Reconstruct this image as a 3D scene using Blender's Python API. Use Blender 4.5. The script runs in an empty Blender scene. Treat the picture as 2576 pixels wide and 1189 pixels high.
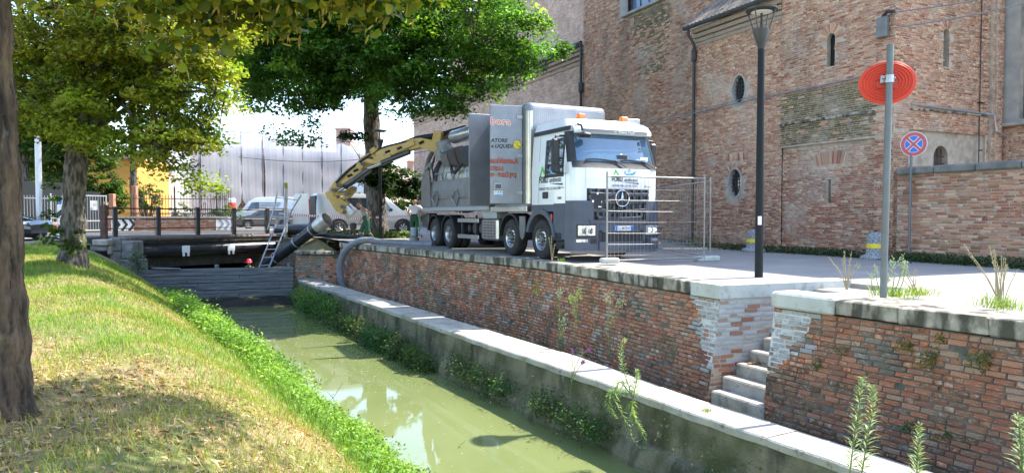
import bpy, math, random
import numpy as np
from mathutils import Vector, Matrix
from mathutils.geometry import tessellate_polygon
random.seed(7); rng = np.random.default_rng(7)
S = bpy.context.scene
COL = S.collection
# ------------------------------------------------ camera, world, sun, exposure
CH, F, CX, CY = 1.15, 1751.0, 1287.5, 594.5
PITCH = math.atan((CY - 541.0) / F)
cam_d = bpy.data.cameras.new("camera"); cam = bpy.data.objects.new("camera", cam_d); COL.objects.link(cam)
cam_d.sensor_width = 36.0; cam_d.lens = 36.0 * F / 2575.0; cam_d.clip_start = 0.05; cam_d.clip_end = 3000
cam.location = (0, 0, CH); cam.rotation_euler = (math.pi / 2 - PITCH, 0, 0)
S.camera = cam
SUN_EL = math.radians(54); SUN_AZ = math.atan2(0.928, 0.371)
sun_dir = Vector((math.cos(SUN_EL) * math.sin(SUN_AZ), math.cos(SUN_EL) * math.cos(SUN_AZ), math.sin(SUN_EL)))
world = bpy.data.worlds.new("World"); S.world = world; world.use_nodes = True
wn = world.node_tree; wn.nodes.clear()
sky = wn.nodes.new("ShaderNodeTexSky"); sky.sky_type = 'NISHITA'; sky.sun_disc = False
sky.sun_elevation = SUN_EL; sky.sun_rotation = SUN_AZ; sky.air_density = 1.0; sky.dust_density = 0.7; sky.ozone_density = 1.0
bg = wn.nodes.new("ShaderNodeBackground"); bg.inputs[1].default_value = 0.15
wo = wn.nodes.new("ShaderNodeOutputWorld")
wn.links.new(sky.outputs[0], bg.inputs[0]); wn.links.new(bg.outputs[0], wo.inputs[0])
sun_d = bpy.data.lights.new("sun", 'SUN'); sun_d.energy = 3.1; sun_d.angle = math.radians(0.55); sun_d.color = (1.0, 0.95, 0.86)
sun = bpy.data.objects.new("sun", sun_d); COL.objects.link(sun)
sun.rotation_euler = sun_dir.to_track_quat('Z', 'Y').to_euler()
S.view_settings.view_transform = 'Standard'; S.view_settings.look = 'None'
S.view_settings.exposure = 2.05; S.view_settings.gamma = 1.0; S.view_settings.use_curve_mapping = False
S.render.engine = 'CYCLES'
S.cycles.max_bounces = 6; S.cycles.diffuse_bounces = 3; S.cycles.glossy_bounces = 3; S.cycles.transmission_bounces = 4
S.cycles.transparent_max_bounces = 8; S.cycles.caustics_reflective = False; S.cycles.caustics_refractive = False
S.cycles.use_denoising = True

# picture measurements (2575 px wide view of the photograph) -> points of the place
RC = Matrix.Rotation(math.pi / 2 - PITCH, 3, 'X')
def ray(u, v): return RC @ Vector(((u - CX) / F, -(v - CY) / F, -1.0))
def PZ(u, v, z):
    d = ray(u, v); t = (z - CH) / d.z
    return Vector((d.x * t, d.y * t, z))
def PY(u, v, Y):
    d = ray(u, v); t = Y / d.y
    return Vector((d.x * t, Y, CH + d.z * t))
def proj(p):
    q = RC.transposed() @ (Vector(p) - Vector((0, 0, CH)))
    if q.z > -0.05: return (-9999, -9999, 1)
    return (CX + F * q.x / -q.z, CY - F * q.y / -q.z, -q.z)

# ------------------------------------------------ mesh helpers
class MB:
    """collects shapes; build() links them as ONE mesh object"""
    def __init__(s): s.v = []; s.f = []
    def add(s, vs, fs):
        o = len(s.v); s.v += [tuple(x) for x in vs]; s.f += [tuple(i + o for i in f) for f in fs]; return s
    def box(s, c, d, M=None):
        x, y, z = d[0] / 2, d[1] / 2, d[2] / 2
        vs = [Vector(p) for p in ((-x,-y,-z),(x,-y,-z),(x,y,-z),(-x,y,-z),(-x,-y,z),(x,-y,z),(x,y,z),(-x,y,z))]
        if M is not None: vs = [M @ p for p in vs]
        c = Vector(c)
        return s.add([p + c for p in vs], [(0,3,2,1),(4,5,6,7),(0,1,5,4),(1,2,6,5),(2,3,7,6),(3,0,4,7)])
    def b2(s, a, b):
        return s.box([(a[i] + b[i]) / 2 for i in range(3)], [abs(b[i] - a[i]) for i in range(3)])
    def cbox(s, c, d, r=0.02, M=None):
        """box with chamfered edges"""
        x, y, z = d[0] / 2, d[1] / 2, d[2] / 2; r = min(r, x * .9, y * .9, z * .9); vs = []; idx = {}
        for sx in (-1, 1):
            for sy in (-1, 1):
                for sz in (-1, 1):
                    for k, p in enumerate(((x, y - r, z - r), (x - r, y, z - r), (x - r, y - r, z))):
                        idx[(sx, sy, sz, k)] = len(vs); vs.append(Vector((sx * p[0], sy * p[1], sz * p[2])))
        fs = []
        I = lambda a, b, c, k: idx[(a, b, c, k)]
        for q in (-1, 1):
            fs.append([I(q,-1,-1,0), I(q,1,-1,0), I(q,1,1,0), I(q,-1,1,0)]); fs.append([I(-1,q,-1,1), I(1,q,-1,1), I(1,q,1,1), I(-1,q,1,1)])
            fs.append([I(-1,-1,q,2), I(1,-1,q,2), I(1,1,q,2), I(-1,1,q,2)])
            for w in (-1, 1):
                fs.append([I(q,w,-1,0), I(q,w,1,0), I(q,w,1,1), I(q,w,-1,1)]); fs.append([I(q,-1,w,0), I(q,1,w,0), I(q,1,w,2), I(q,-1,w,2)])
                fs.append([I(-1,q,w,1), I(1,q,w,1), I(1,q,w,2), I(-1,q,w,2)])
                for e in (-1, 1): fs.append([I(q,w,e,0), I(q,w,e,1), I(q,w,e,2)])
        out = []
        for f in fs:
            a, b, c_ = vs[f[0]], vs[f[1]], vs[f[2]]
            if (b - a).cross(c_ - a).dot(sum((vs[i] for i in f), Vector())) < 0: f = f[::-1]
            out.append(tuple(f))
        if M is not None: vs = [M @ p for p in vs]
        c = Vector(c)
        return s.add([p + c for p in vs], out)
    def cyl(s, a, b, r0, r1=None, n=12, caps=True):
        return s.tube([a, b], [r0, r0 if r1 is None else r1], n, caps)
    def tube(s, pts, r, n=8, caps=True):
        P = [Vector(p) for p in pts]
        R = r if hasattr(r, '__len__') else [r] * len(P)
        vs = []; fs = []; ref = None
        for i, p in enumerate(P):
            t = (P[min(i + 1, len(P) - 1)] - P[max(i - 1, 0)])
            if t.length < 1e-9: t = Vector((0, 0, 1))
            t.normalize()
            if ref is None: ref = Vector((0, 0, 1)) if abs(t.z) < .9 else Vector((1, 0, 0))
            x = ref.cross(t)
            if x.length < 1e-5: x = Vector((0, 1, 0)).cross(t)
            x.normalize(); y = t.cross(x); ref = y.cross(x) * -1 if False else ref
            for k in range(n):
                a = 2 * math.pi * k / n; vs.append(p + (x * math.cos(a) + y * math.sin(a)) * R[i])
        for i in range(len(P) - 1):
            for k in range(n):
                a = i * n + k; b = i * n + (k + 1) % n; fs.append((a, b, b + n, a + n))
        if caps: fs.append(tuple(range(n - 1, -1, -1))); fs.append(tuple(range((len(P) - 1) * n, len(P) * n)))
        return s.add(vs, fs)
    def lathe(s, prof, M=None, n=24, close=False):
        """profile (r, h) turned about the local Z axis"""
        vs = []; fs = []
        for r, h in prof:
            for k in range(n):
                a = 2 * math.pi * k / n; vs.append(Vector((r * math.cos(a), r * math.sin(a), h)))
        m = len(prof)
        for i in range(m if close else m - 1):
            j = (i + 1) % m
            for k in range(n): fs.append((i * n + k, i * n + (k + 1) % n, j * n + (k + 1) % n, j * n + k))
        if M is not None: vs = [M @ p for p in vs]
        return s.add(vs, fs)
    def prism(s, poly, M, d, bev=0):
        """2-D polygon in the XY of M, extruded from 0 to d along Z of M"""
        n = len(poly); vs = [M @ Vector((p[0], p[1], 0)) for p in poly] + [M @ Vector((p[0], p[1], d)) for p in poly]
        ar = sum(poly[i][0] * poly[(i + 1) % n][1] - poly[(i + 1) % n][0] * poly[i][1] for i in range(n))
        fs = [tuple(range(n - 1, -1, -1)), tuple(range(n, 2 * n))] + [(i, (i + 1) % n, n + (i + 1) % n, n + i) for i in range(n)]
        if (ar < 0) != (d < 0): fs = [f[::-1] for f in fs]
        return s.add(vs, fs)
    def grid(s, fn, us, vs_, flip=False):
        n = len(vs_); V = [fn(u, v) for u in us for v in vs_]; fs = []
        for i in range(len(us) - 1):
            for j in range(n - 1):
                f = (i * n + j, (i + 1) * n + j, (i + 1) * n + j + 1, i * n + j + 1); fs.append(f[::-1] if flip else f)
        return s.add(V, fs)
    def mesh(s, name, mat=None, smooth=False):
        me = bpy.data.meshes.new(name); me.from_pydata(s.v, [], s.f)
        if mat: me.materials.append(mat)
        if smooth: me.shade_smooth()
        me.update(); return me
    def build(s, name, mat, parent=None, smooth=False, loc=None, rot=None, bevel=0, auto=None, **kw):
        o = link(name, s.mesh(name, mat, smooth or bool(auto)), parent, loc, rot)
        if auto: o.data.set_sharp_from_angle(angle=math.radians(auto))
        if bevel:
            m = o.modifiers.new("bevel", 'BEVEL'); m.width = bevel; m.segments = 2; m.limit_method = 'ANGLE'
        for k, v in kw.items(): o[k] = v
        return o
def link(name, data, parent=None, loc=None, rot=None):
    o = bpy.data.objects.new(name, data); COL.objects.link(o)
    if parent is not None:
        o.parent = parent
        if parent.get('_w'): o.matrix_parent_inverse = Matrix.Translation(-parent.location)
    if loc is not None: o.location = loc
    if rot is not None: o.rotation_euler = rot
    return o
def tag(o, label, cat, group=None, kind=None):
    if label: o['label'] = label
    if cat: o['category'] = cat
    if group: o['group'] = group
    if kind: o['kind'] = kind
    return o
ROOTS = []
def thing(name, label, cat, loc=(0, 0, 0), rotz=0, group=None, world_parts=True):
    """an Empty at the thing's base; world_parts: its parts are given in world coordinates"""
    o = bpy.data.objects.new(name, None); COL.objects.link(o); o.empty_display_size = .1
    o.location = Vector(loc); o.rotation_euler = (0, 0, rotz)
    if world_parts and rotz == 0: o['_w'] = 1; ROOTS.append(o)
    return tag(o, label, cat, group)
def structure(o): o['kind'] = 'structure'; return o
def copy_tree(o, parent=None):
    c = o.copy(); COL.objects.link(c)
    if parent is not None: c.parent = parent
    for ch in list(o.children): copy_tree(ch, c)
    return c
def frame(o, x, y, z=None):
    x = Vector(x).normalized(); y = Vector(y).normalized(); z = x.cross(y)
    M = Matrix.Identity(4)
    for i, c in enumerate((x, y, z)):
        for k in range(3): M[k][i] = c[k]
    M.translation = Vector(o); return M
def np_mesh(name, V, Fq, mat, col=None, smooth=False):
    """mesh from numpy vertices, fixed-size faces and optional per-vertex colour"""
    me = bpy.data.meshes.new(name); V = np.asarray(V, np.float32); Fq = np.asarray(Fq, np.int32); k = Fq.shape[1]
    me.vertices.add(len(V)); me.vertices.foreach_set('co', V.ravel())
    me.loops.add(Fq.size); me.loops.foreach_set('vertex_index', Fq.ravel())
    me.polygons.add(len(Fq)); me.polygons.foreach_set('loop_start', np.arange(0, Fq.size, k, dtype=np.int32))
    if col is not None:
        a = me.color_attributes.new('col', 'FLOAT_COLOR', 'POINT'); c = np.ones((len(V), 4), np.float32); c[:, :3] = col
        a.data.foreach_set('color', c.ravel())
    me.materials.append(mat); me.update(calc_edges=True)
    if smooth: me.shade_smooth()
    return me

# ------------------------------------------------ materials
def mat(name, c, c2=None, scale=4.0, ramp=(.35, .65), rough=.6, metal=0.0, bump=0.0, bscale=40.0, attr=False, layer=(), spec=.5,
        stretch=(1, 1, 1), detail=6.0, coat=0.0, bdist=.02, wave=None):
    """Principled material: colour c..c2 by noise, further patch layers (colour, scale, lo, hi, amount[, stretch])"""
    m = bpy.data.materials.new(name); m.use_nodes = True; nt = m.node_tree; N = nt.nodes; L = nt.links
    p = N['Principled BSDF']; p.inputs['Roughness'].default_value = rough; p.inputs['Metallic'].default_value = metal
    p.inputs['Specular IOR Level'].default_value = spec; p.inputs['Coat Weight'].default_value = coat
    tc = N.new('ShaderNodeTexCoord')
    def noise(sc, st=(1, 1, 1), det=detail):
        mp = N.new('ShaderNodeMapping'); mp.inputs['Scale'].default_value = st; L.new(tc.outputs['Object'], mp.inputs[0])
        n = N.new('ShaderNodeTexNoise'); n.inputs['Scale'].default_value = sc; n.inputs['Detail'].default_value = det
        L.new(mp.outputs[0], n.inputs[0]); return n.outputs[0]
    def rampn(src, lo, hi):
        r = N.new('ShaderNodeMapRange'); r.inputs[1].default_value = lo; r.inputs[2].default_value = hi; L.new(src, r.inputs[0]); return r.outputs[0]
    def mix(fac, a, b, mode='MIX'):
        x = N.new('ShaderNodeMix'); x.data_type = 'RGBA'; x.blend_type = mode
        for sock, val in ((x.inputs[0], fac), (x.inputs[6], a), (x.inputs[7], b)):
            if hasattr(val, 'is_linked'): L.new(val, sock)
            elif isinstance(val, (int, float)): sock.default_value = val
            else: sock.default_value = (*val, 1)
        return x.outputs[2]
    cur = tuple(c)
    if attr:
        at = N.new('ShaderNodeAttribute'); at.attribute_name = 'col'; cur = at.outputs['Color']
        if c2: cur = mix(rampn(noise(scale, stretch), *ramp), cur, mix(1.0, cur, c2, 'MULTIPLY'))
    elif c2: cur = mix(rampn(noise(scale, stretch), *ramp), c, c2)
    for ly in layer:
        f = rampn(noise(ly[1], ly[5] if len(ly) > 5 else (1, 1, 1)), ly[2], ly[3])
        mm = N.new('ShaderNodeMath'); mm.operation = 'MULTIPLY'; mm.inputs[1].default_value = ly[4]; L.new(f, mm.inputs[0])
        cur = mix(mm.outputs[0], cur, ly[0])
    if isinstance(cur, tuple): p.inputs['Base Color'].default_value = (*cur, 1)
    else: L.new(cur, p.inputs['Base Color'])
    if bump:
        b = N.new('ShaderNodeBump'); b.inputs['Strength'].default_value = bump; b.inputs['Distance'].default_value = bdist
        if wave:
            mp = N.new('ShaderNodeMapping'); mp.inputs['Scale'].default_value = wave[1]; L.new(tc.outputs['Object'], mp.inputs[0])
            ck = N.new('ShaderNodeTexVoronoi'); ck.inputs['Scale'].default_value = wave[0]; ck.inputs['Randomness'].default_value = 0.0
            L.new(mp.outputs[0], ck.inputs[0]); L.new(ck.outputs[0], b.inputs['Height'])
        else: L.new(noise(bscale, stretch), b.inputs['Height'])
        L.new(b.outputs[0], p.inputs['Normal'])
    return m
def leafmat(name, c2=(.75, .8, .6), trans=.58, rough=.42):
    m = mat(name, (1, 1, 1), c2, scale=1.2, attr=True, rough=rough, spec=.35); nt = m.node_tree; N = nt.nodes; L = nt.links
    p = N['Principled BSDF']; src = p.inputs['Base Color'].links[0].from_socket
    t = N.new('ShaderNodeBsdfTranslucent'); x = N.new('ShaderNodeMixShader'); x.inputs[0].default_value = trans
    g = N.new('ShaderNodeMix'); g.data_type = 'RGBA'; g.blend_type = 'MULTIPLY'; g.inputs[0].default_value = 1; g.inputs[7].default_value = (1.25, 1.3, .5, 1)
    L.new(src, g.inputs[6]); L.new(g.outputs[2], t.inputs[0])
    L.new(p.outputs[0], x.inputs[1]); L.new(t.outputs[0], x.inputs[2]); L.new(x.outputs[0], N['Material Output'].inputs[0]); return m
def glass(name, tint=(.02, .03, .04), rough=.03):
    return mat(name, tint, rough=rough, spec=1.0, coat=.6)
M_ = {}
M_['brick'] = mat('brick', (1, 1, 1), (.62, .58, .55), scale=22, attr=True, rough=.9, bump=.5, bscale=60, bdist=.01, spec=.2,
                  layer=[((.11, .09, .07), .55, .54, .72, .55, (1, 1, .4)), ((.54, .47, .40), .45, .54, .66, .45), ((.5, .44, .38), 2.6, .56, .72, .5), ((.52, .46, .41), 9, .6, .7, .45), ((.07, .06, .05), 6, .64, .72, .5)])
M_['brick_canal'] = mat('brick_canal', (1, 1, 1), (.55, .5, .47), scale=26, attr=True, rough=.9, bump=.8, bscale=45, bdist=.015, spec=.2,
                  layer=[((.05, .045, .03), 1.1, .52, .68, .7), ((.04, .038, .028), 8, .58, .68, .7), ((.56, .5, .42), 3.1, .56, .66, .6), ((.54, .48, .41), 14, .57, .66, .6), ((.13, .13, .035), 2.3, .58, .7, .5)])
M_['mortar'] = mat('mortar', (.52, .43, .34), (.38, .31, .24), scale=5, rough=.95, bump=.6, bscale=70, layer=[((.06, .055, .045), 1.2, .52, .7, .6)])
M_['mortar_canal'] = mat('mortar_canal', (.2, .175, .14), (.09, .08, .065), scale=5, rough=.95, bump=.8, bscale=60, layer=[((.035, .04, .02), 1.5, .5, .7, .7)])
M_['plaster'] = mat('plaster', (.40, .37, .33), (.30, .28, .26), scale=3, rough=.9, bump=.15, bscale=50)
M_['asphalt'] = mat('asphalt', (.31, .28, .25), (.25, .23, .205), scale=1.2, rough=.92, bump=.25, bscale=220, bdist=.004,
                    layer=[((.34, .32, .30), .35, .5, .7, .6), ((.15, .145, .14), 2.5, .64, .72, .35), ((.2, .19, .185), 60, .55, .62, .5)])
M_['road'] = mat('road', (.27, .265, .26), (.21, .205, .2), scale=.6, rough=.9, bump=.2, bscale=150, bdist=.004)
M_['stone'] = mat('stone', (.40, .37, .32), (.29, .26, .22), scale=3.5, rough=.85, bump=.3, bscale=30, layer=[((.12, .11, .085), 5, .54, .7, .6), ((.36, .31, .25), 1.6, .5, .65, .6), ((.09, .085, .07), 16, .6, .68, .6)])
M_['pale_stone'] = mat('pale_stone', (.52, .52, .48), (.42, .43, .40), scale=2.5, rough=.8, bump=.15, bscale=25, layer=[((.2, .2, .17), 4, .58, .72, .6), ((.3, .28, .22), 12, .56, .68, .5), ((.12, .12, .09), 2.2, .62, .72, .5)])
M_['coping'] = mat('coping', (.44, .40, .33), (.26, .23, .18), scale=6, rough=.9, bump=.8, bscale=35,
                   layer=[((.045, .04, .028), 4, .45, .58, .9, (1, 1, .35)), ((.12, .11, .05), 3, .6, .7, .5), ((.55, .53, .48), 2, .62, .7, .6)])
M_['concrete_wall'] = mat('concrete_wall', (.25, .22, .145), (.14, .125, .08), scale=2.2, rough=.92, bump=1.0, bscale=24, bdist=.03,
                   layer=[((.035, .033, .022), 2.5, .5, .66, .85, (1, 1, .4)), ((.07, .085, .025), 1.1, .5, .66, .7), ((.33, .31, .26), 5.5, .64, .7, .6)])
M_['ledge_top'] = mat('ledge_top', (.47, .44, .385), (.38, .35, .30), scale=3, rough=.9, bump=.5, bscale=40,
                   layer=[((.22, .2, .155), 1.3, .52, .66, .65), ((.1, .095, .075), 9, .6, .7, .65), ((.14, .13, .06), 3.3, .6, .7, .5), ((.42, .22, .15), 4, .72, .76, .6)])
M_['wood_grey'] = mat('wood_grey', (.21, .215, .23), (.10, .105, .115), scale=6, stretch=(.25, .25, 4), rough=.85, bump=.5, bscale=30, layer=[((.24, .24, .245), 5, .6, .72, .6, (.3, .3, 3))])
M_['black_steel'] = mat('black_steel', (.022, .02, .02), (.04, .032, .026), scale=8, rough=.5)
M_['rust_steel'] = mat('rust_steel', (.12, .06, .04), (.07, .035, .025), scale=8, rough=.75)
M_['steel'] = mat('steel', (.45, .46, .48), (.36, .37, .39), scale=10, rough=.38, metal=.85)
M_['zinc'] = mat('zinc', (.42, .43, .45), (.34, .35, .37), scale=14, rough=.5, metal=.5)
M_['alu'] = mat('alu', (.62, .62, .63), (.5, .5, .52), scale=3, rough=.3, metal=.9)
M_['checker'] = mat('checker', (.27, .28, .30), (.22, .23, .25), scale=3, rough=.38, metal=.35, bump=.7, bdist=.008, wave=(16, (1, 1, 1)))
M_['white_paint'] = mat('white_paint', (.78, .79, .81), (.74, .75, .77), scale=1.5, rough=.28, coat=.6)
M_['silver_paint'] = mat('silver_paint', (.5, .51, .53), (.46, .47, .49), scale=2, rough=.35, metal=.4, coat=.5)
M_['grey_paint'] = mat('grey_paint', (.16, .15, .15), (.13, .125, .125), scale=2, rough=.35, metal=.3, coat=.6)
M_['navy_paint'] = mat('navy_paint', (.012, .014, .022), (.016, .018, .03), scale=2, rough=.18, coat=1.0)
M_['slate_plastic'] = mat('slate_plastic', (.085, .095, .125), (.07, .078, .105), scale=3, rough=.5, spec=.4)
M_['black_plastic'] = mat('black_plastic', (.018, .018, .02), (.028, .028, .03), scale=5, rough=.55)
M_['grey_metal'] = mat('grey_metal', (.2, .2, .205), (.16, .155, .155), scale=3, rough=.5, metal=.35, layer=[((.1, .095, .09), 2, .58, .7, .5)])
M_['dark_metal'] = mat('dark_metal', (.1, .105, .12), (.08, .082, .095), scale=2, rough=.4, metal=.6)
M_['tank'] = mat('tank', (.62, .61, .58), (.5, .49, .47), scale=2, rough=.4, metal=.45, layer=[((.25, .235, .21), 1.5, .56, .72, .5)])
M_['rubber'] = mat('rubber', (.022, .021, .021), (.04, .038, .036), scale=6, rough=.85, bump=.2, bscale=80)
M_['yellow'] = mat('yellow', (.6, .40, .13), (.5, .33, .10), scale=3, rough=.5, layer=[((.16, .11, .05), 4, .6, .72, .55)])
M_['hose'] = mat('hose', (.2, .215, .25), (.16, .17, .2), scale=6, rough=.5)
M_['black_pipe'] = mat('black_pipe', (.013, .014, .02), (.03, .03, .035), scale=6, rough=.33)
M_['orange_lens'] = mat('orange_lens', (.8, .18, .01), rough=.2, coat=.6)
M_['red_lens'] = mat('red_lens', (.5, .02, .015), rough=.2, coat=.6)
M_['red_paint'] = mat('red_paint', (.72, .06, .025), (.62, .05, .022), scale=3, rough=.4, spec=.4)
M_['lamp_glass'] = mat('lamp_glass', (.75, .78, .82), (.45, .47, .5), scale=14, rough=.12, metal=.5, coat=1.0)
M_['glass'] = glass('window_glass')
M_['screen_glass'] = mat('screen_glass', (.03, .06, .10), (.05, .12, .2), scale=.9, rough=.03, spec=1.0, coat=1.0)
M_['pane'] = mat('church_pane', (.12, .17, .27), (.17, .23, .34), scale=3, rough=.15, spec=.8)
M_['frame_wood'] = mat('frame_wood', (.06, .05, .045), rough=.6)
M_['dark'] = mat('dark_void', (.012, .011, .01), rough=.95)
M_['bark'] = mat('bark', (.14, .092, .055), (.03, .021, .014), scale=9, stretch=(1.6, 1.6, .28), ramp=(.38, .62), rough=.95, bump=1.0, bscale=12, bdist=.05,
                 layer=[((.19, .18, .08), 4, .6, .7, .4), ((.2, .17, .135), 14, .62, .72, .5, (1, 1, .4))])
M_['bark_grey'] = mat('bark_grey', (.17, .145, .12), (.045, .038, .032), scale=10, ramp=(.42, .58), stretch=(1.4, 1.4, .35), rough=.95, bump=1.0, bscale=14, bdist=.04)
M_['twig'] = mat('twig', (.05, .04, .03), rough=.9)
M_['leaf'] = leafmat('leaf'); M_['grass'] = leafmat('grass_blades', (.8, .85, .7), .35, .6); M_['litter'] = leafmat('litter', (.7, .65, .6), .1, .8)
M_['soil'] = mat('soil', (.27, .19, .10), (.15, .14, .05), scale=1.1, rough=.95, bump=.8, bscale=30,
                 layer=[((.10, .14, .03), .8, .48, .6, .75), ((.30, .2, .12), 2.4, .55, .68, .6), ((.09, .06, .035), 7, .58, .7, .6)])
M_['white'] = mat('white_print', (.8, .8, .8), rough=.5); M_['black'] = mat('black_print', (.015, .015, .018), rough=.5)
M_['green_print'] = mat('green_print', (.08, .5, .08), rough=.4); M_['blue_print'] = mat('blue_print', (.08, .36, .72), rough=.4)
M_['navy_print'] = mat('navy_print', (.015, .045, .22), rough=.4); M_['orange_print'] = mat('orange_print', (.75, .13, .03), rough=.4)
M_['yellow_print'] = mat('yellow_print', (.8, .62, .02), rough=.5); M_['blue_sign'] = mat('blue_sign', (.02, .14, .6), rough=.4); M_['red_sign'] = mat('red_sign', (.5, .09, .1), rough=.5)
M_['granite'] = mat('granite', (.42, .42, .42), (.08, .08, .09), scale=55, ramp=(.47, .55), rough=.8, detail=2)
M_['chrome'] = mat('chrome', (.75, .76, .78), rough=.12, metal=1.0)
M_['brick_cornice'] = mat('brick_cornice', (.40, .31, .24), (.27, .2, .15), scale=14, stretch=(1, 1, 3), rough=.9, bump=.6, bscale=40, layer=[((.12, .11, .09), 3, .58, .72, .5)])
M_['gutter'] = mat('gutter', (.075, .095, .105), (.05, .065, .075), scale=5, rough=.5, metal=.3)
for i, c in enumerate(((.3, .25, .21), (.2, .17, .15), (.36, .28, .22))): M_['tile%d' % i] = mat('roof_tile', c, tuple(x * .6 for x in c), scale=7, rough=.9, bump=.3)
M_['grey_coping'] = mat('grey_coping', (.22, .21, .19), (.13, .125, .11), scale=4, rough=.9, bump=.5, layer=[((.24, .2, .08), 6, .64, .72, .5)])
def far_brick():
    m = mat('brick_far', (.48, .345, .265), (.38, .25, .19), scale=1.4, rough=.9, layer=[((.52, .43, .36), 3, .56, .7, .5), ((.22, .16, .13), .5, .58, .74, .5)])
    nt = m.node_tree; N = nt.nodes; L = nt.links; p = N['Principled BSDF']; src = p.inputs['Base Color'].links[0].from_socket
    tc = N.new('ShaderNodeTexCoord'); mp = N.new('ShaderNodeMapping'); mp.inputs['Rotation'].default_value = (0, 0, -math.atan2(-.902, .431)); L.new(tc.outputs['Object'], mp.inputs[0])
    sp = N.new('ShaderNodeSeparateXYZ'); L.new(mp.outputs[0], sp.inputs[0]); ad = N.new('ShaderNodeMath'); L.new(sp.outputs[0], ad.inputs[0]); L.new(sp.outputs[1], ad.inputs[1])
    cb = N.new('ShaderNodeCombineXYZ'); L.new(ad.outputs[0], cb.inputs[0]); L.new(sp.outputs[2], cb.inputs[1])
    b = N.new('ShaderNodeTexBrick'); b.inputs['Scale'].default_value = 1.0; b.inputs['Brick Width'].default_value = .28; b.inputs['Row Height'].default_value = .07; b.inputs['Mortar Size'].default_value = .007
    b.inputs['Color1'].default_value = (1.25, 1.2, 1.15, 1); b.inputs['Color2'].default_value = (.7, .68, .66, 1); b.inputs['Mortar'].default_value = (1.1, 1.15, 1.2, 1); L.new(cb.outputs[0], b.inputs[0])
    x = N.new('ShaderNodeMix'); x.data_type = 'RGBA'; x.blend_type = 'MULTIPLY'; x.inputs[0].default_value = 1; L.new(src, x.inputs[6]); L.new(b.outputs[0], x.inputs[7]); L.new(x.outputs[2], p.inputs['Base Color'])
    return m
M_['brick_far'] = far_brick()
M_['grille'] = mat('grille_grey', (.10, .108, .13), (.085, .092, .11), scale=3, rough=.7, spec=.2)
M_['checker_bright'] = mat('checker_bright', (.7, .66, .58), (.6, .57, .5), scale=3, rough=.3, metal=.85, bump=.7, bdist=.008, wave=(16, (1, 1, 1)))
M_['dark_concrete'] = mat('dark_concrete', (.085, .08, .075), (.05, .048, .045), scale=3, rough=.95, bump=.4)
M_['rust_pipe'] = mat('rust_pipe', (.13, .1, .085), (.085, .065, .055), scale=4, rough=.7)
M_['stone_dark'] = mat('stone_dark', (.24, .235, .22), (.13, .13, .12), scale=4, rough=.9, bump=.6, layer=[((.06, .065, .04), 3, .55, .7, .6)])
M_['stone_moss'] = mat('stone_moss', (.15, .16, .12), (.09, .1, .07), scale=4, rough=.95, bump=.5)
M_['mud'] = mat('mud', (.035, .03, .024), (.02, .018, .015), scale=4, rough=.8, bump=.8)
M_['ladder'] = mat('ladder_metal', (.42, .44, .47), (.3, .32, .35), scale=4, rough=.45, metal=.4)
M_['moss_yellow'] = mat('moss_yellow', (.3, .29, .06), rough=.7)
M_['teal_metal'] = mat('teal_metal', (.2, .27, .32), (.16, .22, .27), scale=8, rough=.4, metal=.4)
M_['tape_red'] = mat('tape_red', (.55, .05, .05), rough=.5)
M_['house_brown'] = mat('house_brown', (.35, .24, .17), (.28, .19, .14), scale=1, rough=.9); M_['tower_brick'] = mat('tower_brick', (.42, .27, .22), (.36, .22, .18), scale=2, rough=.9)
M_['house_cream'] = mat('house_cream', (.62, .54, .4), (.55, .48, .36), scale=1, rough=.9); M_['ochre'] = mat('ochre', (.62, .33, .07), (.55, .28, .06), scale=1, rough=.9)
M_['house_yellow'] = mat('house_yellow', (.55, .5, .25), (.5, .45, .24), scale=1, rough=.9); M_['brick_pink'] = mat('pillar_pink', (.45, .22, .14), (.4, .19, .12), scale=5, rough=.85)
M_['screen'] = mat('screen_cloth', (.02, .024, .026), rough=.9); M_['steel_pale'] = mat('steel_pale', (.55, .56, .58), (.48, .49, .52), scale=3, rough=.45, metal=.3)
def netmat():
    m = mat('netting', (.82, .81, .83), (.76, .75, .78), scale=1.5, rough=.8, layer=[((.52, .51, .55), .25, .5, .62, .5)]); nt = m.node_tree; N = nt.nodes; L = nt.links; p = N['Principled BSDF']
    t = N.new('ShaderNodeBsdfTranslucent'); t.inputs[0].default_value = (.85, .84, .86, 1); tr = N.new('ShaderNodeBsdfTransparent'); x = N.new('ShaderNodeMixShader'); x.inputs[0].default_value = .5; y = N.new('ShaderNodeMixShader'); y.inputs[0].default_value = .16
    L.new(p.outputs[0], x.inputs[1]); L.new(t.outputs[0], x.inputs[2]); L.new(x.outputs[0], y.inputs[1]); L.new(tr.outputs[0], y.inputs[2]); L.new(y.outputs[0], N['Material Output'].inputs[0]); return m
M_['netting'] = netmat()
M_['lamp_black'] = mat('lamp_black', (.010, .012, .015), (.014, .016, .019), scale=3, rough=.6, spec=.25); M_['lamp_grey'] = mat('lamp_grey', (.05, .05, .052), (.07, .07, .07), scale=4, rough=.4, metal=.3)
M_['white_rim'] = mat('white_rim', (.65, .6, .6), rough=.5); M_['galv'] = mat('galv', (.33, .31, .29), (.26, .245, .23), scale=6, rough=.5, metal=.4); M_['rust_wire'] = mat('rust_wire', (.5, .33, .24), (.4, .34, .3), scale=5, rough=.6)
M_['cable_grey'] = mat('cable_grey', (.2, .21, .23), (.14, .15, .16), scale=6, rough=.5)
M_['skin'] = mat('skin', (.42, .22, .15), (.36, .18, .12), scale=6, rough=.55); M_['overall'] = mat('overall_green', (.006, .07, .035), (.005, .055, .028), scale=5, rough=.7, bump=.3, bscale=9); M_['vest'] = mat('vest_grey', (.33, .32, .34), (.28, .27, .29), scale=6, rough=.8)
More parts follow.
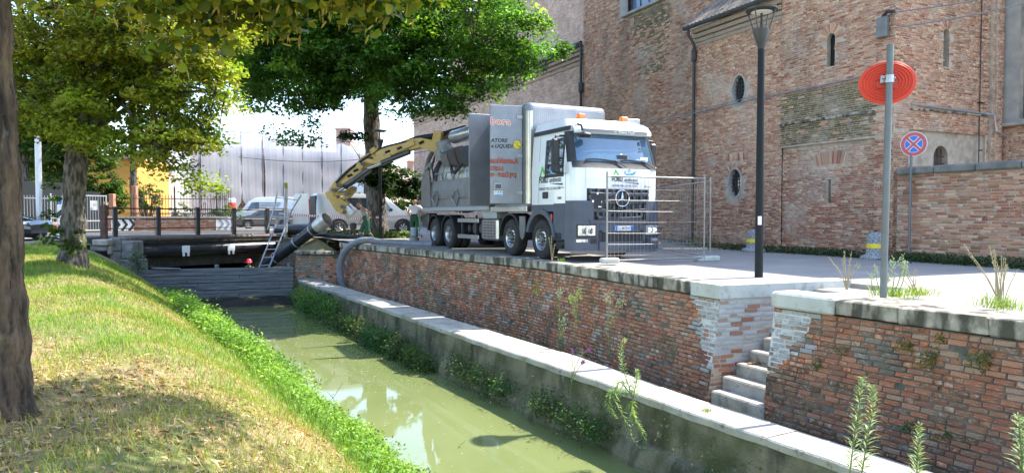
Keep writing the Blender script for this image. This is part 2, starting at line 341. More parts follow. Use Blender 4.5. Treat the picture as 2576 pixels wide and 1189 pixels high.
M_['shirt'] = mat('shirt_white', (.72, .73, .8), (.66, .67, .74), scale=5, rough=.8); M_['boot'] = mat('boot', (.025, .03, .03), (.035, .04, .038), scale=5, rough=.5); M_['helmet'] = mat('helmet_red', (.6, .03, .06), rough=.35, coat=.4); M_['hair'] = mat('hair_dark', (.02, .018, .016), rough=.8)
M_['pole_grey'] = mat('pole_grey', (.16, .175, .175), (.13, .14, .145), scale=4, rough=.5, metal=.2)
M_['weed_stem'] = mat('weed_stem', (.14, .2, .06), rough=.7); M_['dry_stem'] = mat('dry_stem', (.36, .29, .17), rough=.9)
M_['white_mortar'] = mat('white_mortar', (.62, .62, .6), (.5, .47, .43), scale=4, rough=.9, bump=.3, bscale=40)
M_['visor_grey'] = mat('visor_grey', (.2, .21, .23), (.17, .18, .2), scale=3, rough=.45)
M_['door_grey'] = mat('door_grey', (.25, .25, .265), (.18, .18, .19), scale=1.2, rough=.45, metal=.3)
# ------------------------------------------------ bricks: each a piece of its own
BT = np.array([(-.5,-.5,0),(.5,-.5,0),(.5,.5,0),(-.5,.5,0),(-.47,-.41,1),(.47,-.41,1),(.47,.41,1),(-.47,.41,1)], float)
BF = np.array([(4,5,6,7),(0,1,5,4),(1,2,6,5),(2,3,7,6),(3,0,4,7)])
PAL_CHURCH = [(0.553,0.281,0.183),(0.612,0.336,0.219),(0.655,0.379,0.246),(0.713,0.434,0.282),(0.509,0.237,0.155),(0.582,0.304,0.208),(0.685,0.402,0.272),(0.454,0.223,0.148),(0.559,0.334,0.224),(0.75,0.522,0.351)]
PAL_RED = [(0.418,0.156,0.093),(0.473,0.187,0.108),(0.384,0.135,0.083),(0.543,0.26,0.154),(0.616,0.403,0.27),(0.683,0.495,0.35),(0.352,0.134,0.087),(0.498,0.239,0.152),(0.43,0.187,0.125),(0.556,0.32,0.207)]
PAL_CANAL = [(0.647,0.223,0.108),(0.568,0.206,0.108),(0.698,0.268,0.132),(0.502,0.189,0.105),(0.606,0.257,0.146),(0.436,0.189,0.108),(0.726,0.326,0.184),(0.528,0.246,0.146),(0.647,0.394,0.259),(0.37,0.2,0.123)]
PAL_MOSS = [(0.182,0.156,0.051),(0.207,0.148,0.063),(0.149,0.133,0.057),(0.232,0.188,0.089),(0.166,0.117,0.063),(0.124,0.109,0.057),(0.223,0.164,0.063),(0.199,0.172,0.076),(0.248,0.188,0.108),(0.107,0.098,0.057)]
PAL_WHITE = [(.62,.62,.62),(.66,.66,.65),(.58,.59,.61),(.6,.56,.53),(.5,.36,.3),(.64,.64,.66),(.55,.55,.54),(.46,.25,.18),(.6,.6,.58),(.68,.68,.68)]
PAL_GREY = [(0.329,0.277,0.22),(0.376,0.319,0.249),(0.291,0.243,0.19),(0.268,0.215,0.166),(0.329,0.243,0.178),(0.352,0.208,0.142),(0.406,0.347,0.273),(0.314,0.194,0.136),(0.252,0.208,0.16),(0.36,0.298,0.231)]
PAL_DARK = [(0.338,0.176,0.099),(0.403,0.201,0.111),(0.289,0.163,0.093),(0.486,0.225,0.121),(0.371,0.213,0.125),(0.454,0.274,0.16),(0.552,0.237,0.125),(0.322,0.189,0.111),(0.518,0.323,0.194),(0.42,0.189,0.103)]
def blot(u, v, s=1.0): return math.sin(u * 1.9 * s + 1.3 * math.sin(v * 2.7 * s)) * math.sin(v * 3.1 * s + 1.1 * math.sin(u * 1.3 * s) + .7) + .4 * math.sin(u * 5.3 * s + v * 4.1 * s)
PALS = dict(dark=PAL_DARK, church=PAL_CHURCH, red=PAL_RED, canal=PAL_CANAL, moss=PAL_MOSS, white=PAL_WHITE, grey=PAL_GREY)
class Bricks:
    def __init__(s): s.r = []
    def field(s, O, U, V, w, h, bl=.235, bh=.049, joint=.0115, proud=.012, pal='church', skip=None, u0=0.0, v0=0.0, jit=.004, missing=0.0):
        """running-bond bricks on a wall w wide, h high from O along unit vectors U, V"""
        U = Vector(U).normalized(); V = Vector(V).normalized(); O = Vector(O); rows = int(h / (bh + joint))
        for r in range(rows):
            v = v0 + (r + .5) * (bh + joint)
            u = u0 - random.random() * bl
            while u < u0 + w:
                L = bl * random.choice((1, 1, 1, .96, .9, .5, .52)) * random.uniform(.94, 1.05)
                a, b = max(u, u0), min(u + L, u0 + w); u += L + joint
                if b - a < .04: continue
                c = (a + b) / 2
                if skip and skip(c, v): continue
                if missing and random.random() < missing: continue
                p = pal(c, v) if callable(pal) else pal
                s.r.append((O + U * c + V * (v + random.gauss(0, jit * .6)), U, V, b - a, bh + random.uniform(-jit, jit), proud * random.uniform(.35, 1.5), p, random.randrange(10), random.gauss(0, .012)))
    def one(s, c, U, V, l, h, proud, pal): s.r.append((Vector(c), Vector(U).normalized(), Vector(V).normalized(), l, h, proud, pal, random.randrange(10), 0))
    def emit(s, parent, matn='brick', limit=300):
        R = s.r; n = len(R)
        if not n: return
        score = []
        for r in R:
            u, v, d = proj(r[0]); N = r[1].cross(r[2]); vis = max(0.0, (Vector((0, 0, CH)) - r[0]).normalized().dot(N))
            score.append(r[3] * r[4] * vis / (d * d) if 0 < u < 2575 and 0 < v < 1189 else -1)
        order = sorted(range(n), key=lambda i: -score[i])
        top = set(i for i in order[:limit] if score[i] > 0)
        cache = {}
        for i in top:
            P, U, V, l, h, pr, pal, ci, tw = R[i]; key = (pal, ci)
            if key not in cache:
                vv = BT + rng.normal(0, 1, BT.shape) * np.array((.012, .05, .12)) * np.array((1, 1, 1.0))
                vv[:4, 2] = -.6; c = np.array(PALS[pal][ci])
                cache[key] = np_mesh('brick', vv, BF, M_[matn], np.tile(c, (8, 1)))
            o = link('brick', cache[key], parent)
            Nn = U.cross(V); M = Matrix.Identity(4)
            U2 = (U * math.cos(tw) + V * math.sin(tw)); V2 = Nn.cross(U2)
            for k in range(3): M[k][0] = U2[k] * l; M[k][1] = V2[k] * h; M[k][2] = Nn[k] * pr; M[k][3] = P[k]
            o.matrix_basis = M
        rest = [i for i in range(n) if i not in top]
        if rest:
            T = np.repeat(BT[None], len(rest), 0) + rng.normal(0, 1, (len(rest), 8, 3)) * np.array((.010, .05, .12)); T[:, :4, 2] = -.6
            Pn = np.array([R[i][0] for i in rest]); Un = np.array([R[i][1] for i in rest]); Vn = np.array([R[i][2] for i in rest])
            tw = np.array([R[i][8] for i in rest])[:, None]; U2 = Un * np.cos(tw) + Vn * np.sin(tw); Nn = np.cross(Un, Vn); V2 = np.cross(Nn, U2)
            l, h, pr = (np.array([R[i][k] for i in rest])[:, None, None] for k in (3, 4, 5))
            W = Pn[:, None] + T[..., 0:1] * l * U2[:, None] + T[..., 1:2] * h * V2[:, None] + T[..., 2:3] * pr * Nn[:, None]
            C = np.array([PALS[R[i][6]][R[i][7]] for i in rest]) * rng.uniform(.82, 1.15, (len(rest), 1))
            Fq = (BF[None] + (np.arange(len(rest)) * 8)[:, None, None]).reshape(-1, 4)
            o = link('brickwork', np_mesh('brickwork', W.reshape(-1, 3), Fq, M_[matn], np.repeat(C, 8, 0)), parent); o['kind'] = 'stuff'
def wall_face(mb, O, U, V, outer, holes=(), depth=.3):
    """flat wall with openings (2-D outlines in U, V) and the reveals of the openings"""
    U = Vector(U).normalized(); V = Vector(V).normalized(); N = U.cross(V); O = Vector(O)
    loops = [[Vector((p[0], p[1], 0)) for p in outer]] + [[Vector((p[0], p[1], 0)) for p in h] for h in holes]
    flat = [p for l in loops for p in l]; vs = [O + U * p.x + V * p.y for p in flat]; fs = []
    for t in tessellate_polygon(loops):
        a, b, c = (flat[i] for i in t)
        fs.append(tuple(t) if (b - a).cross(c - a).z > 0 else (t[0], t[2], t[1]))
    mb.add(vs, fs)
    for h in holes:
        k = len(h); a = [O + U * p[0] + V * p[1] for p in h]; b = [q - N * depth for q in a]
        mb.add(a + b, [(i, (i + 1) % k, k + (i + 1) % k, k + i) for i in range(k)])
    return mb
def jbox(mb, c, d, r, M, j):
    n0 = len(mb.v); mb.cbox(c, d, r, M); mb.v[n0:] = [tuple(x + random.gauss(0, j) for x in p) for p in mb.v[n0:]]; return mb
def ellipse(cu, cv, ru, rv, n=28): return [(cu + ru * math.cos(2 * math.pi * i / n), cv + rv * math.sin(2 * math.pi * i / n)) for i in range(n)]
def archpoly(u0, u1, v0, v1, n=12):
    r = (u1 - u0) / 2; c = (u0 + u1) / 2
    return [(u0, v0), (u1, v0)] + [(c + r * math.cos(math.pi * i / n), v1 - r + r * math.sin(math.pi * i / n)) for i in range(n + 1)]
def inpoly(h, u, v, g=0.0):
    us = [p[0] for p in h]; vs = [p[1] for p in h]; cu = (min(us) + max(us)) / 2; cv = (min(vs) + max(vs)) / 2
    ru = (max(us) - min(us)) / 2 + g; rv = (max(vs) - min(vs)) / 2 + g
    if len(h) > 20: return ((u - cu) / ru) ** 2 + ((v - cv) / rv) ** 2 < 1
    return abs(u - cu) < ru and abs(v - cv) < rv
# ------------------------------------------------ lettering
def text(body, size, material, parent, M, name='lettering', align='LEFT', shear=0.0, extrude=.0015, bold=0.0, sx=1.0):
    c = bpy.data.curves.new('tmp', 'FONT'); c.body = body; c.size = size; c.align_x = align; c.extrude = extrude; c.shear = shear; c.offset = bold; c.resolution_u = 2
    t = bpy.data.objects.new('tmp', c); me = bpy.data.meshes.new_from_object(t); bpy.data.objects.remove(t); bpy.data.curves.remove(c)
    me.transform(Matrix.Diagonal((sx, 1, 1, 1))); me.transform(M); me.materials.clear(); me.materials.append(material); me.name = name
    return link(name, me, parent)
# ------------------------------------------------ the setting: ground, canal, bank
ZW, ZL = -2.41, -1.45                                  # water, low wall top
def sstep(a, b, x): t = min(1, max(0, (x - a) / (b - a))); return t * t * (3 - 2 * t)
def gz(x, y): return .2 * sstep(23, 31, y)
A0, A1, A2 = Vector((3.27, 10.9, 0)), Vector((.55, 17.0, 0)), Vector((-6.9, 28.0, 0))     # far brick wall, coping front edge
B0 = Vector((3.76, 9.94, 0)); BD = Vector((.504, -.864, 0)); B1 = B0 + BD * 6.5               # right brick wall
SD = Vector((.935, .353, 0))                            # direction the stairs go in
S0, S1 = A0 + SD * 2.62, B0 + SD * 2.62
R1 = Vector((-8.85, 28.5, 0))                           # far end of the return wall by the bridge
up = Vector((0, 0, 1))
# plaza: one flat sheet with the notch of the stairs
out = [B1, Vector((60, -6, 0)), Vector((60, 24, 0)), Vector((-4.2, 24, 0)), A1, A0, S0, S1, B0]
mb = MB(); loops = [[p.copy() for p in out]]
for t in tessellate_polygon(loops):
    a, b, c = (out[i] for i in t); mb.add([a, b, c], [(0, 1, 2) if (b - a).cross(c - a).z > 0 else (0, 2, 1)])
structure(mb.build('plaza', M_['asphalt']))
mb = MB(); ys = [24, 25.5, 27, 28, 29, 30.5, 32, 34.5]
def xl(y): return A1.x + (A2.x - A1.x) * (y - A1.y) / (A2.y - A1.y) if y <= 28 else (A2.x - .75 * (y - 28) if y < 31.2 else -9.9)
mb.grid(lambda f, y: Vector((xl(y) + (60 - xl(y)) * f, y, gz(0, y) - .002)), [0, .02, .06, .12, .25, .5, 1], ys)
structure(mb.build('plaza', M_['asphalt']))
mb = MB(); mb.grid(lambda x, y: Vector((x, y, gz(0, y) + (-.25 * sstep(80, 400, y)))), [-400, -120, -60, -30, -12, 0, 20, 60, 150, 400], [34.5, 40, 50, 62, 80, 130, 250, 700])
mb.grid(lambda f, y: Vector((-120 + (-15.75 + .8 * (y - 27.5) + 120) * f, y, .2)), [0, .5, .75, .9, 1], [26.2, 27.5, 30, 34.5])
structure(mb.build('road', M_['road']))
# bridge deck road
mb = MB(); mb.add([(-15.9, 27.3, .30), (-10.2, 34.6, .30), (-14, 40, .204), (-24, 36, .204)], [(0, 1, 2, 3)])
mb.add([(-10.2, 34.6, .30), (-15.9, 27.3, .30), (-15.9, 27.3, -.1), (-10.2, 34.6, -.1)], [(0, 1, 2, 3)])
# water
wm = mat('canal_water', (.175, .2, .078), (.14, .17, .062), scale=.25, rough=.03, spec=.5, bump=.05, bscale=2.2, bdist=.02)
wm.node_tree.nodes['Principled BSDF'].inputs['IOR'].default_value = 1.5
mb.v = []; mb.f = []
mb.add([(-60, -30, ZW), (40, -30, ZW), (40, 60, ZW), (-60, 60, ZW)], [(0, 1, 2, 3)]); structure(mb.build('canal_water', wm))
# bank: distance from the waterline along its normal, height by a soft ramp
WL0, WD = Vector((-1.85, 9.62, 0)), Vector((-.53, .848, 0)); WN = Vector((-.848, -.53, 0))
def bank_h(s, d, rough=True):
    top = -.28 + .33 * sstep(-4, 12, s) + .12 * sstep(12, 19, s)
    line = ZW - .25 + .70 * (d + .3)
    if d > 0: line += .18 * math.sin(min(d, 4) / 4 * math.pi)
    k = .45; h = min(1, max(0, .5 + .5 * (line - top) / k)); z = line * (1 - h) + top * h - k * h * (1 - h)
    if rough: z += .035 * math.sin(s * 2.1 + d * 3.3) + .03 * math.sin(s * .9 - d * 1.7) + .015 * math.sin(s * 5.1 + d * 7)
    return z
def bank_p(s, d): p = WL0 + WD * s + WN * d; return Vector((p.x, p.y, bank_h(s, d)))
def bank_z(x, y):
    q = Vector((x, y, 0)) - WL0; return bank_h(q.dot(WD), q.dot(WN))
SS = list(np.linspace(-15, 20.6, 114)); DD = list(np.linspace(-.8, 6, 46)) + [7, 8, 10, 13, 18, 26]
mb = MB(); mb.grid(bank_p, SS, DD, flip=True); structure(mb.build('grass_bank', M_['soil'], smooth=True))
mb = MB(); mb.grid(lambda s, d: Vector((lambda p: (p.x, p.y, bank_h(20.6, min(d, 5), False) * (1 - sstep(20.6, 21.9, s)) + .2 * sstep(20.6, 21.9, s)))(WL0 + WD * s + WN * d)), [20.6, 21, 21.4, 21.9, 25], [4.4, 5.5, 7, 10, 16, 30], flip=True)
structure(mb.build('road', M_['road']))
# ------------------------------------------------ canal walls
def batter_wall(name, P0, P1, foot, lean, label, cat_group, pal, parent=None, top=-.17, bl=.205, bh=.057, seed_skip=None, coping=True, limit=300, pool=None, backmat='mortar_canal'):
    D = (P1 - P0); L = D.length; D.normalize(); Nn = D.cross(up)
    H = top - foot; O = P0 + up * top + Nn * 0; Of = P0 + Nn * lean + up * foot
    V = (O - Of).normalized(); mb = MB()
    a, b = P0 + up * top, P1 + up * top; c, d = Of, P1 + Nn * lean + up * foot
    mb.add([c, d, b, a, c - Nn * .5, d - Nn * .5, b - Nn * .3, a - Nn * .3], [(0, 1, 2, 3), (1, 5, 6, 2), (4, 0, 3, 7), (3, 2, 6, 7), (5, 4, 7, 6)])
    o = mb.build('wall_core', M_[backmat], parent)
    pool.field(Of, D, V, L, (O - Of).length, bl, bh, .012, .014, pal, skip=seed_skip, jit=.005, missing=.012)
    return o
def coping_run(parent, P0, P1, h=.2, over=.05, width=.42, n=None, matn='coping', seg=(.35, .8), zt=.055):
    D = (P1 - P0); L = D.length; D.normalize(); Nn = D.cross(up); s = 0
    while s < L - .05:
        l = min(random.uniform(*seg), L - s); mb = MB(); M = frame((0, 0, 0), D, Nn).to_3x3()
        c = P0 + D * (s + l / 2) + Nn * (over - width / 2 + random.uniform(-.008, .008)) + up * (zt - h / 2 + random.uniform(-.004, .003))
        jbox(mb, c, (l - .002, width, h), .018, M, .004); mb.build('coping_stone', M_[matn], parent); s += l
def canal_pal(L):
    def f(u, v):
        x = random.random(); q = blot(u, v) + random.gauss(0, .25)
        if v < .35: return 'dark' if x < .8 else 'canal'
        if v < 1.0: return 'dark' if q > .45 else ('grey' if q < -.75 else 'canal')
        return 'grey' if q < -.95 else ('dark' if q > 1.05 else 'canal')
    return f
wallA = thing('canal_wall', 'long red brick retaining wall below the truck, topped by mottled coping', 'brick wall', A1)
pool = Bricks(); LA = (A0 - A1).length
def palA(u, v):                       # u from A1 towards A0
    w = LA - u
    if v > .62 and w < .28 + .42 * sstep(.9, 1.7, v) - .18 * math.sin(v * 9): return 'white'
    if w < .3: return 'red'
    return canal_pal(0)(u, v)
batter_wall('w', A1, A0, -1.95, .26, '', '', palA, wallA, pool=pool)
batter_wall('w', A2, A1, -1.95, .26, '', '', canal_pal(0), wallA, pool=pool)
coping_run(wallA, A2, A1, seg=(.4, .9)); Ac = A1 + (A0 - A1) * (1 - .66 / LA); coping_run(wallA, A1, Ac, seg=(.5, 1.1))
pool.emit(wallA, 'brick_canal')
# pale corner block and the lit side wall of the stairs
sideW = thing('stair_wall', 'whitewashed brick side wall of the canal stairs under a pale coping block', 'brick wall', A0)
pool = Bricks(); Nn = SD.cross(up); E1 = A0 + SD * 3.0
def palS(u, v):
    w = v - .75 - .9 * (u / 1.6)
    x = random.random()
    if v > .95: return 'white' if x < .95 else 'red'
    if v > .55 + .25 * math.sin(u * 4): return 'white' if (u > .3 and x < .9) else 'red'
    return 'red' if (u < .5 or x < .6) else 'white'
lean = .12; mb = MB(); Nout = BD * 1.0
A0f = A0 + (A0 - A1).normalized().cross(up) * .26
Of = Vector((A0f.x, A0f.y, -1.95)); a = A0 + up * -.17; b = E1 + up * -.17; d = E1 + up * -1.95
mb.add([Of, d, b, a], [(0, 1, 2, 3)]); mb.add([Of, a, a + up * .0 - SD * .001, Of], [(0, 1, 2)])
mb.build('wall_core', M_['white_mortar'], sideW)
Vs = (a - Of).normalized(); pool.field(Of, SD, Vs, 2.9, (a - Of).length, .25, .06, .011, .013, palS, jit=.005); pool.emit(sideW, 'brick')
mb = MB(); DA = (A0 - A1).normalized(); NA = DA.cross(up)
pts = [A0 + NA * .06 + BD * .05, A0 - DA * .66 + NA * .06, A0 - DA * .66 - NA * .4, A0 - NA * .38 + SD * .1 - DA * .1, E1 - SD * .35 + DA * -.35, E1 - SD * .35 + Nout * .05]
mb.prism([(p.x, p.y) for p in pts], Matrix.Translation((0, 0, -.165)), .225); mb.build('coping_block', M_['pale_stone'], sideW, bevel=.012)
# right wall
def paint_patch(parent, Of, D, V, poly):
    N = D.cross(V); mb = MB(); mb.add([Of + D * u + V * v + N * .004 for u, v in poly], [tuple(range(len(poly)))]); mb.build('paint_patch', M_['white_mortar'], parent)
def wallframe(P0, P1): D = (P1 - P0).normalized(); N = D.cross(up); Of = P0 + N * .26 + up * -1.95; return Of, D, ((P0 + up * -.17) - Of).normalized()
Of_, D_, V_ = wallframe(A1, A0); paint_patch(wallA, Of_, D_, V_, [(LA - .1, .75), (LA, .7), (LA, 1.78), (LA - .62, 1.78), (LA - .5, 1.5), (LA - .36, 1.3), (LA - .3, 1.0)])
wallB = thing('canal_wall', 'right-hand red brick retaining wall beside the stairs, weedy and lichen stained', 'brick wall', B0)
pool = Bricks()
def palB(u, v):
    if v > .85 and u < .62 * sstep(.85, 1.5, v) + .06 + .12 * math.sin(v * 11) : return 'white'
    return canal_pal(0)(u + 3, v)
batter_wall('w', B0, B1, -1.95, .26, '', '', palB, wallB, pool=pool)
Of_, D_, V_ = wallframe(B0, B1); paint_patch(wallB, Of_, D_, V_, [(0, .85), (.14, .9), (.3, 1.1), (.34, 1.3), (.6, 1.55), (.62, 1.78), (0, 1.78)]); Lb = (B1 - B0).length; pool.emit(wallB, 'brick_canal')
coping_run(wallB, B0 + BD * .98, B1, h=.2, seg=(.7, 1.5), zt=.05, width=.5)
mb = MB(); NB = BD.cross(up); M = frame((0, 0, 0), BD, NB).to_3x3(); mb.cbox(B0 + BD * .47 + NB * -.19 + up * -.05, (1.0, .5, .225), .03, M)
mb.build('coping_block', M_['pale_stone'], wallB)
mb = MB(); q0 = B0 + up * -.17; q1 = B0 + SD * 3 + up * -.17
mb.add([q0 + NB * .0, q1, q1 - up * 1.8, q0 - up * 1.78 + NB * .25], [(0, 1, 2, 3)]); mb.build('wall_core', M_['plaster'], wallB)
# earth under the plaza behind the walls closes the stairwell
mb = MB(); mb.add([S0, S1, S1 - up * 2, S0 - up * 2], [(0, 3, 2, 1)]); mb.build('wall_core', M_['plaster'], sideW)
# return wall by the bridge
ret = thing('abutment_wall', 'short brick return wall between the canal wall and the bridge', 'brick wall', A2)
pool = Bricks(); o = batter_wall('w', R1, A2, -2.9, .3, '', '', lambda u, v: 'grey' if (v < 1.0 or u < 1.4) and random.random() < .75 else 'canal', ret, top=-.42, pool=pool, bl=.3, bh=.085); pool.emit(ret, 'brick_canal', 160)
for k in range(3):
    mb = MB(); D = (A2 - R1).normalized(); p = R1 + D * (.32 + k * .62) ; mb.cbox((p.x, p.y, -.36 + random.uniform(-.02, .02)), (.58, .5, .14), .03, frame((0, 0, 0), D, D.cross(up)).to_3x3())
    mb.build('coping_stone', M_['coping'], ret)
mb = MB(); mb.grid(lambda f, y: (lambda a, b: a.lerp(b, f))(Vector((-8.9 - (y - 28.5) * .2, y, -.36 + .5 * sstep(28.5, 33, y))), Vector((xl(min(y, 31.1)) if y < 31.2 else -9.9, y, -.3 + .45 * sstep(28.3, 30, y)))), [0, .5, 1], [28.5, 29.2, 30, 31, 32, 33, 34.5]); structure(mb.build('rubble_verge', M_['soil']))
# stairs
stairs = thing('stairs', 'pale stone canal stairs rising between the two brick walls', 'stairs', A0)
foot = (A0 + B0) / 2 + NA * .27
for k in range(9):
    z1 = -1.55 + .185 * k; y0 = -.02 + .262 * k; c = foot + SD * (y0 + 1.6) ; w = 1.16
    a = A0 + NA * .25 + SD * y0; b = B0 + NB * .25 + SD * y0
    if k == 0: a += Vector((.02, -.07, 0))
    D = (b - a); mb = MB(); L = D.length; D.normalize(); Min = SD; 
    mid = (a + b) / 2 + SD * .33
    mb.cbox((mid.x, mid.y, z1 - .21), (L * .985, .66, .42), .022, frame((0, 0, 0), D, up.cross(D)).to_3x3()); mb.build('step', M_['stone'], stairs)
# walkway behind low wall and the low wall with its slabs
low = thing('quay_wall', 'low concrete quay wall along the water with pale slab top', 'low wall', (2.4, 10.5, ZL))
def lowf(Y): return Vector((3.488 - .58 * (Y - 7.18), Y, 0))
LD = (lowf(0) - lowf(10)).normalized(); LN = LD.cross(up)
LN = LN if LN.x < 0 else -LN
def loww(Y): return .54 + .27 * sstep(9.4, 12.5, Y) - .1 * sstep(18, 27, Y)
Ys = list(np.linspace(4, 28.2, 140)); mb = MB()
def lowpt(Y, k):
    w = loww(Y); p = lowf(Y); n = .012 * math.sin(Y * 7) + .008 * math.sin(Y * 31) + .01 * math.sin(Y * 17.3)
    bul = .05 * math.sin(Y * 2.2) + .04 * math.sin(Y * 5.7 + 1) + .02 * math.sin(Y * 13)
    prof = [(-w - .02, ZL - .6), (-w, ZL - .09), (-.02, ZL - .09), (-.01, ZL - .2), (.0, ZL - .45 ), (.015 + n, ZL - .62), (.06 + bul * .5, ZL - .66), (.16 + bul, ZL - .76 + bul * .6), (.22 + bul, ZL - .9), (.28 + bul, ZL - 1.6)]
    d, z = prof[k]; return Vector((p.x + LN.x * d, p.y + LN.y * d, z + (n if k > 2 else 0)))
mb.grid(lowpt, Ys, list(range(10))); mb.build('wall_body', M_['concrete_wall'], low, smooth=False)
Y = 4.2
while Y < 28:
    dy = random.uniform(1.1, 1.9); mb = MB(); ys_ = list(np.linspace(Y + .006, min(Y + dy, 28.15) - .006, 7)); t = random.uniform(-.008, .008)
    def slab(y, k):
        w = loww(y); p = lowf(y); e = .012 * math.sin(y * 9.1) + .008 * math.sin(y * 23); d, z = [(-w - .01, ZL - .1), (-w - .01, ZL + t), (-.008 + e, ZL + t), (.012 + e, ZL - .02 + t), (.01 + e * 1.5, ZL - .1)][k]
        return Vector((p.x + LN.x * d, p.y + LN.y * d, z))
    mb.grid(slab, ys_, list(range(5)))
    for q in (0, -1): mb.add([slab(ys_[q], k) for k in range(5)], [(0, 1, 2, 3, 4) if q else (4, 3, 2, 1, 0)])
    mb.build('coping_slab', M_['ledge_top'], low); Y += dy
mb = MB(); mb.grid(lambda y, f: (lambda p, q: Vector((p.x + (q - p.x) * f, y, -1.86)))(lowf(y) - LN * (loww(y) - .1), 9 - .6 * y + 5 if False else lowf(y).x + 3.2), list(np.linspace(4, 28, 20)), [0, 1], flip=True)
structure(mb.build('walkway', M_['soil']))
mb = MB(); mb.add([lowf(28.15) + LN * .1 + up * ZL, lowf(28.15) - LN * .9 + up * ZL, lowf(28.15) - LN * .9 - up * 3.2, lowf(28.15) + LN * .3 - up * 3.2], [(0, 1, 2, 3)]); mb.build('end_face', M_['concrete_wall'], low)
# ------------------------------------------------ the church
CO = Vector((10.1, 18.5, 0)); CE = Vector((-.431, .902, 0)); CN = Vector((-.902, -.431, 0)); CR = -CN
church = thing('church', 'tall old brick church with oval windows, slits, tiled chapel roof and mossy bands', 'church', CO)
pool = Bricks()
# in the facades U runs to the viewer's right (-CE), so a wall from the far end to the near end
UE = -CE
def P_(a, z, out=0.0): return CO + CE * a + CN * out + up * z
body = MB(); big = MB()
# --- bay E: a from 3.85 (far) to 0, u = 3.85 - a
We = 3.85; slitE = archpoly(We - 2.015 - .14, We - 2.015 + .14, 5.45, 6.4); slotE = [(We - 2.08 - .045, 1.5), (We - 2.08 + .045, 1.5), (We - 2.08 + .045, 2.2), (We - 2.08 - .045, 2.2)]
OE = P_(We, 0, 0)
wall_face(body, OE, UE, up, [(0, 3.25), (We, 3.25), (We, 8.4), (0, 8.4)], [slitE], .17)
OEl = P_(We, 0, -.1)
wall_face(body, OEl, UE, up, [(.0, 0), (We - .55, 0), (We - .55, 3.25), (0, 3.25)], [slotE], .25)
wall_face(body, P_(We, 0, 0), UE, up, [(We - .55, 0), (We, 0), (We, 3.25), (We - .55, 3.25)])
body.add([P_(We, 3.25, 0), P_(.55, 3.25, 0), P_(.55, 3.25, -.1), P_(We, 3.25, -.1)], [(0, 1, 2, 3)])
body.add([P_(.55, 0, 0), P_(.55, 3.25, 0), P_(.55, 3.25, -.1), P_(.55, 0, -.1)], [(0, 1, 2, 3)])
big.b2((0, 0, 0), (0, 0, 0)); big.v = []; big.f = []
def palE(u, v):
    x = random.random()
    if 3.3 < v < 4.85 and u < We - .6: return 'moss' if x < .93 else 'church'
    if v < 3.2: return 'red' if x < .35 + .5 * sstep(2.6, 1.6, v) * 1 or v < 2.3 else 'church'
    return 'church' if x < .8 else 'red'
vous = []
def radial(cu, cv, r0, r1, a0, a1, n, O, U, pal, hh=.055, sy=1.0, out=0):
    for i in range(n):
        t = a0 + (a1 - a0) * (i + .5) / n; d = U * math.cos(t) + up * math.sin(t) * sy; e = U.cross(up)
        L = (r1 - r0); c = O + U * cu + up * cv + d * ((r0 + r1) / 2)
        d = d.normalized(); pool.one(c, d, e.cross(d), L, hh, .02, pal)
def ringskip(h, g): return lambda u, v: inpoly(h, u, v, g)
pool.field(OE, UE, up, We, 5.1, pal=palE, v0=3.3, skip=lambda u, v: inpoly(slitE, u, v, .06) or (u - (We - 2.015)) ** 2 + (v - 6.25) ** 2 < .19 and v > 6.1)
pool.field(OEl, UE, up, We - .56, 3.2, pal=palE, skip=lambda u, v: inpoly(slotE, u, v, .05) or (abs(u - 1.8) < .62 and 2.55 < v < 3.02))
pool.field(OE, UE, up, .54, 3.25, pal='red', u0=We - .54)
radial(We - 2.015, 6.26, .17, .43, -.1, math.pi + .1, 17, OE, UE, 'church')
for i in range(15): pool.one(OEl + UE * (1.24 + i * .08) + up * (2.78 + .05 * math.sin(i / 14 * math.pi)), (UE * (i - 7) * .045 + up).normalized(), UE.cross(up).cross((UE * (i - 7) * .045 + up).normalized()), .38, .06, .012, 'red' if i % 3 else 'church')
# crumbled mossy ledge
for i in range(14):
    mb = MB(); u = .12 + i * .235; mb.cbox(OE + UE * u + up * (3.97 + random.uniform(-.02, .02)) + CN * .03, (.225, .09, .07 + random.uniform(0, .03)), .02, frame((0, 0, 0), UE, CR).to_3x3()); mb.build('ledge_stone', M_['coping'], church)
for k, (u, w) in enumerate(((0, .12), (We - .12, .12))):
    pass
# --- right face of the bay: b from 0 to 4.7
UR = CR; OR = CO.copy(); Wr = 4.7
slitR = archpoly(2.0, 2.26, 5.25, 6.3); winR = archpoly(1.8, 2.42, 1.7, 3.08)
wall_face(body, OR, UR, up, [(0, 3.45), (Wr, 3.45), (Wr, 8.4), (0, 8.4)], [slitR], .17)
ORl = OR - UE * .09
wall_face(body, ORl, UR, up, [(.6, 0), (4.0, 0), (4.0, 3.45), (.6, 3.45)], [winR], .4)
for x0, x1 in ((0, .6), (4.0, Wr)): wall_face(body, OR, UR, up, [(x0, 0), (x1, 0), (x1, 3.45), (x0, 3.45)])
body.add([OR + UR * .6 + up * 3.45, OR + UR * 4 + up * 3.45, ORl + UR * 4 + up * 3.45, ORl + UR * .6 + up * 3.45], [(0, 3, 2, 1)])
for xx in (.6, 4.0): body.add([OR + UR * xx, OR + UR * xx + up * 3.45, ORl + UR * xx + up * 3.45, ORl + UR * xx], [(0, 1, 2, 3)])
palR = lambda u, v: ('church' if random.random() < .88 else 'red')
pool.field(OR, UR, up, Wr, 4.9, pal=palR, v0=3.46, skip=lambda u, v: inpoly(slitR, u, v, .05) or (u - 2.13) ** 2 + (v - 6.17) ** 2 < .17 and v > 6.05)
radial(2.13, 6.18, .15, .4, 0, math.pi, 15, OR, UR, 'church')
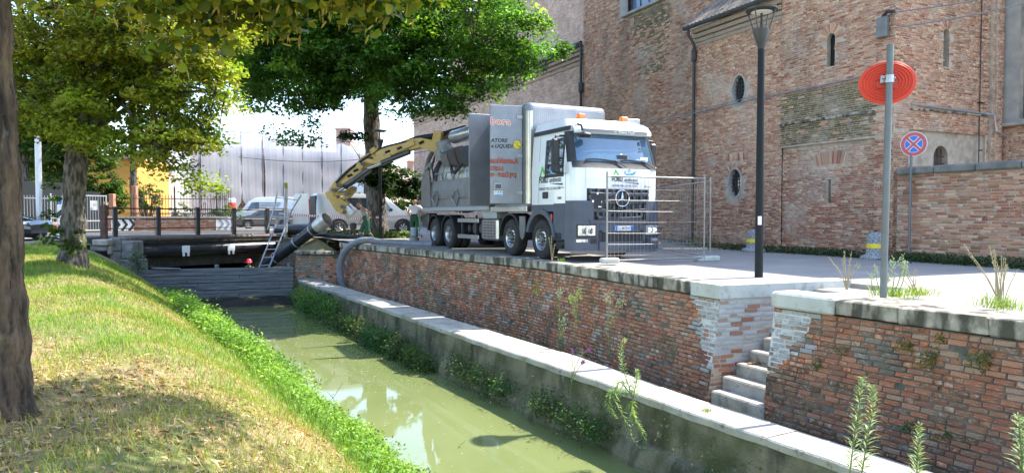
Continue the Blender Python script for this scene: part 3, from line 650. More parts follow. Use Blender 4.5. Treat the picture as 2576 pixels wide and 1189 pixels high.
pool.field(ORl, UR, up, 3.4, 1.2, pal='church', u0=.6, v0=0); pool.field(ORl, UR, up, 3.4, .95, pal='church', u0=.6, v0=1.3, skip=lambda u, v: inpoly(winR, u, v, .1) or random.random() < .25)
for x0 in (0, 4.02): pool.field(OR, UR, up, .6 if x0 == 0 else .68, 3.4, pal='church', u0=x0)
for k in range(2):
    mb = MB(); mb.cbox(OR + UR * (4.35) + UE * (.05 + .06 * k) + up * 4.2, (.5 - .2 * k, .1, 8.4), .01, frame((0, 0, 0), UR, up.cross(UR)).to_3x3()); mb.build('pilaster', M_['brick'] if False else M_['mortar'], church)
    pool.field(OR + UE * (.1 + .06 * k) - 0 * UR, UR, up, .5 - .2 * k, 8.0, pal='church', u0=4.1 + .1 * k, v0=.05)
mb = MB(); mb.tube([OR + UR * .65 + UE * .05 + up * 4.12, OR + UR * 3.9 + UE * .05 + up * 4.06, OR + UR * 4.05 + UE * .2 + up * 4.02, OR + UR * 4.1 + UE * .22 + up * 3.55, OR + UR * 4.6 + UE * .25 + up * 3.42], .028, 6); mb.build('conduit', M_['zinc'], church)
for i in range(14):
    mb = MB(); mb.cbox(OR + UR * (.75 + i * .24) + UE * .03 + up * (4.0 + random.uniform(-.015, .015)), (.23, .07, .05), .012, frame((0, 0, 0), UR, up.cross(UR)).to_3x3()); mb.build('ledge_stone', M_['coping'], church)
# --- chapel D: a from 8.0 to 3.85 (set 0.06 back)
OD = P_(8.0, 0, -.06); Wd = 4.15; HD = 7.9
ov1 = ellipse(8.0 - 5.74, 5.4, .31, .5); ov2 = ellipse(8.0 - 5.88, 2.25, .31, .5)
wall_face(body, OD, UE, up, [(0, 0), (Wd, 0), (Wd, HD), (0, HD)], [ov1, ov2], .28)
palD = lambda u, v: ('church' if random.random() < (.93 if v > 1.8 else .55) else 'red')
pool.field(OD, UE, up, Wd, HD - .62, pal=palD, v0=.02, skip=lambda u, v: inpoly(ov1, u, v, .2) or inpoly(ov2, u, v, .22) or (abs(u - 2.12) < .6 and 2.98 < v < 3.28) or (v < 3 and v > 2.6 and abs(u - 2.12) < .36))
for cu, cv in ((8.0 - 5.74, 5.4), (8.0 - 5.88, 2.25)): radial(cu, cv + .12, .36, .56, .25, math.pi - .25, 15, OD, UE, 'church', sy=1.05)
for i in range(15): pool.one(OD + UE * (1.56 + i * .08) + up * 3.13, up, UE * -1, .26, .06, .012, 'church' if i % 3 else 'red')
for (h, cu, cv) in ((ov1, 8 - 5.74, 5.4), (ov2, 8 - 5.88, 2.25)):
    fr = MB(); ring = ellipse(cu, cv, .345, .545, 28); ring0 = ellipse(cu, cv, .285, .47, 28)
    A = [OD + UE * p[0] + up * p[1] + CN * .02 for p in ring]; B = [OD + UE * p[0] + up * p[1] + CN * .025 for p in ring0]; C = [q - CN * .2 for q in B]; A2_ = [q - CN * .05 for q in A]
    fr.add(A + B + C + A2_, [(i, (i + 1) % 28, 28 + (i + 1) % 28, 28 + i) for i in range(28)] + [(28 + i, 28 + (i + 1) % 28, 56 + (i + 1) % 28, 56 + i) for i in range(28)] + [(84 + i, 84 + (i + 1) % 28, (i + 1) % 28, i) for i in range(28)])
    w = fr.build('oval_window', M_['plaster'], church)
    g = MB(); g.add([OD + UE * p[0] + up * p[1] - CN * .19 for p in ring0], [tuple(range(28))]); g.build('pane', M_['glass'], w)
    g = MB()
    for i in range(-2, 3):
        x = i * .105; y = .46 * math.sqrt(max(0, 1 - (x / .29) ** 2)); g.cyl(OD + UE * (cu + x) + up * (cv - y) - CN * .1, OD + UE * (cu + x) + up * (cv + y) - CN * .1, .011, n=5)
    for i in range(-3, 4):
        y = i * .13; x = .28 * math.sqrt(max(0, 1 - (y / .48) ** 2)); g.cyl(OD + UE * (cu - x) + up * (cv + y) - CN * .09, OD + UE * (cu + x) + up * (cv + y) - CN * .09, .011, n=5)
    g.build('window_grille', M_['black_steel'], w)
# slit and arch openings: dark backs and bars
for (O, U, h) in ((OE, UE, slitE), (OR, UR, slitR), (ORl, UR, winR), (OEl, UE, slotE)):
    N = U.cross(up); MB().add([O + U * p[0] + up * p[1] - N * (.24 if h is slotE else (.39 if h is winR else .16)) for p in h], [tuple(range(len(h)))]).build('opening_back', M_['dark'], church)
g = MB(); Nr = UR.cross(up)
for i in range(3): g.cyl(ORl + UR * (1.95 + i * .16) + up * 1.7 - Nr * .1, ORl + UR * (1.95 + i * .16) + up * 3.0 - Nr * .1, .012, n=5)
for i in range(6): g.cyl(ORl + UR * 1.82 + up * (1.8 + i * .2) - Nr * .1, ORl + UR * 2.4 + up * (1.8 + i * .2) - Nr * .1, .012, n=5)
g.build('window_grille', M_['black_steel'], church)
# brick cornice of the chapel: stepped courses
for k, (z, o, h) in enumerate(((7.28, .02, .1), (7.42, .05, .12), (7.58, .10, .14), (7.76, .16, .16))):
    mb = MB(); mb.cbox(P_(5.93, z + h / 2, -.06 + o / 2), (Wd, o + .02, h), .012, frame((0, 0, 0), UE, CR).to_3x3()); mb.build('cornice_course', M_['brick_cornice'] if 'brick_cornice' in M_ else M_['plaster'], church)
gut = MB()
gp = []
for i in range(9):
    t = math.pi * (1 + i / 8.0); gp.append((.11 * math.cos(t), .11 * math.sin(t)))
gp += [(x * .86, y * .86 + .002) for x, y in reversed(gp)]
gut.prism([(p[0], p[1]) for p in gp], frame(P_(8.25, 8.02, .24), CN, up), -4.4)
gut.build('gutter', M_['gutter'], church)
dp = MB(); dp.tube([P_(8.05, 7.95, .22), P_(8.05, 7.72, .2), P_(7.97, 7.5, .1), P_(7.9, 7.3, .06), P_(7.9, .15, .06)], .055, 8); dp.build('downpipe', M_['black_steel'], church)
dp = MB(); dp.lathe([(.055, 0), (.1, .1), (.1, .42), (.06, .55)], Matrix.Translation(P_(7.9, 6.7, .06)), 10); dp.build('downpipe_head', M_['black_steel'], church)
# tiled lean-to roof: each tile a half pipe
rd = MB(); rd.add([P_(8.2, 8.04, .2), P_(3.85, 8.04, .2), P_(3.85, 9.25, -1.3), P_(8.2, 9.25, -1.3)], [(0, 1, 2, 3)]); rd.b2((0, 0, 0), (0, 0, 0)); rd.v = rd.v[:4]; rd.f = rd.f[:1]
roof = rd.build('chapel_roof', M_['dark'], church)
tm = MB(); hp = [(.095 * math.cos(math.pi * i / 6), .08 * math.sin(math.pi * i / 6)) for i in range(7)]; hp += [(x * .82, y * .78) for x, y in reversed(hp)]
tm.prism(hp, Matrix.Identity(4), .46); tmm = [tm.mesh('tile', M_['tile' + str(i)]) for i in range(3)]
sl = (P_(0, 9.25, -1.3) - P_(0, 8.04, .2)).normalized(); sn = UE.cross(sl) * -1
for i in range(21):
    for j in range(4):
        o = link('tile', tmm[random.randrange(3)], roof); p = P_(8.12 - i * .205, 8.06, .27) + sl * (j * .4) + Vector((0, 0, 1)) * (.02 + random.uniform(-.008, .012))
        xx = (UE + sl * random.uniform(-.04, .04)).normalized(); o.matrix_basis = frame(p, xx, (sl.cross(xx)))
# --- transept C: a 8.0 .. 17.7, set 1.2 back
Wc = 9.8; OC = P_(17.7, 0, -1.2); HC = 12.6
wc = [(4.2, 10.05), (6.6, 10.05), (6.6, 12.6), (4.2, 12.6)]
wall_face(body, OC, UE, up, [(0, 0), (Wc, 0), (Wc, HC), (6.6, HC), (6.6, 10.05), (3.8, 10.05), (3.8, HC), (0, HC)])
def palC(u, v):
    x = random.random()
    if v > 7.2 and abs(u - 5.5) < 1.25 and x < (.85 if v > 9.2 else .35): return 'moss'
    return 'red' if x < .22 + .2 * (math.sin(u * 1.3 + v * .9) > .3) else 'church'
pool.field(OC, UE, up, Wc, HC - .05, bl=.25, bh=.053, pal=palC, v0=.02, skip=lambda u, v: (3.2 < u < 6.7 and v > 9.95) or v < 2.2 and u < 6)
pool.field(OC + CN * 0, UE, up, .01, .01)
fr = MB(); M3 = frame((0, 0, 0), UE, CR).to_3x3()
fr.cbox(OC + UE * 5.1 + up * 10.1 + CN * .04, (3.1, .3, .12), .02, M3); fr.cbox(OC + UE * 3.56 + up * 11.7 + CN * .03, (.5, .12, 3.2), .02, M3)
w = fr.build('upper_window', M_['plaster'], church)
g = MB(); g.add([OC + UE * 3.8 + up * 10.15 - CN * .2, OC + UE * 6.6 + up * 10.15 - CN * .2, OC + UE * 6.6 + up * 14 - CN * .2, OC + UE * 3.8 + up * 14 - CN * .2], [(0, 1, 2, 3)]); g.build('pane', M_['pane'], w)
g = MB()
for i in range(5): g.cyl(OC + UE * (3.9 + i * .62) + up * 10.15 - CN * .17, OC + UE * (3.9 + i * .62) + up * 14 - CN * .17, .02, n=5)
g.build('window_bars', M_['frame_wood'], w)
dp = MB(); dp.tube([P_(17.75, 9.75, -1.1), P_(17.75, .3, -1.1)], .075, 8); dp.build('downpipe', M_['black_steel'], church)
dp = MB(); dp.lathe([(.075, 0), (.14, .15), (.14, .5), (.08, .6)], Matrix.Translation(P_(17.75, 7.2, -1.1)), 10); dp.cyl(P_(17.75, 9.75, -1.1), P_(18.6, 9.75, -1.1), .09, n=8); dp.build('downpipe_head', M_['black_steel'], church)
# --- aisle B: a 17.7 .. 46, cornice at 9.6; nave A set back with tall window
OB = P_(46, 0, -1.35); Wb = 28.3
far = MB(); wall_face(far, OB, UE, up, [(0, 0), (Wb, 0), (Wb, 9.3), (0, 9.3)])
OA = P_(46, 0, -4.2); aw = archpoly(46 - 21.6, 46 - 19.3, 9.3, 14.6)
wall_face(far, OA, UE, up, [(4, 0), (Wb + .2, 0), (Wb + .2, 17), (4, 17)], [aw], .4)
far.build('far_wall', M_['brick_far'], church)
for k, (z, o, h) in enumerate(((8.75, .05, .12), (8.98, .1, .12), (9.2, .18, .16), (9.4, .28, .14))):
    mb = MB(); mb.cbox(P_(31.85, z + h / 2, -1.35 + o / 2), (Wb, o + .02, h), .012, M3); mb.build('cornice_course', M_['brick_cornice'], church)
mb = MB(); mb.add([P_(46, 9.56, -1.0), P_(17.7, 9.56, -1.0), P_(17.7, 10.6, -4.2), P_(46, 10.6, -4.2)], [(0, 1, 2, 3)]); rf = mb.build('aisle_roof', M_['tile1'], church)
gut = MB(); gut.tube([P_(46, 9.6, -.98), P_(17.9, 9.6, -.98)], .1, 8); gut.build('gutter', M_['gutter'], church)
fr = MB(); ap = archpoly(46 - 21.75, 46 - 19.15, 9.2, 14.75); n = len(ap)
A = [OA + UE * p[0] + up * p[1] + CN * .05 for p in ap]; B = [OA + UE * p[0] + up * p[1] + CN * .06 for p in aw]
fr.add(A + B, [(i, (i + 1) % n, n + (i + 1) % n, n + i) for i in range(n)]); w = fr.build('arched_window', M_['plaster'], church)
g = MB(); g.add([OA + UE * p[0] + up * p[1] - CN * .25 for p in aw], [tuple(range(n))]); g.build('pane', M_['pane'], w)
g = MB()
for i in range(4): g.cyl(OA + UE * (46 - 21.55 + i * .74) + up * 9.3 - CN * .2, OA + UE * (46 - 21.55 + i * .74) + up * 14.2 - CN * .2, .04, n=5)
for i in range(6): g.cyl(OA + UE * (46 - 21.6) + up * (9.9 + i * .95) - CN * .2, OA + UE * (46 - 19.3) + up * (9.9 + i * .95) - CN * .2, .04, n=5)
g.build('window_bars', M_['frame_wood'], w)
# --- choir F: from the end of the right face towards the viewer
G = CO + CR * 4.7 + UE * 0; UF = UE; OF = G
fw = archpoly(.5, 2.6, 3.9, 8.3); fp = [(0, 0), (4.4, 0), (4.4, 8.6), (0, 8.6)]
wall_face(body, OF, UF, up, fp, [fw], .35); pool.field(OF, UF, up, 4.4, 8.2, pal='church', v0=.02, skip=lambda u, v: .0 < u < 2.75 and v > 3.8)
fr = MB(); ap = archpoly(.02, 3.05, 3.72, 8.45); A = [OF + UF * p[0] + up * p[1] + CN * .06 for p in ap]; B = [OF + UF * p[0] + up * p[1] + CN * .05 for p in fw]; C = [q - CN * .3 for q in B]; n = len(ap)
fr.add(A + B + C, [(i, (i + 1) % n, n + (i + 1) % n, n + i) for i in range(n)] + [(n + i, n + (i + 1) % n, 2 * n + (i + 1) % n, 2 * n + i) for i in range(n)])
fr.cbox(OF + UF * 1.5 + up * 3.76 + CN * .06, (2.9, .3, .1), .02, M3); w = fr.build('tall_window', M_['plaster'], church)
g = MB(); g.add([OF + UF * p[0] + up * p[1] - CN * .24 for p in fw], [tuple(range(n))]); g.build('pane', M_['pane'], w)
g = MB()
for i in range(5): g.cyl(OF + UF * (.5 + i * .52) + up * 3.9 - CN * .2, OF + UF * (.5 + i * .52) + up * 8.2 - CN * .2, .022, n=5)
for i in range(7): g.cyl(OF + UF * .5 + up * (4.4 + i * .6) - CN * .2, OF + UF * 2.6 + up * (4.4 + i * .6) - CN * .2, .018, n=5)
g.build('window_bars', M_['frame_wood'], w)
body.build('wall_body', M_['mortar'], church)
# masses of the building above and behind the walls in view
big = MB()
def mass(a0, a1, o0, o1, z0, z1): 
    q = [P_(a0, 0, o0), P_(a1, 0, o0), P_(a1, 0, o1), P_(a0, 0, o1)]
    big.add([p + up * z0 for p in q] + [p + up * z1 for p in q], [(0, 1, 2, 3), (7, 6, 5, 4), (0, 4, 5, 1), (1, 5, 6, 2), (2, 6, 7, 3), (3, 7, 4, 0)])
mass(.0, 3.85, 0, -9, 8.4, 10.0); mass(3.86, 8.0, -1.36, -9, 9.2, 10.0); mass(8.0, 17.7, -1.2, -14, HC, 13.4); mass(-4.4, 0, -4.7, -12, 8.6, 15.5); mass(17.7, 46, -4.6, -14, 0, 17); mass(8.0, 17.7, -1.8, -14, 0, HC); mass(-4.4, -.001, -5.3, -12, 0, 8.6)
big.build('upper_wall', M_['brick_far'], church)
mb = MB(); mb.add([P_(0, 0, -.5), P_(0, 8.4, -.5), P_(8, 8.4, -1.5), P_(8, 0, -1.5)], [(0, 1, 2, 3)]); mb.build('inner_wall', M_['dark'], church)
pool.emit(church, 'brick')
# --- boundary wall in front of the church
wallC = thing('boundary_wall', 'old brick boundary wall with grey coping beside the church', 'brick wall', CO + CN * .15)
bw0 = CO + CN * .12 - CE * .22; pool = Bricks(); mb = MB(); L = 9; N = CN
mb.add([bw0, bw0 + UE * L, bw0 + UE * L + up * 2.2, bw0 + up * 2.2, bw0 - N * .35, bw0 + UE * L - N * .35, bw0 + UE * L + up * 2.2 - N * .35, bw0 + up * 2.2 - N * .35], [(0, 1, 2, 3), (5, 4, 7, 6), (4, 0, 3, 7), (1, 5, 6, 2)])
mb.build('wall_core', M_['mortar'], wallC)
pool.field(bw0, UE, up, 6.2, 2.16, bl=.25, bh=.056, pal=lambda u, v: ('red' if blot(u, v) > .5 else ('church' if random.random() < .75 else 'dark')) if v < 1.5 else random.choice(('dark', 'dark', 'church', 'red')), jit=.007); pool.emit(wallC, 'brick')
for i in range(9):
    mb = MB(); mb.cbox(bw0 + UE * (.5 + i * 1.0) + up * 2.28 - N * .17, (.99, .55, .2), .04, M3); mb.build('coping_stone', M_['grey_coping'], wallC)
# ------------------------------------------------ wheels (axis along local X, outer face towards -X)
def wheel(parent, loc, R=.52, w=.3, rear=False, side=-1, tyre='rubber', rimm='alu', nuts=10, name='wheel'):
    MX = Matrix.Translation(loc) @ Matrix.Rotation(math.pi / 2 * side, 4, 'Y')   # local Z of the lathe -> outward
    rr = R * .56; h = w / 2
    t = MB(); prof = [(rr, -h), (R * .72, -h - .005), (R * .93, -h + .01), (R * .985, -h + .045), (R, -h + .07), (R, -.022), (R * .975, -.02), (R * .975, .02), (R, .022), (R, h - .07), (R * .985, h - .045), (R * .93, h - .01), (R * .9, h), (R * .72, h + .008), (rr * 1.04, h + .004), (rr, h - .01)]
    t.lathe(prof, MX, 36, close=True); wo = t.build(name, M_[tyre], parent, auto=40)
    r = MB()
    if rear: r.lathe([(rr, h - .012), (rr * .985, h - .0), (rr * .95, h - .005), (rr * .9, h - .03), (rr * .86, -h * .2), (rr * .62, -h * .35), (rr * .6, -h * .2), (rr * .3, -h * .2), (0, -h * .2)], MX, 30)
    else: r.lathe([(rr, h - .012), (rr * .985, h - .0), (rr * .95, h - .005), (rr * .9, h - .04), (rr * .84, h * .3), (rr * .72, h * .62), (rr * .66, h * .66), (rr * .42, h * .66), (rr * .4, h * .5), (0, h * .5)], MX, 30)
    r.build('rim', M_[rimm], wo, auto=35)
    n = MB()
    for k in range(nuts):
        a = 2 * math.pi * k / nuts; z0 = -h * .2 if rear else h * .66; n.lathe([(.0, z0 + .05), (.016, z0 + .05), (.02, z0)], MX @ Matrix.Translation((math.cos(a) * rr * .54, math.sin(a) * rr * .54, 0)), 6)
    hb = MB(); z0 = h * .9 if rear else h * .5; zb = -h * .2 if rear else h * .5
    hb.lathe([(0, zb + .09), (rr * .25, zb + .085), (rr * .32, zb + .05), (rr * .36, zb)], MX, 20)
    hb.build('hub', M_['grey_metal'], wo, auto=35)
    if nuts: n.build('wheel_nuts', M_['dark_metal'], wo)
    return wo
# ------------------------------------------------ the suction truck (local: x to the viewer's right, y to the rear)
TO = Vector((1.40, 16.84, 0)); truck = thing('vacuum_truck', 'white and silver vacuum excavator truck parked by the canal wall', 'truck', TO, math.atan2(.447, .894))
TW = 2.55
FY = -.22
def yf(z): return FY + (0 if z < 2.34 else (.03 + .27 * (z - 2.34) / .86 if z < 3.2 else .30 + .30 * (z - 3.2) / .35))
def ins(z): return 0 if z < 2.3 else (.07 * (z - 2.3) / .95 if z < 3.25 else .07 + .1 * (z - 3.25) / .3)
def cabF(x, z, off=0.0, D=.28, p=3.4, base=None):
    """point on the front of the cab at x (0..TW), pushed out by off"""
    i = ins(z) if base is None else 0; q = (x - TW / 2) / (TW / 2); q = max(-1, min(1, q)); hw = TW / 2 - i
    def Y(q): return (yf(z) if base is None else base) + D * (1 - (1 - abs(q) ** p) ** (1 / p))
    e = .004; n = Vector((-(Y(min(1, q + e)) - Y(max(-1, q - e))), 0, 0)); dq = (min(1, q + e) - max(-1, q - e)) * hw
    nx = Vector((Y(min(1, q + e)) - Y(max(-1, q - e)), -dq)).normalized()
    return Vector((TW / 2 + q * hw + nx.x * off, Y(q) + nx.y * off, z))
def cabS(y, z, off=0.0): return Vector((ins(z) - off, y, z))
def panel(name, matn, pts_fn, us, vs, parent=None, thick=.012, flip=False, smooth=True):
    """panel lying on the cab: pts_fn(u, v, off) at off=thick with its four edges closed down to off=0"""
    mb = MB(); mb.grid(lambda u, v: pts_fn(u, v, thick), us, vs, flip)
    for (a, b) in ((us, [vs[0]]), (us, [vs[-1]])):
        mb.grid(lambda u, k: pts_fn(u, b[0], thick if k else -.004), us, [0, 1], flip if b[0] == vs[-1] else not flip)
    for u in (us[0], us[-1]): mb.grid(lambda v, k: pts_fn(u, v, thick if k else -.004), vs, [0, 1], (not flip) if u == us[-1] else flip)
    o = mb.build(name, M_[matn] if isinstance(matn, str) else matn, parent or truck, auto=35); return o
ls = lambda a, b, n: list(np.linspace(a, b, n))
XS = [TW / 2 * (1 - math.cos(math.pi * k / 30)) for k in range(31)]
# cab shell
mb = MB(); ZS = [1.42, 1.8, 2.3, 2.34, 2.6, 2.9, 3.2, 3.25, 3.34, 3.42, 3.5, 3.54]; CL = 1.95
ring = lambda z: [Vector((ins(z), CL, z))] + [cabF(x, z) for x in XS] + [Vector((TW - ins(z), CL, z))]
R0 = [ring(z) for z in ZS]; n = len(R0[0])
mb.add([p for r in R0 for p in r], [(i * n + j, i * n + (j + 1) % n, (i + 1) * n + (j + 1) % n, (i + 1) * n + j) for i in range(len(ZS) - 1) for j in range(n)] + [tuple(range((len(ZS) - 1) * n, len(ZS) * n)), tuple(range(n - 1, -1, -1))])
cab = mb.build('cab', M_['white_paint'], truck, auto=32)
# windscreen, black surround, wiper panel
panel('wiper_panel', 'black_plastic', lambda x, z, o: cabF(x, z, o), ls(.03, TW - .03, 24), ls(2.30, 2.47, 3), thick=.02)
ws = panel('windscreen', 'screen_glass', lambda x, z, o: cabF(x, z, o), ls(.12, TW - .12, 24), ls(2.47, 3.14, 6), thick=.012)
for s in (0, 1):
    f = (lambda x: x) if s == 0 else (lambda x: TW - x)
    panel('pillar_trim', 'black_plastic', lambda u, z, o: cabF(f(u), z, o), ls(.0, .13, 6), ls(2.44, 3.2, 5), thick=.02, flip=bool(s))
panel('screen_top_trim', 'black_plastic', lambda x, z, o: cabF(x, z, o), ls(.1, TW - .1, 20), ls(3.13, 3.17, 2), thick=.022)
# things seen through the screen: dark dashboard objects printed in relief
for x, z, w, h, m_ in ((1.43, 2.56, .3, .16, 'black_plastic'), (1.42, 2.655, .06, .03, 'white'), (2.0, 2.52, .3, .05, 'pane'), (2.12, 2.55, .24, .1, 'white')):
    mb = MB(); p = cabF(x, z, .016); mb.cbox((p.x, p.y, p.z), (w, .01, h), .003); mb.build('dashboard_item', M_[m_], ws)
text('R', .16, M_['black'], ws, frame(cabF(2.0, 2.9, .022), (1, .03, 0), (0, .3, 1)), shear=.2); text('ZI', .16, M_['black'], ws, frame(cabF(1.97, 2.74, .022), (1, .03, 0), (0, .3, 1)), shear=.2)
for x0, x1 in ((.35, 1.28), (1.35, 2.15)):
    mb = MB(); mb.tube([cabF(x1 + .18, 2.33, .05), cabF(x1, 2.45, .05), cabF(x1 - .12, 2.5, .04)], .016, 6); mb.tube([cabF(x0 + (x1 - x0) * k / 5, 2.5 + .02 * math.sin(k), .04) for k in range(6)], .014, 5); mb.build('wiper', M_['black_plastic'], truck)
# sun visor with beacons and top lights
def vis(x, k, o=0):
    z, off = [(3.14, .05), (3.16, .16), (3.24, .2), (3.33, .19), (3.42, .1), (3.47, .0)][k]
    p = cabF(x, min(z, 3.3), off); return Vector((p.x, p.y, z))
mb = MB(); mb.grid(vis, ls(.13, TW - .13, 24), list(range(6)), True)
for x in (.13, TW - .13): mb.add([vis(x, k) for k in range(6)] + [cabF(x, 3.3, -.06)], [tuple(range(7)) if x > 1 else tuple(range(6, -1, -1))])
vo = mb.build('sun_visor', M_['white_paint'], truck, auto=30)
panel('visor_band', 'visor_grey', lambda x, z, o: (lambda p: Vector((p.x, p.y, z)))(cabF(x, 3.2, .195 + o)), ls(.3, TW - .3, 20), ls(3.165, 3.245, 2), parent=vo, thick=.01)
text('Piolanti Truck', .085, M_['white'], vo, frame(cabF(1.32, 3.2, .212) + Vector((0, 0, -.028)), (1, 0, 0), (0, 0, 1)), shear=.15, bold=.001)
def star(cx, cy, cz, r, parent, matn='chrome', name='star_emblem', ringw=.08):
    mb = MB(); MM = Matrix.Translation((cx, cy, cz)) @ Matrix.Rotation(math.pi / 2, 4, 'X'); rw = r * ringw
    mb.lathe([(r - rw + rw * math.cos(t), rw * math.sin(t)) for t in [2 * math.pi * k / 8 for k in range(8)]], MM, 32, close=True)
    for k in range(3):
        a = math.pi / 2 + 2 * math.pi * k / 3; d = Vector((math.cos(a), 0, math.sin(a))); e = Vector((-math.sin(a), 0, math.cos(a))); c = Vector((cx, cy, cz))
        mb.add([c + d * r * .95, c + e * r * .13, c - d * .02 * r, c - e * r * .13, c - Vector((0, r * .16, 0)) + d * .02], [(0, 1, 4), (4, 3, 0), (1, 2, 4), (2, 3, 4)])
    return mb.build(name, M_[matn], parent, auto=40)
p = cabF(1.22, 3.2, .212); star(p.x, p.y, 3.205, .042, vo, 'white')
for x in (.62, 1.92):
    mb = MB(); mb.cbox((x, .5, 3.62), (.22, .14, .15), .03); mb.cbox((x, .5, 3.525), (.26, .18, .06), .015); b = mb.build('beacon', M_['orange_lens'], truck)
mb = MB(); mb.cbox((2.28, .75, 3.6), (.5, .3, .16), .02); mb.build('roof_box', M_['zinc'], truck)
for x in (.2, TW - .2):
    mb = MB(); p = cabF(x, 3.3, .18); mb.cbox((p.x, p.y, 3.33), (.1, .05, .1), .02); mb.build('marker_light', M_['lamp_glass'], truck)
mb = MB(); mb.tube([(.2, -.02, 3.35), (.22, -.16, 3.3), (.24, -.18, 3.18)], .03, 6); mb.cbox((.3, -.2, 3.08), (.3, .22, .12), .05, Matrix.Rotation(.35, 3, 'Z')); mb.build('kerb_mirror', M_['black_plastic'], truck)
mb = MB(); mb.lathe([(0, .05), (.05, .05), (.05, 0)], Matrix.Translation((1.35, .35, 3.45)), 10); mb.build('antenna_foot', M_['black_plastic'], truck)
# dark roof-edge strip and door on the left side
panel('roof_strip', 'black_plastic', lambda y, z, o: cabS(y, z, o), ls(.1, 1.93, 6), ls(3.22, 3.33, 3), thick=.03, flip=True)
panel('door_gap', 'slate_plastic', lambda y, z, o: cabS(y, z, o), ls(.2, .212, 2), ls(1.46, 2.35, 4), thick=.002, flip=True)
panel('door_gap', 'slate_plastic', lambda y, z, o: cabS(y, z, o), ls(1.56, 1.572, 2), ls(1.46, 3.15, 4), thick=.002, flip=True)
panel('window_surround', 'black_plastic', lambda y, z, o: cabS(y, z, o), ls(.3, 1.25, 5), ls(2.1, 3.06, 5), thick=.006, flip=True)
panel('door_window', 'glass', lambda y, z, o: cabS(y, z, o), ls(.36, 1.18, 5), ls(2.18, 3.0, 5), thick=.012, flip=True)
mb = MB(); mb.cbox((-.01, 1.2, 1.66), (.04, .28, .17), .05); mb.build('door_handle', M_['black_plastic'], truck)
def mirror(x, sx):
    mb = MB(); mb.cbox((x, .36, 2.62), (.22, .13, .82), .05); mb.cbox((x, .33, 2.3), (.21, .13, .24), .04)
    mb.tube([(x, .36, 2.98), (x, .36, 3.08), (x - sx * .3, .36, 3.1)], .03, 6); mb.tube([(x, .36, 2.2), (x - sx * .3, .3, 2.15)], .035, 6); mb.build('mirror', M_['black_plastic'], truck, auto=30)
mirror(-.2, -1); mirror(TW + .2, 1)
# front grille: dark recess, slatted bars with cells
panel('front_panel', 'white_paint', lambda x, z, o: cabF(x, z, o), ls(.33, TW - .33, 20), ls(1.8, 2.29, 3), thick=.03)
panel('grille_recess', 'black', lambda x, z, o: cabF(x, z, o), ls(.36, TW - .36, 20), ls(.98, 1.79, 3), thick=.012)
def gz_(x, r): q = (x - TW / 2) / (TW / 2); return r + .10 * q * q * (1 if r < 1.5 else .25)
for k, (r, w0) in enumerate(((1.66, .42), (1.47, .42), (1.25, .50), (1.07, .62))):
    mb = MB(); xs = ls(w0, TW - w0, 25)
    mb.grid(lambda x, q: (lambda c: Vector((c.x, c.y, gz_(x, r) + [-.05, -.05, .02, .035, .035][q])))(cabF(x, 1.4, [0, .06, .085, .07, 0][q])), xs, list(range(5)), True)
    for x in xs[::3]:
        c = cabF(x, 1.4, .04); mb.cbox((c.x, c.y, gz_(x, r) + .07), (.05, .08, .12), .012)
    mb.build('grille_bar', M_['grille'], truck, auto=35)
mb = MB(); MM = Matrix.Translation((1.3, FY - .08, 1.56)) @ Matrix.Rotation(math.pi / 2, 4, 'X'); mb.lathe([(0, .0), (.2, 0), (.215, .02), (.215, -.08)], MM, 28)
em = mb.build('emblem_disc', M_['black'], truck); star(1.3, FY - .115, 1.56, .215, em)
mb = MB(); c = cabF(.56, 1.5, .1); mb.cbox((c.x + .04, c.y + .02, 1.5), (.4, .015, .38), .005, Matrix.Rotation(-.12, 3, 'Z')); pl = mb.build('blank_plate', M_['black'], truck)
for dx, dz in ((0, .17), (-.13, -.02), (.13, -.03), (.08, -.15)):
    mb = MB(); mb.cbox((c.x + .04 + dx, c.y + .006 - .02 * dx, 1.5 + dz), (.05 if dz > -.1 else .12, .012, .05 if dz > -.1 else .03), .008); mb.build('sticker', M_['white'], pl)
# bumper, corners, headlights
def bum(x, z, o): return cabF(x, z, o + .05, D=.36, p=3.6, base=FY - .02)
def bump_(name, x0, x1, z0, z1, matn='slate_plastic', th=.03, n=10, parent=None): return panel(name, matn, bum, ls(x0, x1, n), ls(z0, z1, 4), parent=parent, thick=th)
bump_('bumper_core', .0, TW, .3, 1.02, 'black_plastic', .0, 30)
b = bump_('bumper_corner', .0, .62, .3, .98, n=12); b = bump_('bumper_corner', TW - .62, TW, .3, .98, n=12)
bump_('bumper_centre', .62, TW - .62, .78, .98, n=16); bump_('bumper_centre', .64, TW - .64, .3, .5, n=16, th=.05)
bump_('bumper_lip', .40, TW - .40, .95, 1.03, 'grille', .055, 20)
bump_('bumper_sweep', .0, .5, .98, 1.5, n=10, th=.015); bump_('bumper_sweep', TW - .5, TW, .98, 1.5, n=10, th=.015)
bump_('bumper_guard', .02, TW - .02, .22, .3, 'grey_metal', .0, 24)
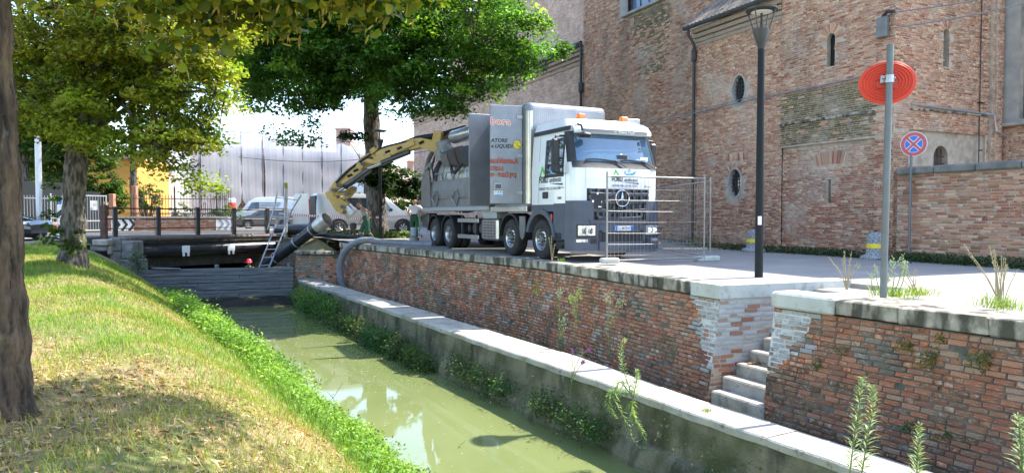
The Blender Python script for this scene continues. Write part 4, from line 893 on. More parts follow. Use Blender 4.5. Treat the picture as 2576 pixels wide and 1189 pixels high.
for s in (0, 1):
    f = (lambda a, b: (a, b)) if s == 0 else (lambda a, b: (TW - b, TW - a))
    a, c = f(.1, .56); bump_('headlight_housing', a, c, .60, .93, 'black_plastic', .036, 8)
    a, c = f(.13, .53); hl = bump_('headlight', a, c, .66, .9, 'lamp_glass', .044, 8)
    for xx in (.27, .42):
        p = bum(xx if s == 0 else TW - xx, .77, .05); t = MB(); t.lathe([(.0, .0), (.05, .012), (.075, .005), (.075, -.01)], Matrix.Translation(p) @ Matrix.Rotation(math.pi / 2, 4, 'X') @ Matrix.Rotation((.5 if s == 0 else -.5) * (1 - xx), 4, 'Y'), 16); t.build('reflector', M_['chrome'], hl, auto=40)
    a, c = f(.1, .34); bump_('fog_light', a, c, .5, .57, 'lamp_glass', .04, 5)
    a, c = f(.4, .58); bump_('side_vent', a, c, .46, .58, 'black', .034, 4)
bump_('lower_opening', .75, TW - .75, .5, .76, 'black', .012, 10); bump_('lower_bar', .72, TW - .72, .74, .78, 'slate_plastic', .045, 10)
for xx in (.68, TW - .68):
    p = bum(xx, .86, .04); mb = MB(); mb.lathe([(0, .01), (.04, .01), (.045, 0)], Matrix.Translation(p) @ Matrix.Rotation(math.pi / 2, 4, 'X'), 14); mb.build('tow_cap', M_['slate_plastic'], truck)
mb = MB(); mb.cbox((1.35, FY - .115, .83), (.52, .012, .12), .004); pl = mb.build('number_plate', M_['white'], truck)
for sx in (-1, 1):
    mb = MB(); mb.b2((1.35 + sx * .225 - .03, FY - .126, .775), (1.35 + sx * .225 + .03, FY - .12, .885)); mb.build('plate_band', M_['blue_sign'], pl)
text('CJ 087ZW', .1, M_['black'], pl, frame((1.35, FY - .124, .795), (1, 0, 0), (0, 0, 1)), align='CENTER', sx=.72)
# side skirt, steps, fender of the first axle
panel('cab_skirt', 'slate_plastic', lambda y, z, o: Vector((-o + .02, y, z)), ls(.12, .78, 5), ls(.55, 1.44, 4), thick=.03, flip=True)
panel('cab_skirt', 'slate_plastic', lambda y, z, o: Vector((TW - .02 + o, y, z)), ls(.12, .78, 5), ls(.55, 1.44, 4), thick=.03)
mb = MB(); mb.cbox((.05, .62, .62), (.12, .5, .22), .02); mb.cbox((.1, .62, .38), (.2, .46, .06), .02); mb.b2((.1, .4, .3), (.3, .82, .6)); mb.build('cab_step', M_['black_plastic'], truck)
def fender(y, z, R, x0, x1, a0, a1, matn, name='fender', t=.04):
    mb = MB(); A = ls(a0, a1, 18)
    mb.grid(lambda a, k: Vector(((x0, x0, x1, x1)[k], y - math.cos(a) * (R + (t, 0, 0, t)[k]), z + math.sin(a) * (R + (t, 0, 0, t)[k]))), A, [0, 1, 2, 3]); mb.grid(lambda a, k: Vector(((x0, x1)[k], y - math.cos(a) * (R + t), z + math.sin(a) * (R + t))), A, [0, 1])
    return mb.build(name, M_[matn], truck, auto=35)
AX = (1.47, 3.25, 8.05, 9.45); WR = .52
for s, (x0, x1) in ((-1, (-.03, .5)), (1, (TW - .5, TW + .03))):
    fender(AX[0], WR, .66, x0, x1, .1, math.pi * .92, 'slate_plastic', t=.13); fender(AX[1], WR, .64, x0, x1, .05, math.pi - .05, 'black_plastic', t=.05)
    for a in AX[2:]: fender(a, WR, .61, x0, x1, .1, math.pi - .1, 'black_plastic', t=.035)
mb = MB(); mb.cbox((-.03, AX[0] - .62, 1.1), (.03, .08, .16), .01); mb.build('side_marker', M_['red_lens'], truck)
panel('cab_side_lower', 'slate_plastic', lambda y, z, o: Vector((.05 - o, y, z)), ls(.74, 2.0, 8), ls(1.24, 1.44, 3), thick=.04, flip=True)
for k, a in enumerate(AX):
    for s in (-1, 1):
        x = .17 if s < 0 else TW - .17; wheel(truck, (x, a, WR), WR, .32, rear=k > 1, side=s)
        if k > 1: wheel(truck, (.52 if s < 0 else TW - .52, a, WR), WR, .3, True, s, nuts=0)
for a in AX:
    mb = MB(); mb.cyl((.3, a, WR), (TW - .3, a, WR), .09, n=10); mb.lathe([(0, -.2), (.2, -.1), (.2, .1), (0, .2)], Matrix.Translation((TW / 2, a, WR)) @ Matrix.Rotation(math.pi / 2, 4, 'Y'), 14); mb.build('axle', M_['dark_metal'], truck)
mb = MB()
for x in (.85, TW - .85): mb.b2((x - .04, .5, .78), (x + .04, 10.9, 1.05))
for y in (2.4, 4.2, 6, 7.3, 10.2): mb.b2((.8, y, .8), (TW - .8, y + .1, 1.0))
mb.build('chassis', M_['dark_metal'], truck)
mb = MB(); mb.cbox((TW / 2, 1.2, .75), (1.0, 1.4, .7), .1); mb.cbox((TW / 2, 5.3, .7), (1.4, 2.2, .5), .05); mb.build('underbody', M_['black'], truck)
# silver side boxes, rails, air tanks between the axles
mb = MB(); mb.cbox((.3, 4.75, .72), (.55, 1.15, .66), .06); bx = mb.build('muffler_box', M_['alu'], truck)
mb = MB()
for i in range(9):
    for j in range(6): mb.b2((.018, 4.32 + i * .105, .48 + j * .085), (.026, 4.36 + i * .105, .54 + j * .085))
mb.build('perforation', M_['black'], bx)
for z in (.98, .46):
    mb = MB(); mb.cbox((.02, 6.35, z), (.04, 1.7, .13), .008); mb.build('side_rail', M_['alu'], truck)
for y in (5.75, 6.9):
    mb = MB(); mb.b2((.04, y, .42), (.1, y + .06, 1.15)); mb.build('rail_post', M_['dark_metal'], truck)
for y, r in ((5.85, .14), (6.35, .16), (6.8, .13)):
    mb = MB(); mb.cyl((.25, y, .72), (1.1, y, .72), r, n=14); mb.build('air_tank', M_['dark_metal'], truck, auto=40)
mb = MB(); mb.tube([(.06, 6.95, 1.2), (.02, 6.95, 1.32), (.02, 7.2, 1.32), (.06, 7.2, 1.2)], .022, 6); mb.build('grab_handle', M_['alu'], truck)
mb = MB(); mb.prism([(0, 0), (.32, 0), (.32, -.4), (.25, -.58), (.16, -.64), (.07, -.58), (0, -.4)], frame((.0, 2.62, 1.12), (0, -1, 0), (0, 0, 1)), .03); mb.build('mud_flap', M_['grey_metal'], truck)
# box body with two open doors
X0, Y0, Y1, Z0, Z1 = .0, 2.18, 4.28, 1.36, 4.2
rp = []
for cx_, sy in ((.14, 1), (TW - .14, -1)):
    for k in range(7):
        a = math.pi - k * math.pi / 12 if sy > 0 else math.pi / 2 - k * math.pi / 12
        rp.append((cx_ + .14 * math.cos(a), Z1 - .14 + .14 * math.sin(a)))
poly = [(X0, Z0)] + rp + [(TW, Z0)]
mb = MB(); mb.prism(poly, frame((0, Y0 + .16, 0), (1, 0, 0), (0, 0, 1)), -(Y1 - Y0 - .16)); box = mb.build('box_body', M_['checker'], truck, auto=40)
mb = MB(); FR = [(0, .16), (.01, .1), (.047, .047), (.1, .01), (.16, 0)]
ringp = lambda d: [(TW / 2 + (p[0] - TW / 2) * (1 - d / (TW / 2)), 2.8 + (p[1] - 2.8) * (1 - d / 1.4)) for p in poly]
LL = [[Vector((p[0], Y0 + dy, p[1])) for p in ringp(d)] for d, dy in FR]; n = len(poly)
mb.add([p for l in LL for p in l], [(i * n + j, (i + 1) * n + j, (i + 1) * n + (j + 1) % n, i * n + (j + 1) % n) for i in range(4) for j in range(n)] + [tuple(4 * n + j for j in range(n))])
mb.build('box_front', M_['checker'], truck, auto=50)
mb = MB(); mb.lathe([(.13, 0), (.13, 2.5)], Matrix.Translation((.13, Y0 + .13, Z0 + .1)), 20); mb.build('corner_post', M_['checker_bright'], truck, auto=60)
mb = MB(); mb.b2((-.01, Y0 + .05, 1.24), (.5, Y1 + .3, 1.4)); mb.build('box_sill', M_['alu'], truck, bevel=.015)
mb = MB(); mb.b2((.02, 4.2, 1.05), (.4, 5.2, 1.25)); mb.build('valve_box', M_['zinc'], truck, bevel=.01)
mb = MB(); mb.cbox((1.6, 3.4, 4.22), (.8, .6, .06), .02); mb.build('roof_hatch', M_['zinc'], truck)
H1 = Vector((-.01, 2.47, 1.46)); ang = math.radians(13); dd = Vector((-math.cos(ang), math.sin(ang), 0)); dn = Vector((-math.sin(ang), -math.cos(ang), 0)); DW, DH = .9, 2.66
MD = frame(H1 + dd * DW + dn * .0, -dd, up)            # origin lower free edge, x towards the hinge, facing the viewer
mb = MB(); M3d = MD.to_3x3(); mb.cbox(MD @ Vector((DW / 2, DH / 2, -.025)), (DW, DH, .05), .012, M3d); door = mb.build('side_door', M_['checker'], truck)
def dt(body, x, y, s, m_, **k): return text(body, s, M_[m_], door, MD @ Matrix.Translation((x, y, .004)), **k)
for off_, m_, b_ in ((.0, 'white', .012), (.004, 'orange_print', .002)):
    text('bora', .27, M_[m_], door, MD @ Matrix.Translation((-.085 if False else .0, 2.13, off_)), bold=b_, sx=1.12)
dt('®', .7, 2.3, .1, 'orange_print')
dt('ATORE', .02, 1.66, .14, 'black', shear=.2, bold=.004); dt('e LIQUIDI', .02, 1.51, .14, 'black', shear=.2, bold=.004)
for off_, m_, b_ in ((.0, 'black', .012), (.003, 'orange_print', .001)):
    for body, y, s in (('ambiente.it', 1.1, .2), ('173214', .9, .15), ('96 · FORLÌ (FC)', .73, .14)): text(body, s, M_[m_], door, MD @ Matrix.Translation((.0, y, off_)), bold=b_, sx=.8 if s < .19 else .86)
hexp = [(.115 * math.cos(math.pi / 3 * k), .125 * math.sin(math.pi / 3 * k)) for k in range(6)]
mb = MB(); mb.prism([(x * 1.08, y * 1.08) for x, y in hexp], MD @ Matrix.Translation((.75, 1.6, .0)), .003); sg = mb.build('hexagon_sign', M_['black'], door)
mb = MB(); mb.prism(hexp, MD @ Matrix.Translation((.75, 1.6, .003)), .002); mb.build('sign_face', M_['yellow_print'], sg)
text('ε', .2, M_['black'], sg, MD @ Matrix.Translation((.68, 1.55, .006)), bold=.004); text('x', .1, M_['black'], sg, MD @ Matrix.Translation((.78, 1.53, .006)))
mb = MB(); mb.cbox(MD @ Vector((.22, .47, .01)), (.24, .18, .02), .01, M3d); lk = mb.build('door_latch', M_['zinc'], door)
mb = MB(); mb.cbox(MD @ Vector((.22, .47, .02)), (.16, .11, .02), .01, M3d); mb.build('latch_recess', M_['dark_metal'], lk)
mb = MB(); mb.cbox(MD @ Vector((.22, .28, .002)), (.24, .14, .006), .002, M3d); st = mb.build('warning_sticker', M_['white'], door)
for i, m_ in enumerate(('yellow_print', 'blue_print', 'red_sign')): 
    mb = MB(); mb.cbox(MD @ Vector((.15 + i * .07, .31, .007)), (.045, .045, .003), .001, M3d); mb.build('pictogram', M_[m_], st)
mb = MB(); mb.cbox(MD @ Vector((.22, .235, .007)), (.22, .04, .003), .001, M3d); mb.build('sticker_text_band', M_['blue_print'], st)
for y in (.3, 1.3, 2.35):
    mb = MB(); mb.cbox(MD @ Vector((.82, y, .01)), (.16, .1, .02), .006, M3d); mb.build('door_hinge', M_['zinc'], door)
H2 = Vector((-.01, 4.27, 1.44)); mb = MB(); mb.cbox(H2 + Vector((-.41, 0, 1.33)), (.82, .05, 2.66), .012); d2 = mb.build('side_door', M_['door_grey'], truck); d2['label'] = 'open side door seen from its plain dark inner face'
mb = MB()
for k in range(24): mb.lathe([(0, .004), (.008, .003), (.01, 0)], Matrix.Translation(H2 + Vector((-.79, -.026, .1 + k * .107))) @ Matrix.Rotation(math.pi / 2, 4, 'X'), 6)
mb.build('rivet_line', M_['grey_metal'], d2)
# suction tank, hopper body, boxes, pipes behind the box
mb = MB(); mb.lathe([(0, -.12), (.5, -.08), (.9, .0), (1.06, .14), (1.1, .3), (1.1, 5.5), (1.06, 5.65), (.9, 5.85), (.5, 5.95), (0, 5.98)], Matrix.Translation((TW / 2, 4.45, 2.45)) @ Matrix.Rotation(-math.pi / 2, 4, 'X'), 40)
tank = mb.build('tank', M_['tank'], truck, auto=30)
for y in (6.2, 7.9, 9.0):
    mb = MB(); mb.lathe([(1.1, 0), (1.135, .0), (1.135, .07), (1.1, .07)], Matrix.Translation((TW / 2, y, 2.45)) @ Matrix.Rotation(-math.pi / 2, 4, 'X'), 40); mb.build('tank_band', M_['zinc'], tank, auto=30)
mb = MB(); mb.lathe([(1.1, 0), (1.2, .0), (1.22, .04), (1.22, .22), (1.2, .26), (1.1, .26)], Matrix.Translation((TW / 2, 9.55, 2.45)) @ Matrix.Rotation(-math.pi / 2, 4, 'X'), 40); mb.build('tank_flange', M_['dark_metal'], tank, auto=30)
mb = MB(); mb.prism([(0, 1.36), (0, 2.02), (.05, 2.3), (.05, 2.38), (TW - .05, 2.38), (TW - .05, 2.3), (TW, 2.02), (TW, 1.36)], frame((0, 4.62, 0), (1, 0, 0), (0, 0, 1)), -6.0); hop = mb.build('hopper_body', M_['grey_metal'], truck, bevel=.015)
mb = MB(); mb.cbox((-.015, 7.6, 1.36), (.1, 6.0, .16), .03); mb.build('hopper_rail', M_['zinc'], truck)
for y in (5.6, 7.3, 9.2):
    mb = MB()
    for s in (-1, 1): mb.tube([(-.02, y + s * .02, 1.46), (-.06, y + s * .3, 1.74), (-.02, y + s * .02, 2.0)], [.02, .035, .02], 4)
    mb.build('hopper_rib', M_['zinc'], hop)
mb = MB(); mb.cbox((-.01, 7.6, 1.74), (.03, 5.8, .05), .01); mb.build('hopper_rib', M_['grey_metal'], hop)
mb = MB(); mb.prism([(0, 0), (1.05, 0), (.85, 1.35), (.3, 1.35), (0, .9)], frame((.02, 10.75, 1.45), (0, -1, 0), (0, 0, 1)), .06); mb.build('rear_plate', M_['grey_metal'], truck, bevel=.01)
for (a, b) in ((5.2, 6.0), (6.6, 7.4), (7.9, 8.6), (8.9, 9.7)):
    mb = MB(); mb.tube([(.1, a, 2.38), (.1, a + .15, 2.64), (.1, b - .15, 2.64), (.1, b, 2.38)], .03, 6); mb.build('guard_rail', M_['zinc'], truck)
mb = MB(); mb.prism([(0, 0), (.5, 0), (.5, .1), (0, .35)], frame((-.02, 5.0, 1.92), (0, -1, 0), (0, 0, 1)), .35); mb.build('control_flap', M_['dark_metal'], truck)
for k, (z, m_) in enumerate(((2.12, 'white'), (1.93, 'white'), (1.76, 'white'), (1.6, 'red_sign'))):
    mb = MB(); mb.cbox((-.008 if z < 2 else .012, 5.15, z), (.012, .32, .15), .003); mb.build('label_sticker', M_[m_], hop)
for y, z, l, m_ in ((7.0, 3.12, .62, 'dark_metal'), (7.75, 3.15, .6, 'dark_metal'), (8.5, 3.12, .62, 'grey_metal'), (9.2, 3.35, .5, 'zinc'), (9.0, 3.62, .4, 'zinc')):
    mb = MB(); mb.cbox((.22, y, z), (.42, l, .62 if m_ == 'dark_metal' else .42), .03, Matrix.Rotation(-.35, 3, 'Y')); mb.build('control_box', M_[m_], truck)
mb = MB(); mb.cyl((.5, 6.9, 3.92), (.5, 8.7, 3.92), .24, n=18); mb.build('silencer', M_['alu'], truck, auto=40)
mb = MB(); mb.tube([(.5, 8.7, 3.95), (.5, 9.1, 4.02), (.45, 9.5, 3.98), (.42, 9.65, 3.7), (.4, 9.7, 3.3)], .1, 8); mb.build('suction_pipe', M_['alu'], truck, auto=60)
mb = MB(); mb.tube([(.35, 9.3, 3.7), (.15, 9.8, 3.6), (.08, 10.2, 3.25), (.05, 10.4, 2.9), (.05, 10.5, 2.5)], .085, 10); mb.build('corrugated_hose', M_['hose'], truck, auto=60)
for k in range(6):
    mb = MB(); x = .05 + .05 * (k % 3); mb.tube([(x, 9.5 + .16 * k, 3.3 - .08 * k), (x - .06, 9.65 + .14 * k, 2.95), (x, 9.6 + .12 * k, 2.45)], .03, 6); mb.build('hydraulic_line', M_['black_plastic'], truck)
for k in range(5):
    mb = MB(); mb.cyl((.1, 9.8 + k * .15, 2.95 - .05 * k), (-.04, 9.8 + k * .15, 3.05 - .05 * k), .06, n=8); mb.build('valve', M_['zinc'], truck)
mb = MB(); mb.tube([(.12, 7.0, 2.85), (.0, 7.3, 2.62), (.0, 7.7, 2.6), (.1, 8.0, 2.85)], .05, 7); mb.tube([(.1, 7.2, 2.85), (.0, 7.4, 2.55), (.05, 7.9, 2.75)], .04, 7); mb.build('cable_loop', M_['black_plastic'], truck)
for k in range(4):
    mb = MB(); mb.tube([(.3, 8.3 + .1 * k, 3.5), (.2, 8.8 + .12 * k, 3.68), (.25, 9.3 + .1 * k, 3.5)], .03, 6); mb.build('hydraulic_line', M_['zinc'], truck)
mb = MB(); mb.cyl((.12, 10.5, 1.95), (.12, 10.62, 1.3), .16, .11, n=14); mb.lathe([(0, -.05), (.14, -.05), (.14, .05), (0, .05)], Matrix.Translation((.1, 10.7, 2.1)) @ Matrix.Rotation(math.pi / 2, 4, 'X'), 14); mb.build('rear_outlet', M_['tank'], truck, auto=40)
mb = MB(); mb.cbox((.2, 10.5, .95), (.36, .7, .55), .03); mb.tube([(.0, 10.2, 1.2), (-.05, 10.7, 1.15), (0, 10.9, .9)], .03, 6); mb.build('rear_box', M_['dark_metal'], truck)
mb = MB(); mb.cbox((TW / 2, 10.6, .7), (2.3, .12, .16), .02); mb.build('rear_bumper', M_['dark_metal'], truck)
mb = MB(); mb.cbox((.3, 4.6, 4.0), (.25, .2, .2), .02); mb.build('work_lamp', M_['black_plastic'], truck)
# door and front lettering
def side(y, z): return frame((-.012 + ins(z), y, z), (0, -1, 0), (0, 0, 1))
def logo(fr, s):
    """two line company mark, s = letter height; fr = frame at the lower left of the first word"""
    mb = MB(); mb.prism([(-.15 * s, .25 * s), (.75 * s, 2.1 * s), (1.6 * s, .95 * s), (1.25 * s, .95 * s), (.78 * s, 1.6 * s), (.1 * s, .35 * s)], fr @ Matrix.Translation((0, s * .1, 0)), .002); mb.build('logo_roof', M_['green_print'], truck)
    mb = MB(); sw = [(2.6, 1.65), (3.1, 1.35), (3.8, 1.3), (4.6, 1.55), (5.2, 1.9), (5.1, 1.35), (4.5, .98), (3.7, .9), (3.0, 1.1)]; mb.prism([(x * s, y * s) for x, y in sw], fr @ Matrix.Translation((0, s * .1, 0)), .002); mb.prism([(2.55 * s, 1.45 * s), (2.8 * s, 2.0 * s), (3.1 * s, 1.95 * s), (2.75 * s, 1.4 * s)], fr, .002); mb.build('logo_swoosh', M_['blue_print'], truck)
    text('FORLÌ', s * 1.2, M_['black'], truck, fr @ Matrix.Translation((0, 0, .003)), bold=.004, sx=.72); text('ambiente', s * .98, M_['black'], truck, fr @ Matrix.Translation((2.65 * s, 0, .003)), sx=.82)
    mb = MB(); mb.prism([(2.6 * s, -.14 * s), (5.95 * s, -.22 * s), (5.85 * s, -.46 * s), (3.0 * s, -.2 * s)], fr, .003); mb.build('logo_line', M_['navy_print'], truck)
    text("SERVIZI PER L'ECOLOGIA", s * .5, M_['slate_plastic'], truck, fr @ Matrix.Translation((0, -.95 * s, .003)), sx=.98)
logo(side(1.52, 1.98), .2)
text('Soc. Coop.', .05, M_['slate_plastic'], truck, side(.5, 1.82)); text('3248K', .075, M_['slate_plastic'], truck, side(.6, 1.55), shear=.3, bold=.002)
logo(frame(cabF(1.05, 1.98, .036) + Vector((0, -.004, 0)), (1, 0, 0), (0, 0, 1)), .135)
p = cabF(1.62, 2.22, .04); star(1.55, p.y - .004, 2.24, .045, truck, 'black')
text('Arocs', .09, M_['slate_plastic'], truck, frame(cabF(2.0, 1.84, .05) + Vector((0, -.005, 0)), (1, .06, 0), (0, 0, 1)), shear=.4)
# ------------------------------------------------ the bridge and the weir
def postp(i): k = 1 + .0477 * i; return Vector(((289 - CX) / F * 27.5 + .038 * 27.5 * i, 27.5 * k, 0))
BRD = (postp(5) - postp(0)).normalized(); BRN = BRD.cross(up)          # towards the viewer
bridge = thing('bridge', 'low road bridge over the canal with dark beam and pipes', 'bridge', postp(2))
mb = MB(); a, b = postp(-.9) - BRN * .2, postp(6.6) - BRN * .2; back = BRN * -9
for z0, z1, o0 in ((.0, .29, .28), (-.55, .0, .12), (-1.05, -.55, -.35)):
    p, q = a + BRN * o0, b + BRN * o0
    mb.add([p + up * z0, q + up * z0, q + up * z1, p + up * z1, p + back + up * z0, q + back + up * z0, q + back + up * z1, p + back + up * z1], [(0, 1, 2, 3), (3, 2, 6, 7), (1, 0, 4, 5)])
mb.build('deck', M_['dark_concrete'], bridge)
mb = MB(); mb.tube([postp(-.35) + BRN * .32 + up * .2, postp(6.9) + BRN * .32 + up * .17], .1, 10); mb.build('service_pipe', M_['rust_pipe'], bridge, auto=60)
mb = MB(); mb.tube([postp(-.1) + BRN * .2 + up * -.32, postp(5.2) + BRN * .2 + up * -.30], .26, 14); mb.build('main_pipe', M_['black_pipe'], bridge, auto=60)
for u, v in ((465, 616), (579, 609)):
    for t in ls(0, 6, 200):
        if proj(postp(t) + BRN * .5)[0] > u: break
    c = postp(t) + BRN * .5 + up * -.28; mb = MB(); mb.cbox(c, (.34, .05, .3), .04, frame((0, 0, 0), BRD, up.cross(BRD)).to_3x3())
    for s in (-1, 1): mb.cbox(c + BRD * .1 * s - up * .2, (.1, .04, .2), .02, frame((0, 0, 0), BRD, up.cross(BRD)).to_3x3())
    mb.build('pipe_bracket', M_['white'], bridge)
for i in (.9, 3.4):
    mb = MB(); mb.lathe([(.1, -.04), (.135, -.04), (.135, .04), (.1, .04)], Matrix.Translation(postp(i) + BRN * .32 + up * .19) @ BRD.to_track_quat('Z', 'Y').to_matrix().to_4x4(), 12); mb.build('pipe_joint', M_['rust_pipe'], bridge)
mb = MB(); mb.tube([postp(.95) + BRN * .33 + up * .1, postp(.95) + BRN * .34 - up * 1.6], .018, 5); mb.build('hanging_chain', M_['black_steel'], bridge)
# railing: posts, three rails, mesh panels
rail = thing('bridge_railing', 'dark steel bridge railing with square posts and wire mesh infill', 'railing', postp(0) + up * .3)
PI_ = [0, 1, 2, 3, 4, 4.55]
for k, i in enumerate(PI_):
    p = postp(i); mb = MB(); mb.cbox((p.x, p.y, .88), (.15, .15, 1.22), .015, frame((0, 0, 0), BRD, up.cross(BRD)).to_3x3()); mb.build('post', M_['black_steel'], rail)
for z, r in ((1.42, .032), (1.0, .025), (.62, .022)):
    mb = MB(); mb.tube([postp(-.3) + up * z, postp(5.6) + up * (z - .04)], r, 6); mb.build('rail', M_['black_steel'], rail)
def meshpanel(parent, a, b, z0, z1, nx, nz, r=.006, name='wire_mesh', m_='black_steel'):
    mb = MB()
    for i in range(nx + 1): p = a + (b - a) * (i / nx); mb.tube([p + up * z0, p + up * z1], r, 3, False)
    for j in range(nz + 1): z = z0 + (z1 - z0) * j / nz; mb.tube([a + up * z, b + up * z], r, 3, False)
    return mb.build(name, M_[m_], parent)
for i in range(4): meshpanel(rail, postp(i + .06), postp(i + .92), .38, 1.25, 26, 17, .0045)
for x in (.06, .92):
    for i in range(4): mb = MB(); mb.cyl(postp(i + x) + up * .36, postp(i + x) + up * 1.38, .016, n=5); mb.build('mesh_frame', M_['black_steel'], rail)
p = PY(262, 600, 26.8); tag(MB().cbox((p.x, p.y, .89), (.2, .2, 1.3), .015).build('wooden_post', M_['rust_steel'], None), 'rust brown square post at the left end of the bridge railing', 'post')
mb = MB()
# abutments: left pier of grey stones, right side wall with openings
pier = thing('bridge_pier', 'grey stone block pier at the left end of the bridge', 'pier', PY(300, 640, 26.6))
def blk(u0, u1, v0, v1, Y, d=.8, m_='stone_dark', r=.04):
    a = PY(u0, v1, Y); b = PY(u1, v0, Y); mb = MB(); mb.cbox(((a.x + b.x) / 2, Y + d / 2, (a.z + b.z) / 2), (b.x - a.x, d, b.z - a.z), r); return mb.build('stone_block', M_[m_], pier)
for q in ((276, 302, 597, 632, 26.6), (276, 302, 633, 668, 26.6), (303, 334, 606, 652, 26.7), (300, 345, 653, 690, 26.5), (318, 352, 690, 715, 26.4), (268, 300, 668, 705, 26.7)): blk(*q)
blk(268, 276, 600, 640, 26.4, .3, 'stone'); blk(230, 270, 602, 618, 26.2, .8, 'stone'); blk(225, 268, 619, 632, 26.3, .6, 'stone_dark')
mb = MB(); mb.add([PY(270, 612, 27.2), PY(352, 612, 28.4), PY(352, 740, 28.4), PY(270, 740, 27.2)], [(0, 3, 2, 1)]); mb.build('pier_core', M_['stone_dark'], pier)
ab = thing('bridge_abutment', 'dark stone abutment with recesses at the right end of the bridge', 'abutment', postp(5.2))
ra = [PY(628, 600, 33.2), PY(735, 600, 32.4), PY(845, 596, 31.2)]
for k in range(2):
    a, b = ra[k], ra[k + 1]; D = Vector((b.x - a.x, b.y - a.y, 0)).normalized(); L = Vector((b.x - a.x, b.y - a.y, 0)).length; N = D.cross(up)
    mb = MB(); O = Vector((a.x, a.y, -3)); mb.add([O, O + D * L, O + D * L + up * 3.05, O + up * 3.05], [(0, 1, 2, 3)]); mb.build('wall_core', M_['mortar_canal'], ab)
    pl_ = Bricks(); pl_.field(O, D, up, L, 3.0, .42, .16, .02, .03, 'grey', jit=.02); pl_.emit(ab, 'brick_canal', 90)
for u in (760, 792):
    a = PY(u - 17, 636, 30.6); b = PY(u + 14, 588, 30.6); mb = MB(); mb.cbox(((a.x + b.x) / 2, 30.9, (a.z + b.z) / 2), (b.x - a.x, .5, b.z - a.z), .06); mb.build('stone_block', M_['stone_moss'], ab)
# dark chamber under the bridge
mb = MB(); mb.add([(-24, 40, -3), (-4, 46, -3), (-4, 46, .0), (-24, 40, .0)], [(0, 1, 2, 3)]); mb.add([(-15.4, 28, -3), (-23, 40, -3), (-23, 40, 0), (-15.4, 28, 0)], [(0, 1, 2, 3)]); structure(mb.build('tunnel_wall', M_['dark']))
# plank weir
weir = thing('plank_weir', 'weathered grey plank weir closing the canal under the bridge', 'weir', PY(540, 740, 29))
wa, wb = PY(338, 676, 26.6), PY(738, 668, 28.3); WDir = Vector((wb.x - wa.x, wb.y - wa.y, 0)); WL_ = WDir.length; WDir.normalize(); n = 8; z0, z1 = -2.1, -.93
for k in range(n):
    h = (z1 - z0) / n; s = 0.0; M = frame((0, 0, 0), WDir, up.cross(WDir)).to_3x3()
    while s < WL_ - .05:
        l = min(random.uniform(1.8, 4.2), WL_ - s); mb = MB(); c = Vector((wa.x, wa.y, 0)) + WDir * (s + l / 2) + up * (z0 + (k + .5) * h + random.uniform(-.01, .01)); c += WDir.cross(up) * random.uniform(0, .03)
        mb.cbox(c, (l - .012, .07, h - .012), .012, M); mb.build('plank', M_['wood_grey'], weir); s += l
for t in (.03, .5, .97):
    c = Vector((wa.x, wa.y, -1.55)) + WDir * (WL_ * t) - WDir.cross(up) * .12; mb = MB(); mb.cbox(c, (.14, .14, 1.5), .02); mb.build('stake', M_['wood_grey'], weir)
c = Vector((wa.x, wa.y, -.91)) + WDir * 1.1; mb = MB(); mb.cbox(c, (1.0, .3, .05), .02, M @ Matrix.Rotation(.05, 3, 'Y')); tag(mb.build('loose_board', M_['wood_grey'], None), 'short grey board lying on top of the weir near its left end', 'board')
c = PY(543, 752, 27.3); mb = MB(); mb.tube([c, c + Vector((.25, 0, .3))], .02, 5); mb.build('drip_spout', M_['zinc'], weir)
mb = MB(); q = [Vector((wa.x, wa.y, 0)) + BRN * .25 - WDir * 1, Vector((wb.x, wb.y, 0)) + WDir * .4 + BRN * .25]
mb.grid(lambda f, k: (q[0] + (q[1] - q[0]) * f) + BRN * [-.6, .2, .5, 1.1][k] + up * ([-2.15, -2.18, -2.36, -2.6][k] + .06 * math.sin(f * 31 + k)), ls(0, 1, 30), [0, 1, 2, 3]); structure(mb.build('mud_sill', M_['mud']))
# ------------------------------------------------ things around the bridge
def pt(u, v, Y): return PY(u, v, Y)
def tubething(name, label, cat, pts, r, matn, n=10, part=None, group=None):
    o = MB().tube(pts, r, n).build(name, M_[matn], None, auto=60); return tag(o, label, cat, group)
# ladder leaning over the railing
la, lb = pt(650, 676, 29.4), pt(700, 548, 31.2); ra_, rb = pt(676, 674, 29.4), pt(727, 548, 31.2)
ld = thing('step_ladder', 'aluminium step ladder leaning from the weir up past the railing', 'ladder', la)
tops = (pt(666, 482, 31.3), pt(750, 493, 31.6))
for a, b, c in ((la, lb, None), (ra_, rb, None)):
    mb = MB(); d = (b - a).normalized(); mb.tube([a, a + d * (b - a).length * .5, b], .035, 6); mb.build('stile', M_['ladder'], ld)
mb = MB(); mb.tube([pt(668, 566, 31.2), pt(700, 548, 31.2), tops[0] + Vector((.0, 0, .0))], .035, 6); mb.build('stile', M_['ladder'], ld) if False else None
for (a, b) in ((pt(673, 578, 31), pt(690, 520, 31.2)), (pt(690, 520, 31.2), pt(697, 482, 31.3)), (pt(716, 575, 31), pt(734, 528, 31.3)), (pt(734, 528, 31.3), pt(757, 491, 31.5))):
    mb = MB(); mb.tube([a, b], .035, 6); mb.build('stile', M_['ladder'], ld)
for f in ls(.06, .98, 7): MB().tube([la + (lb - la) * f, ra_ + (rb - ra_) * f], .022, 5).build('rung', M_['ladder'], ld)
for (u0, u1, v0, v1) in ((676, 718, 572, 574), (684, 726, 545, 548), (690, 736, 523, 527), (695, 748, 497, 503)): MB().tube([pt(u0, v0, 31.1), pt(u1, v1, 31.3)], .022, 5).build('rung', M_['ladder'], ld)
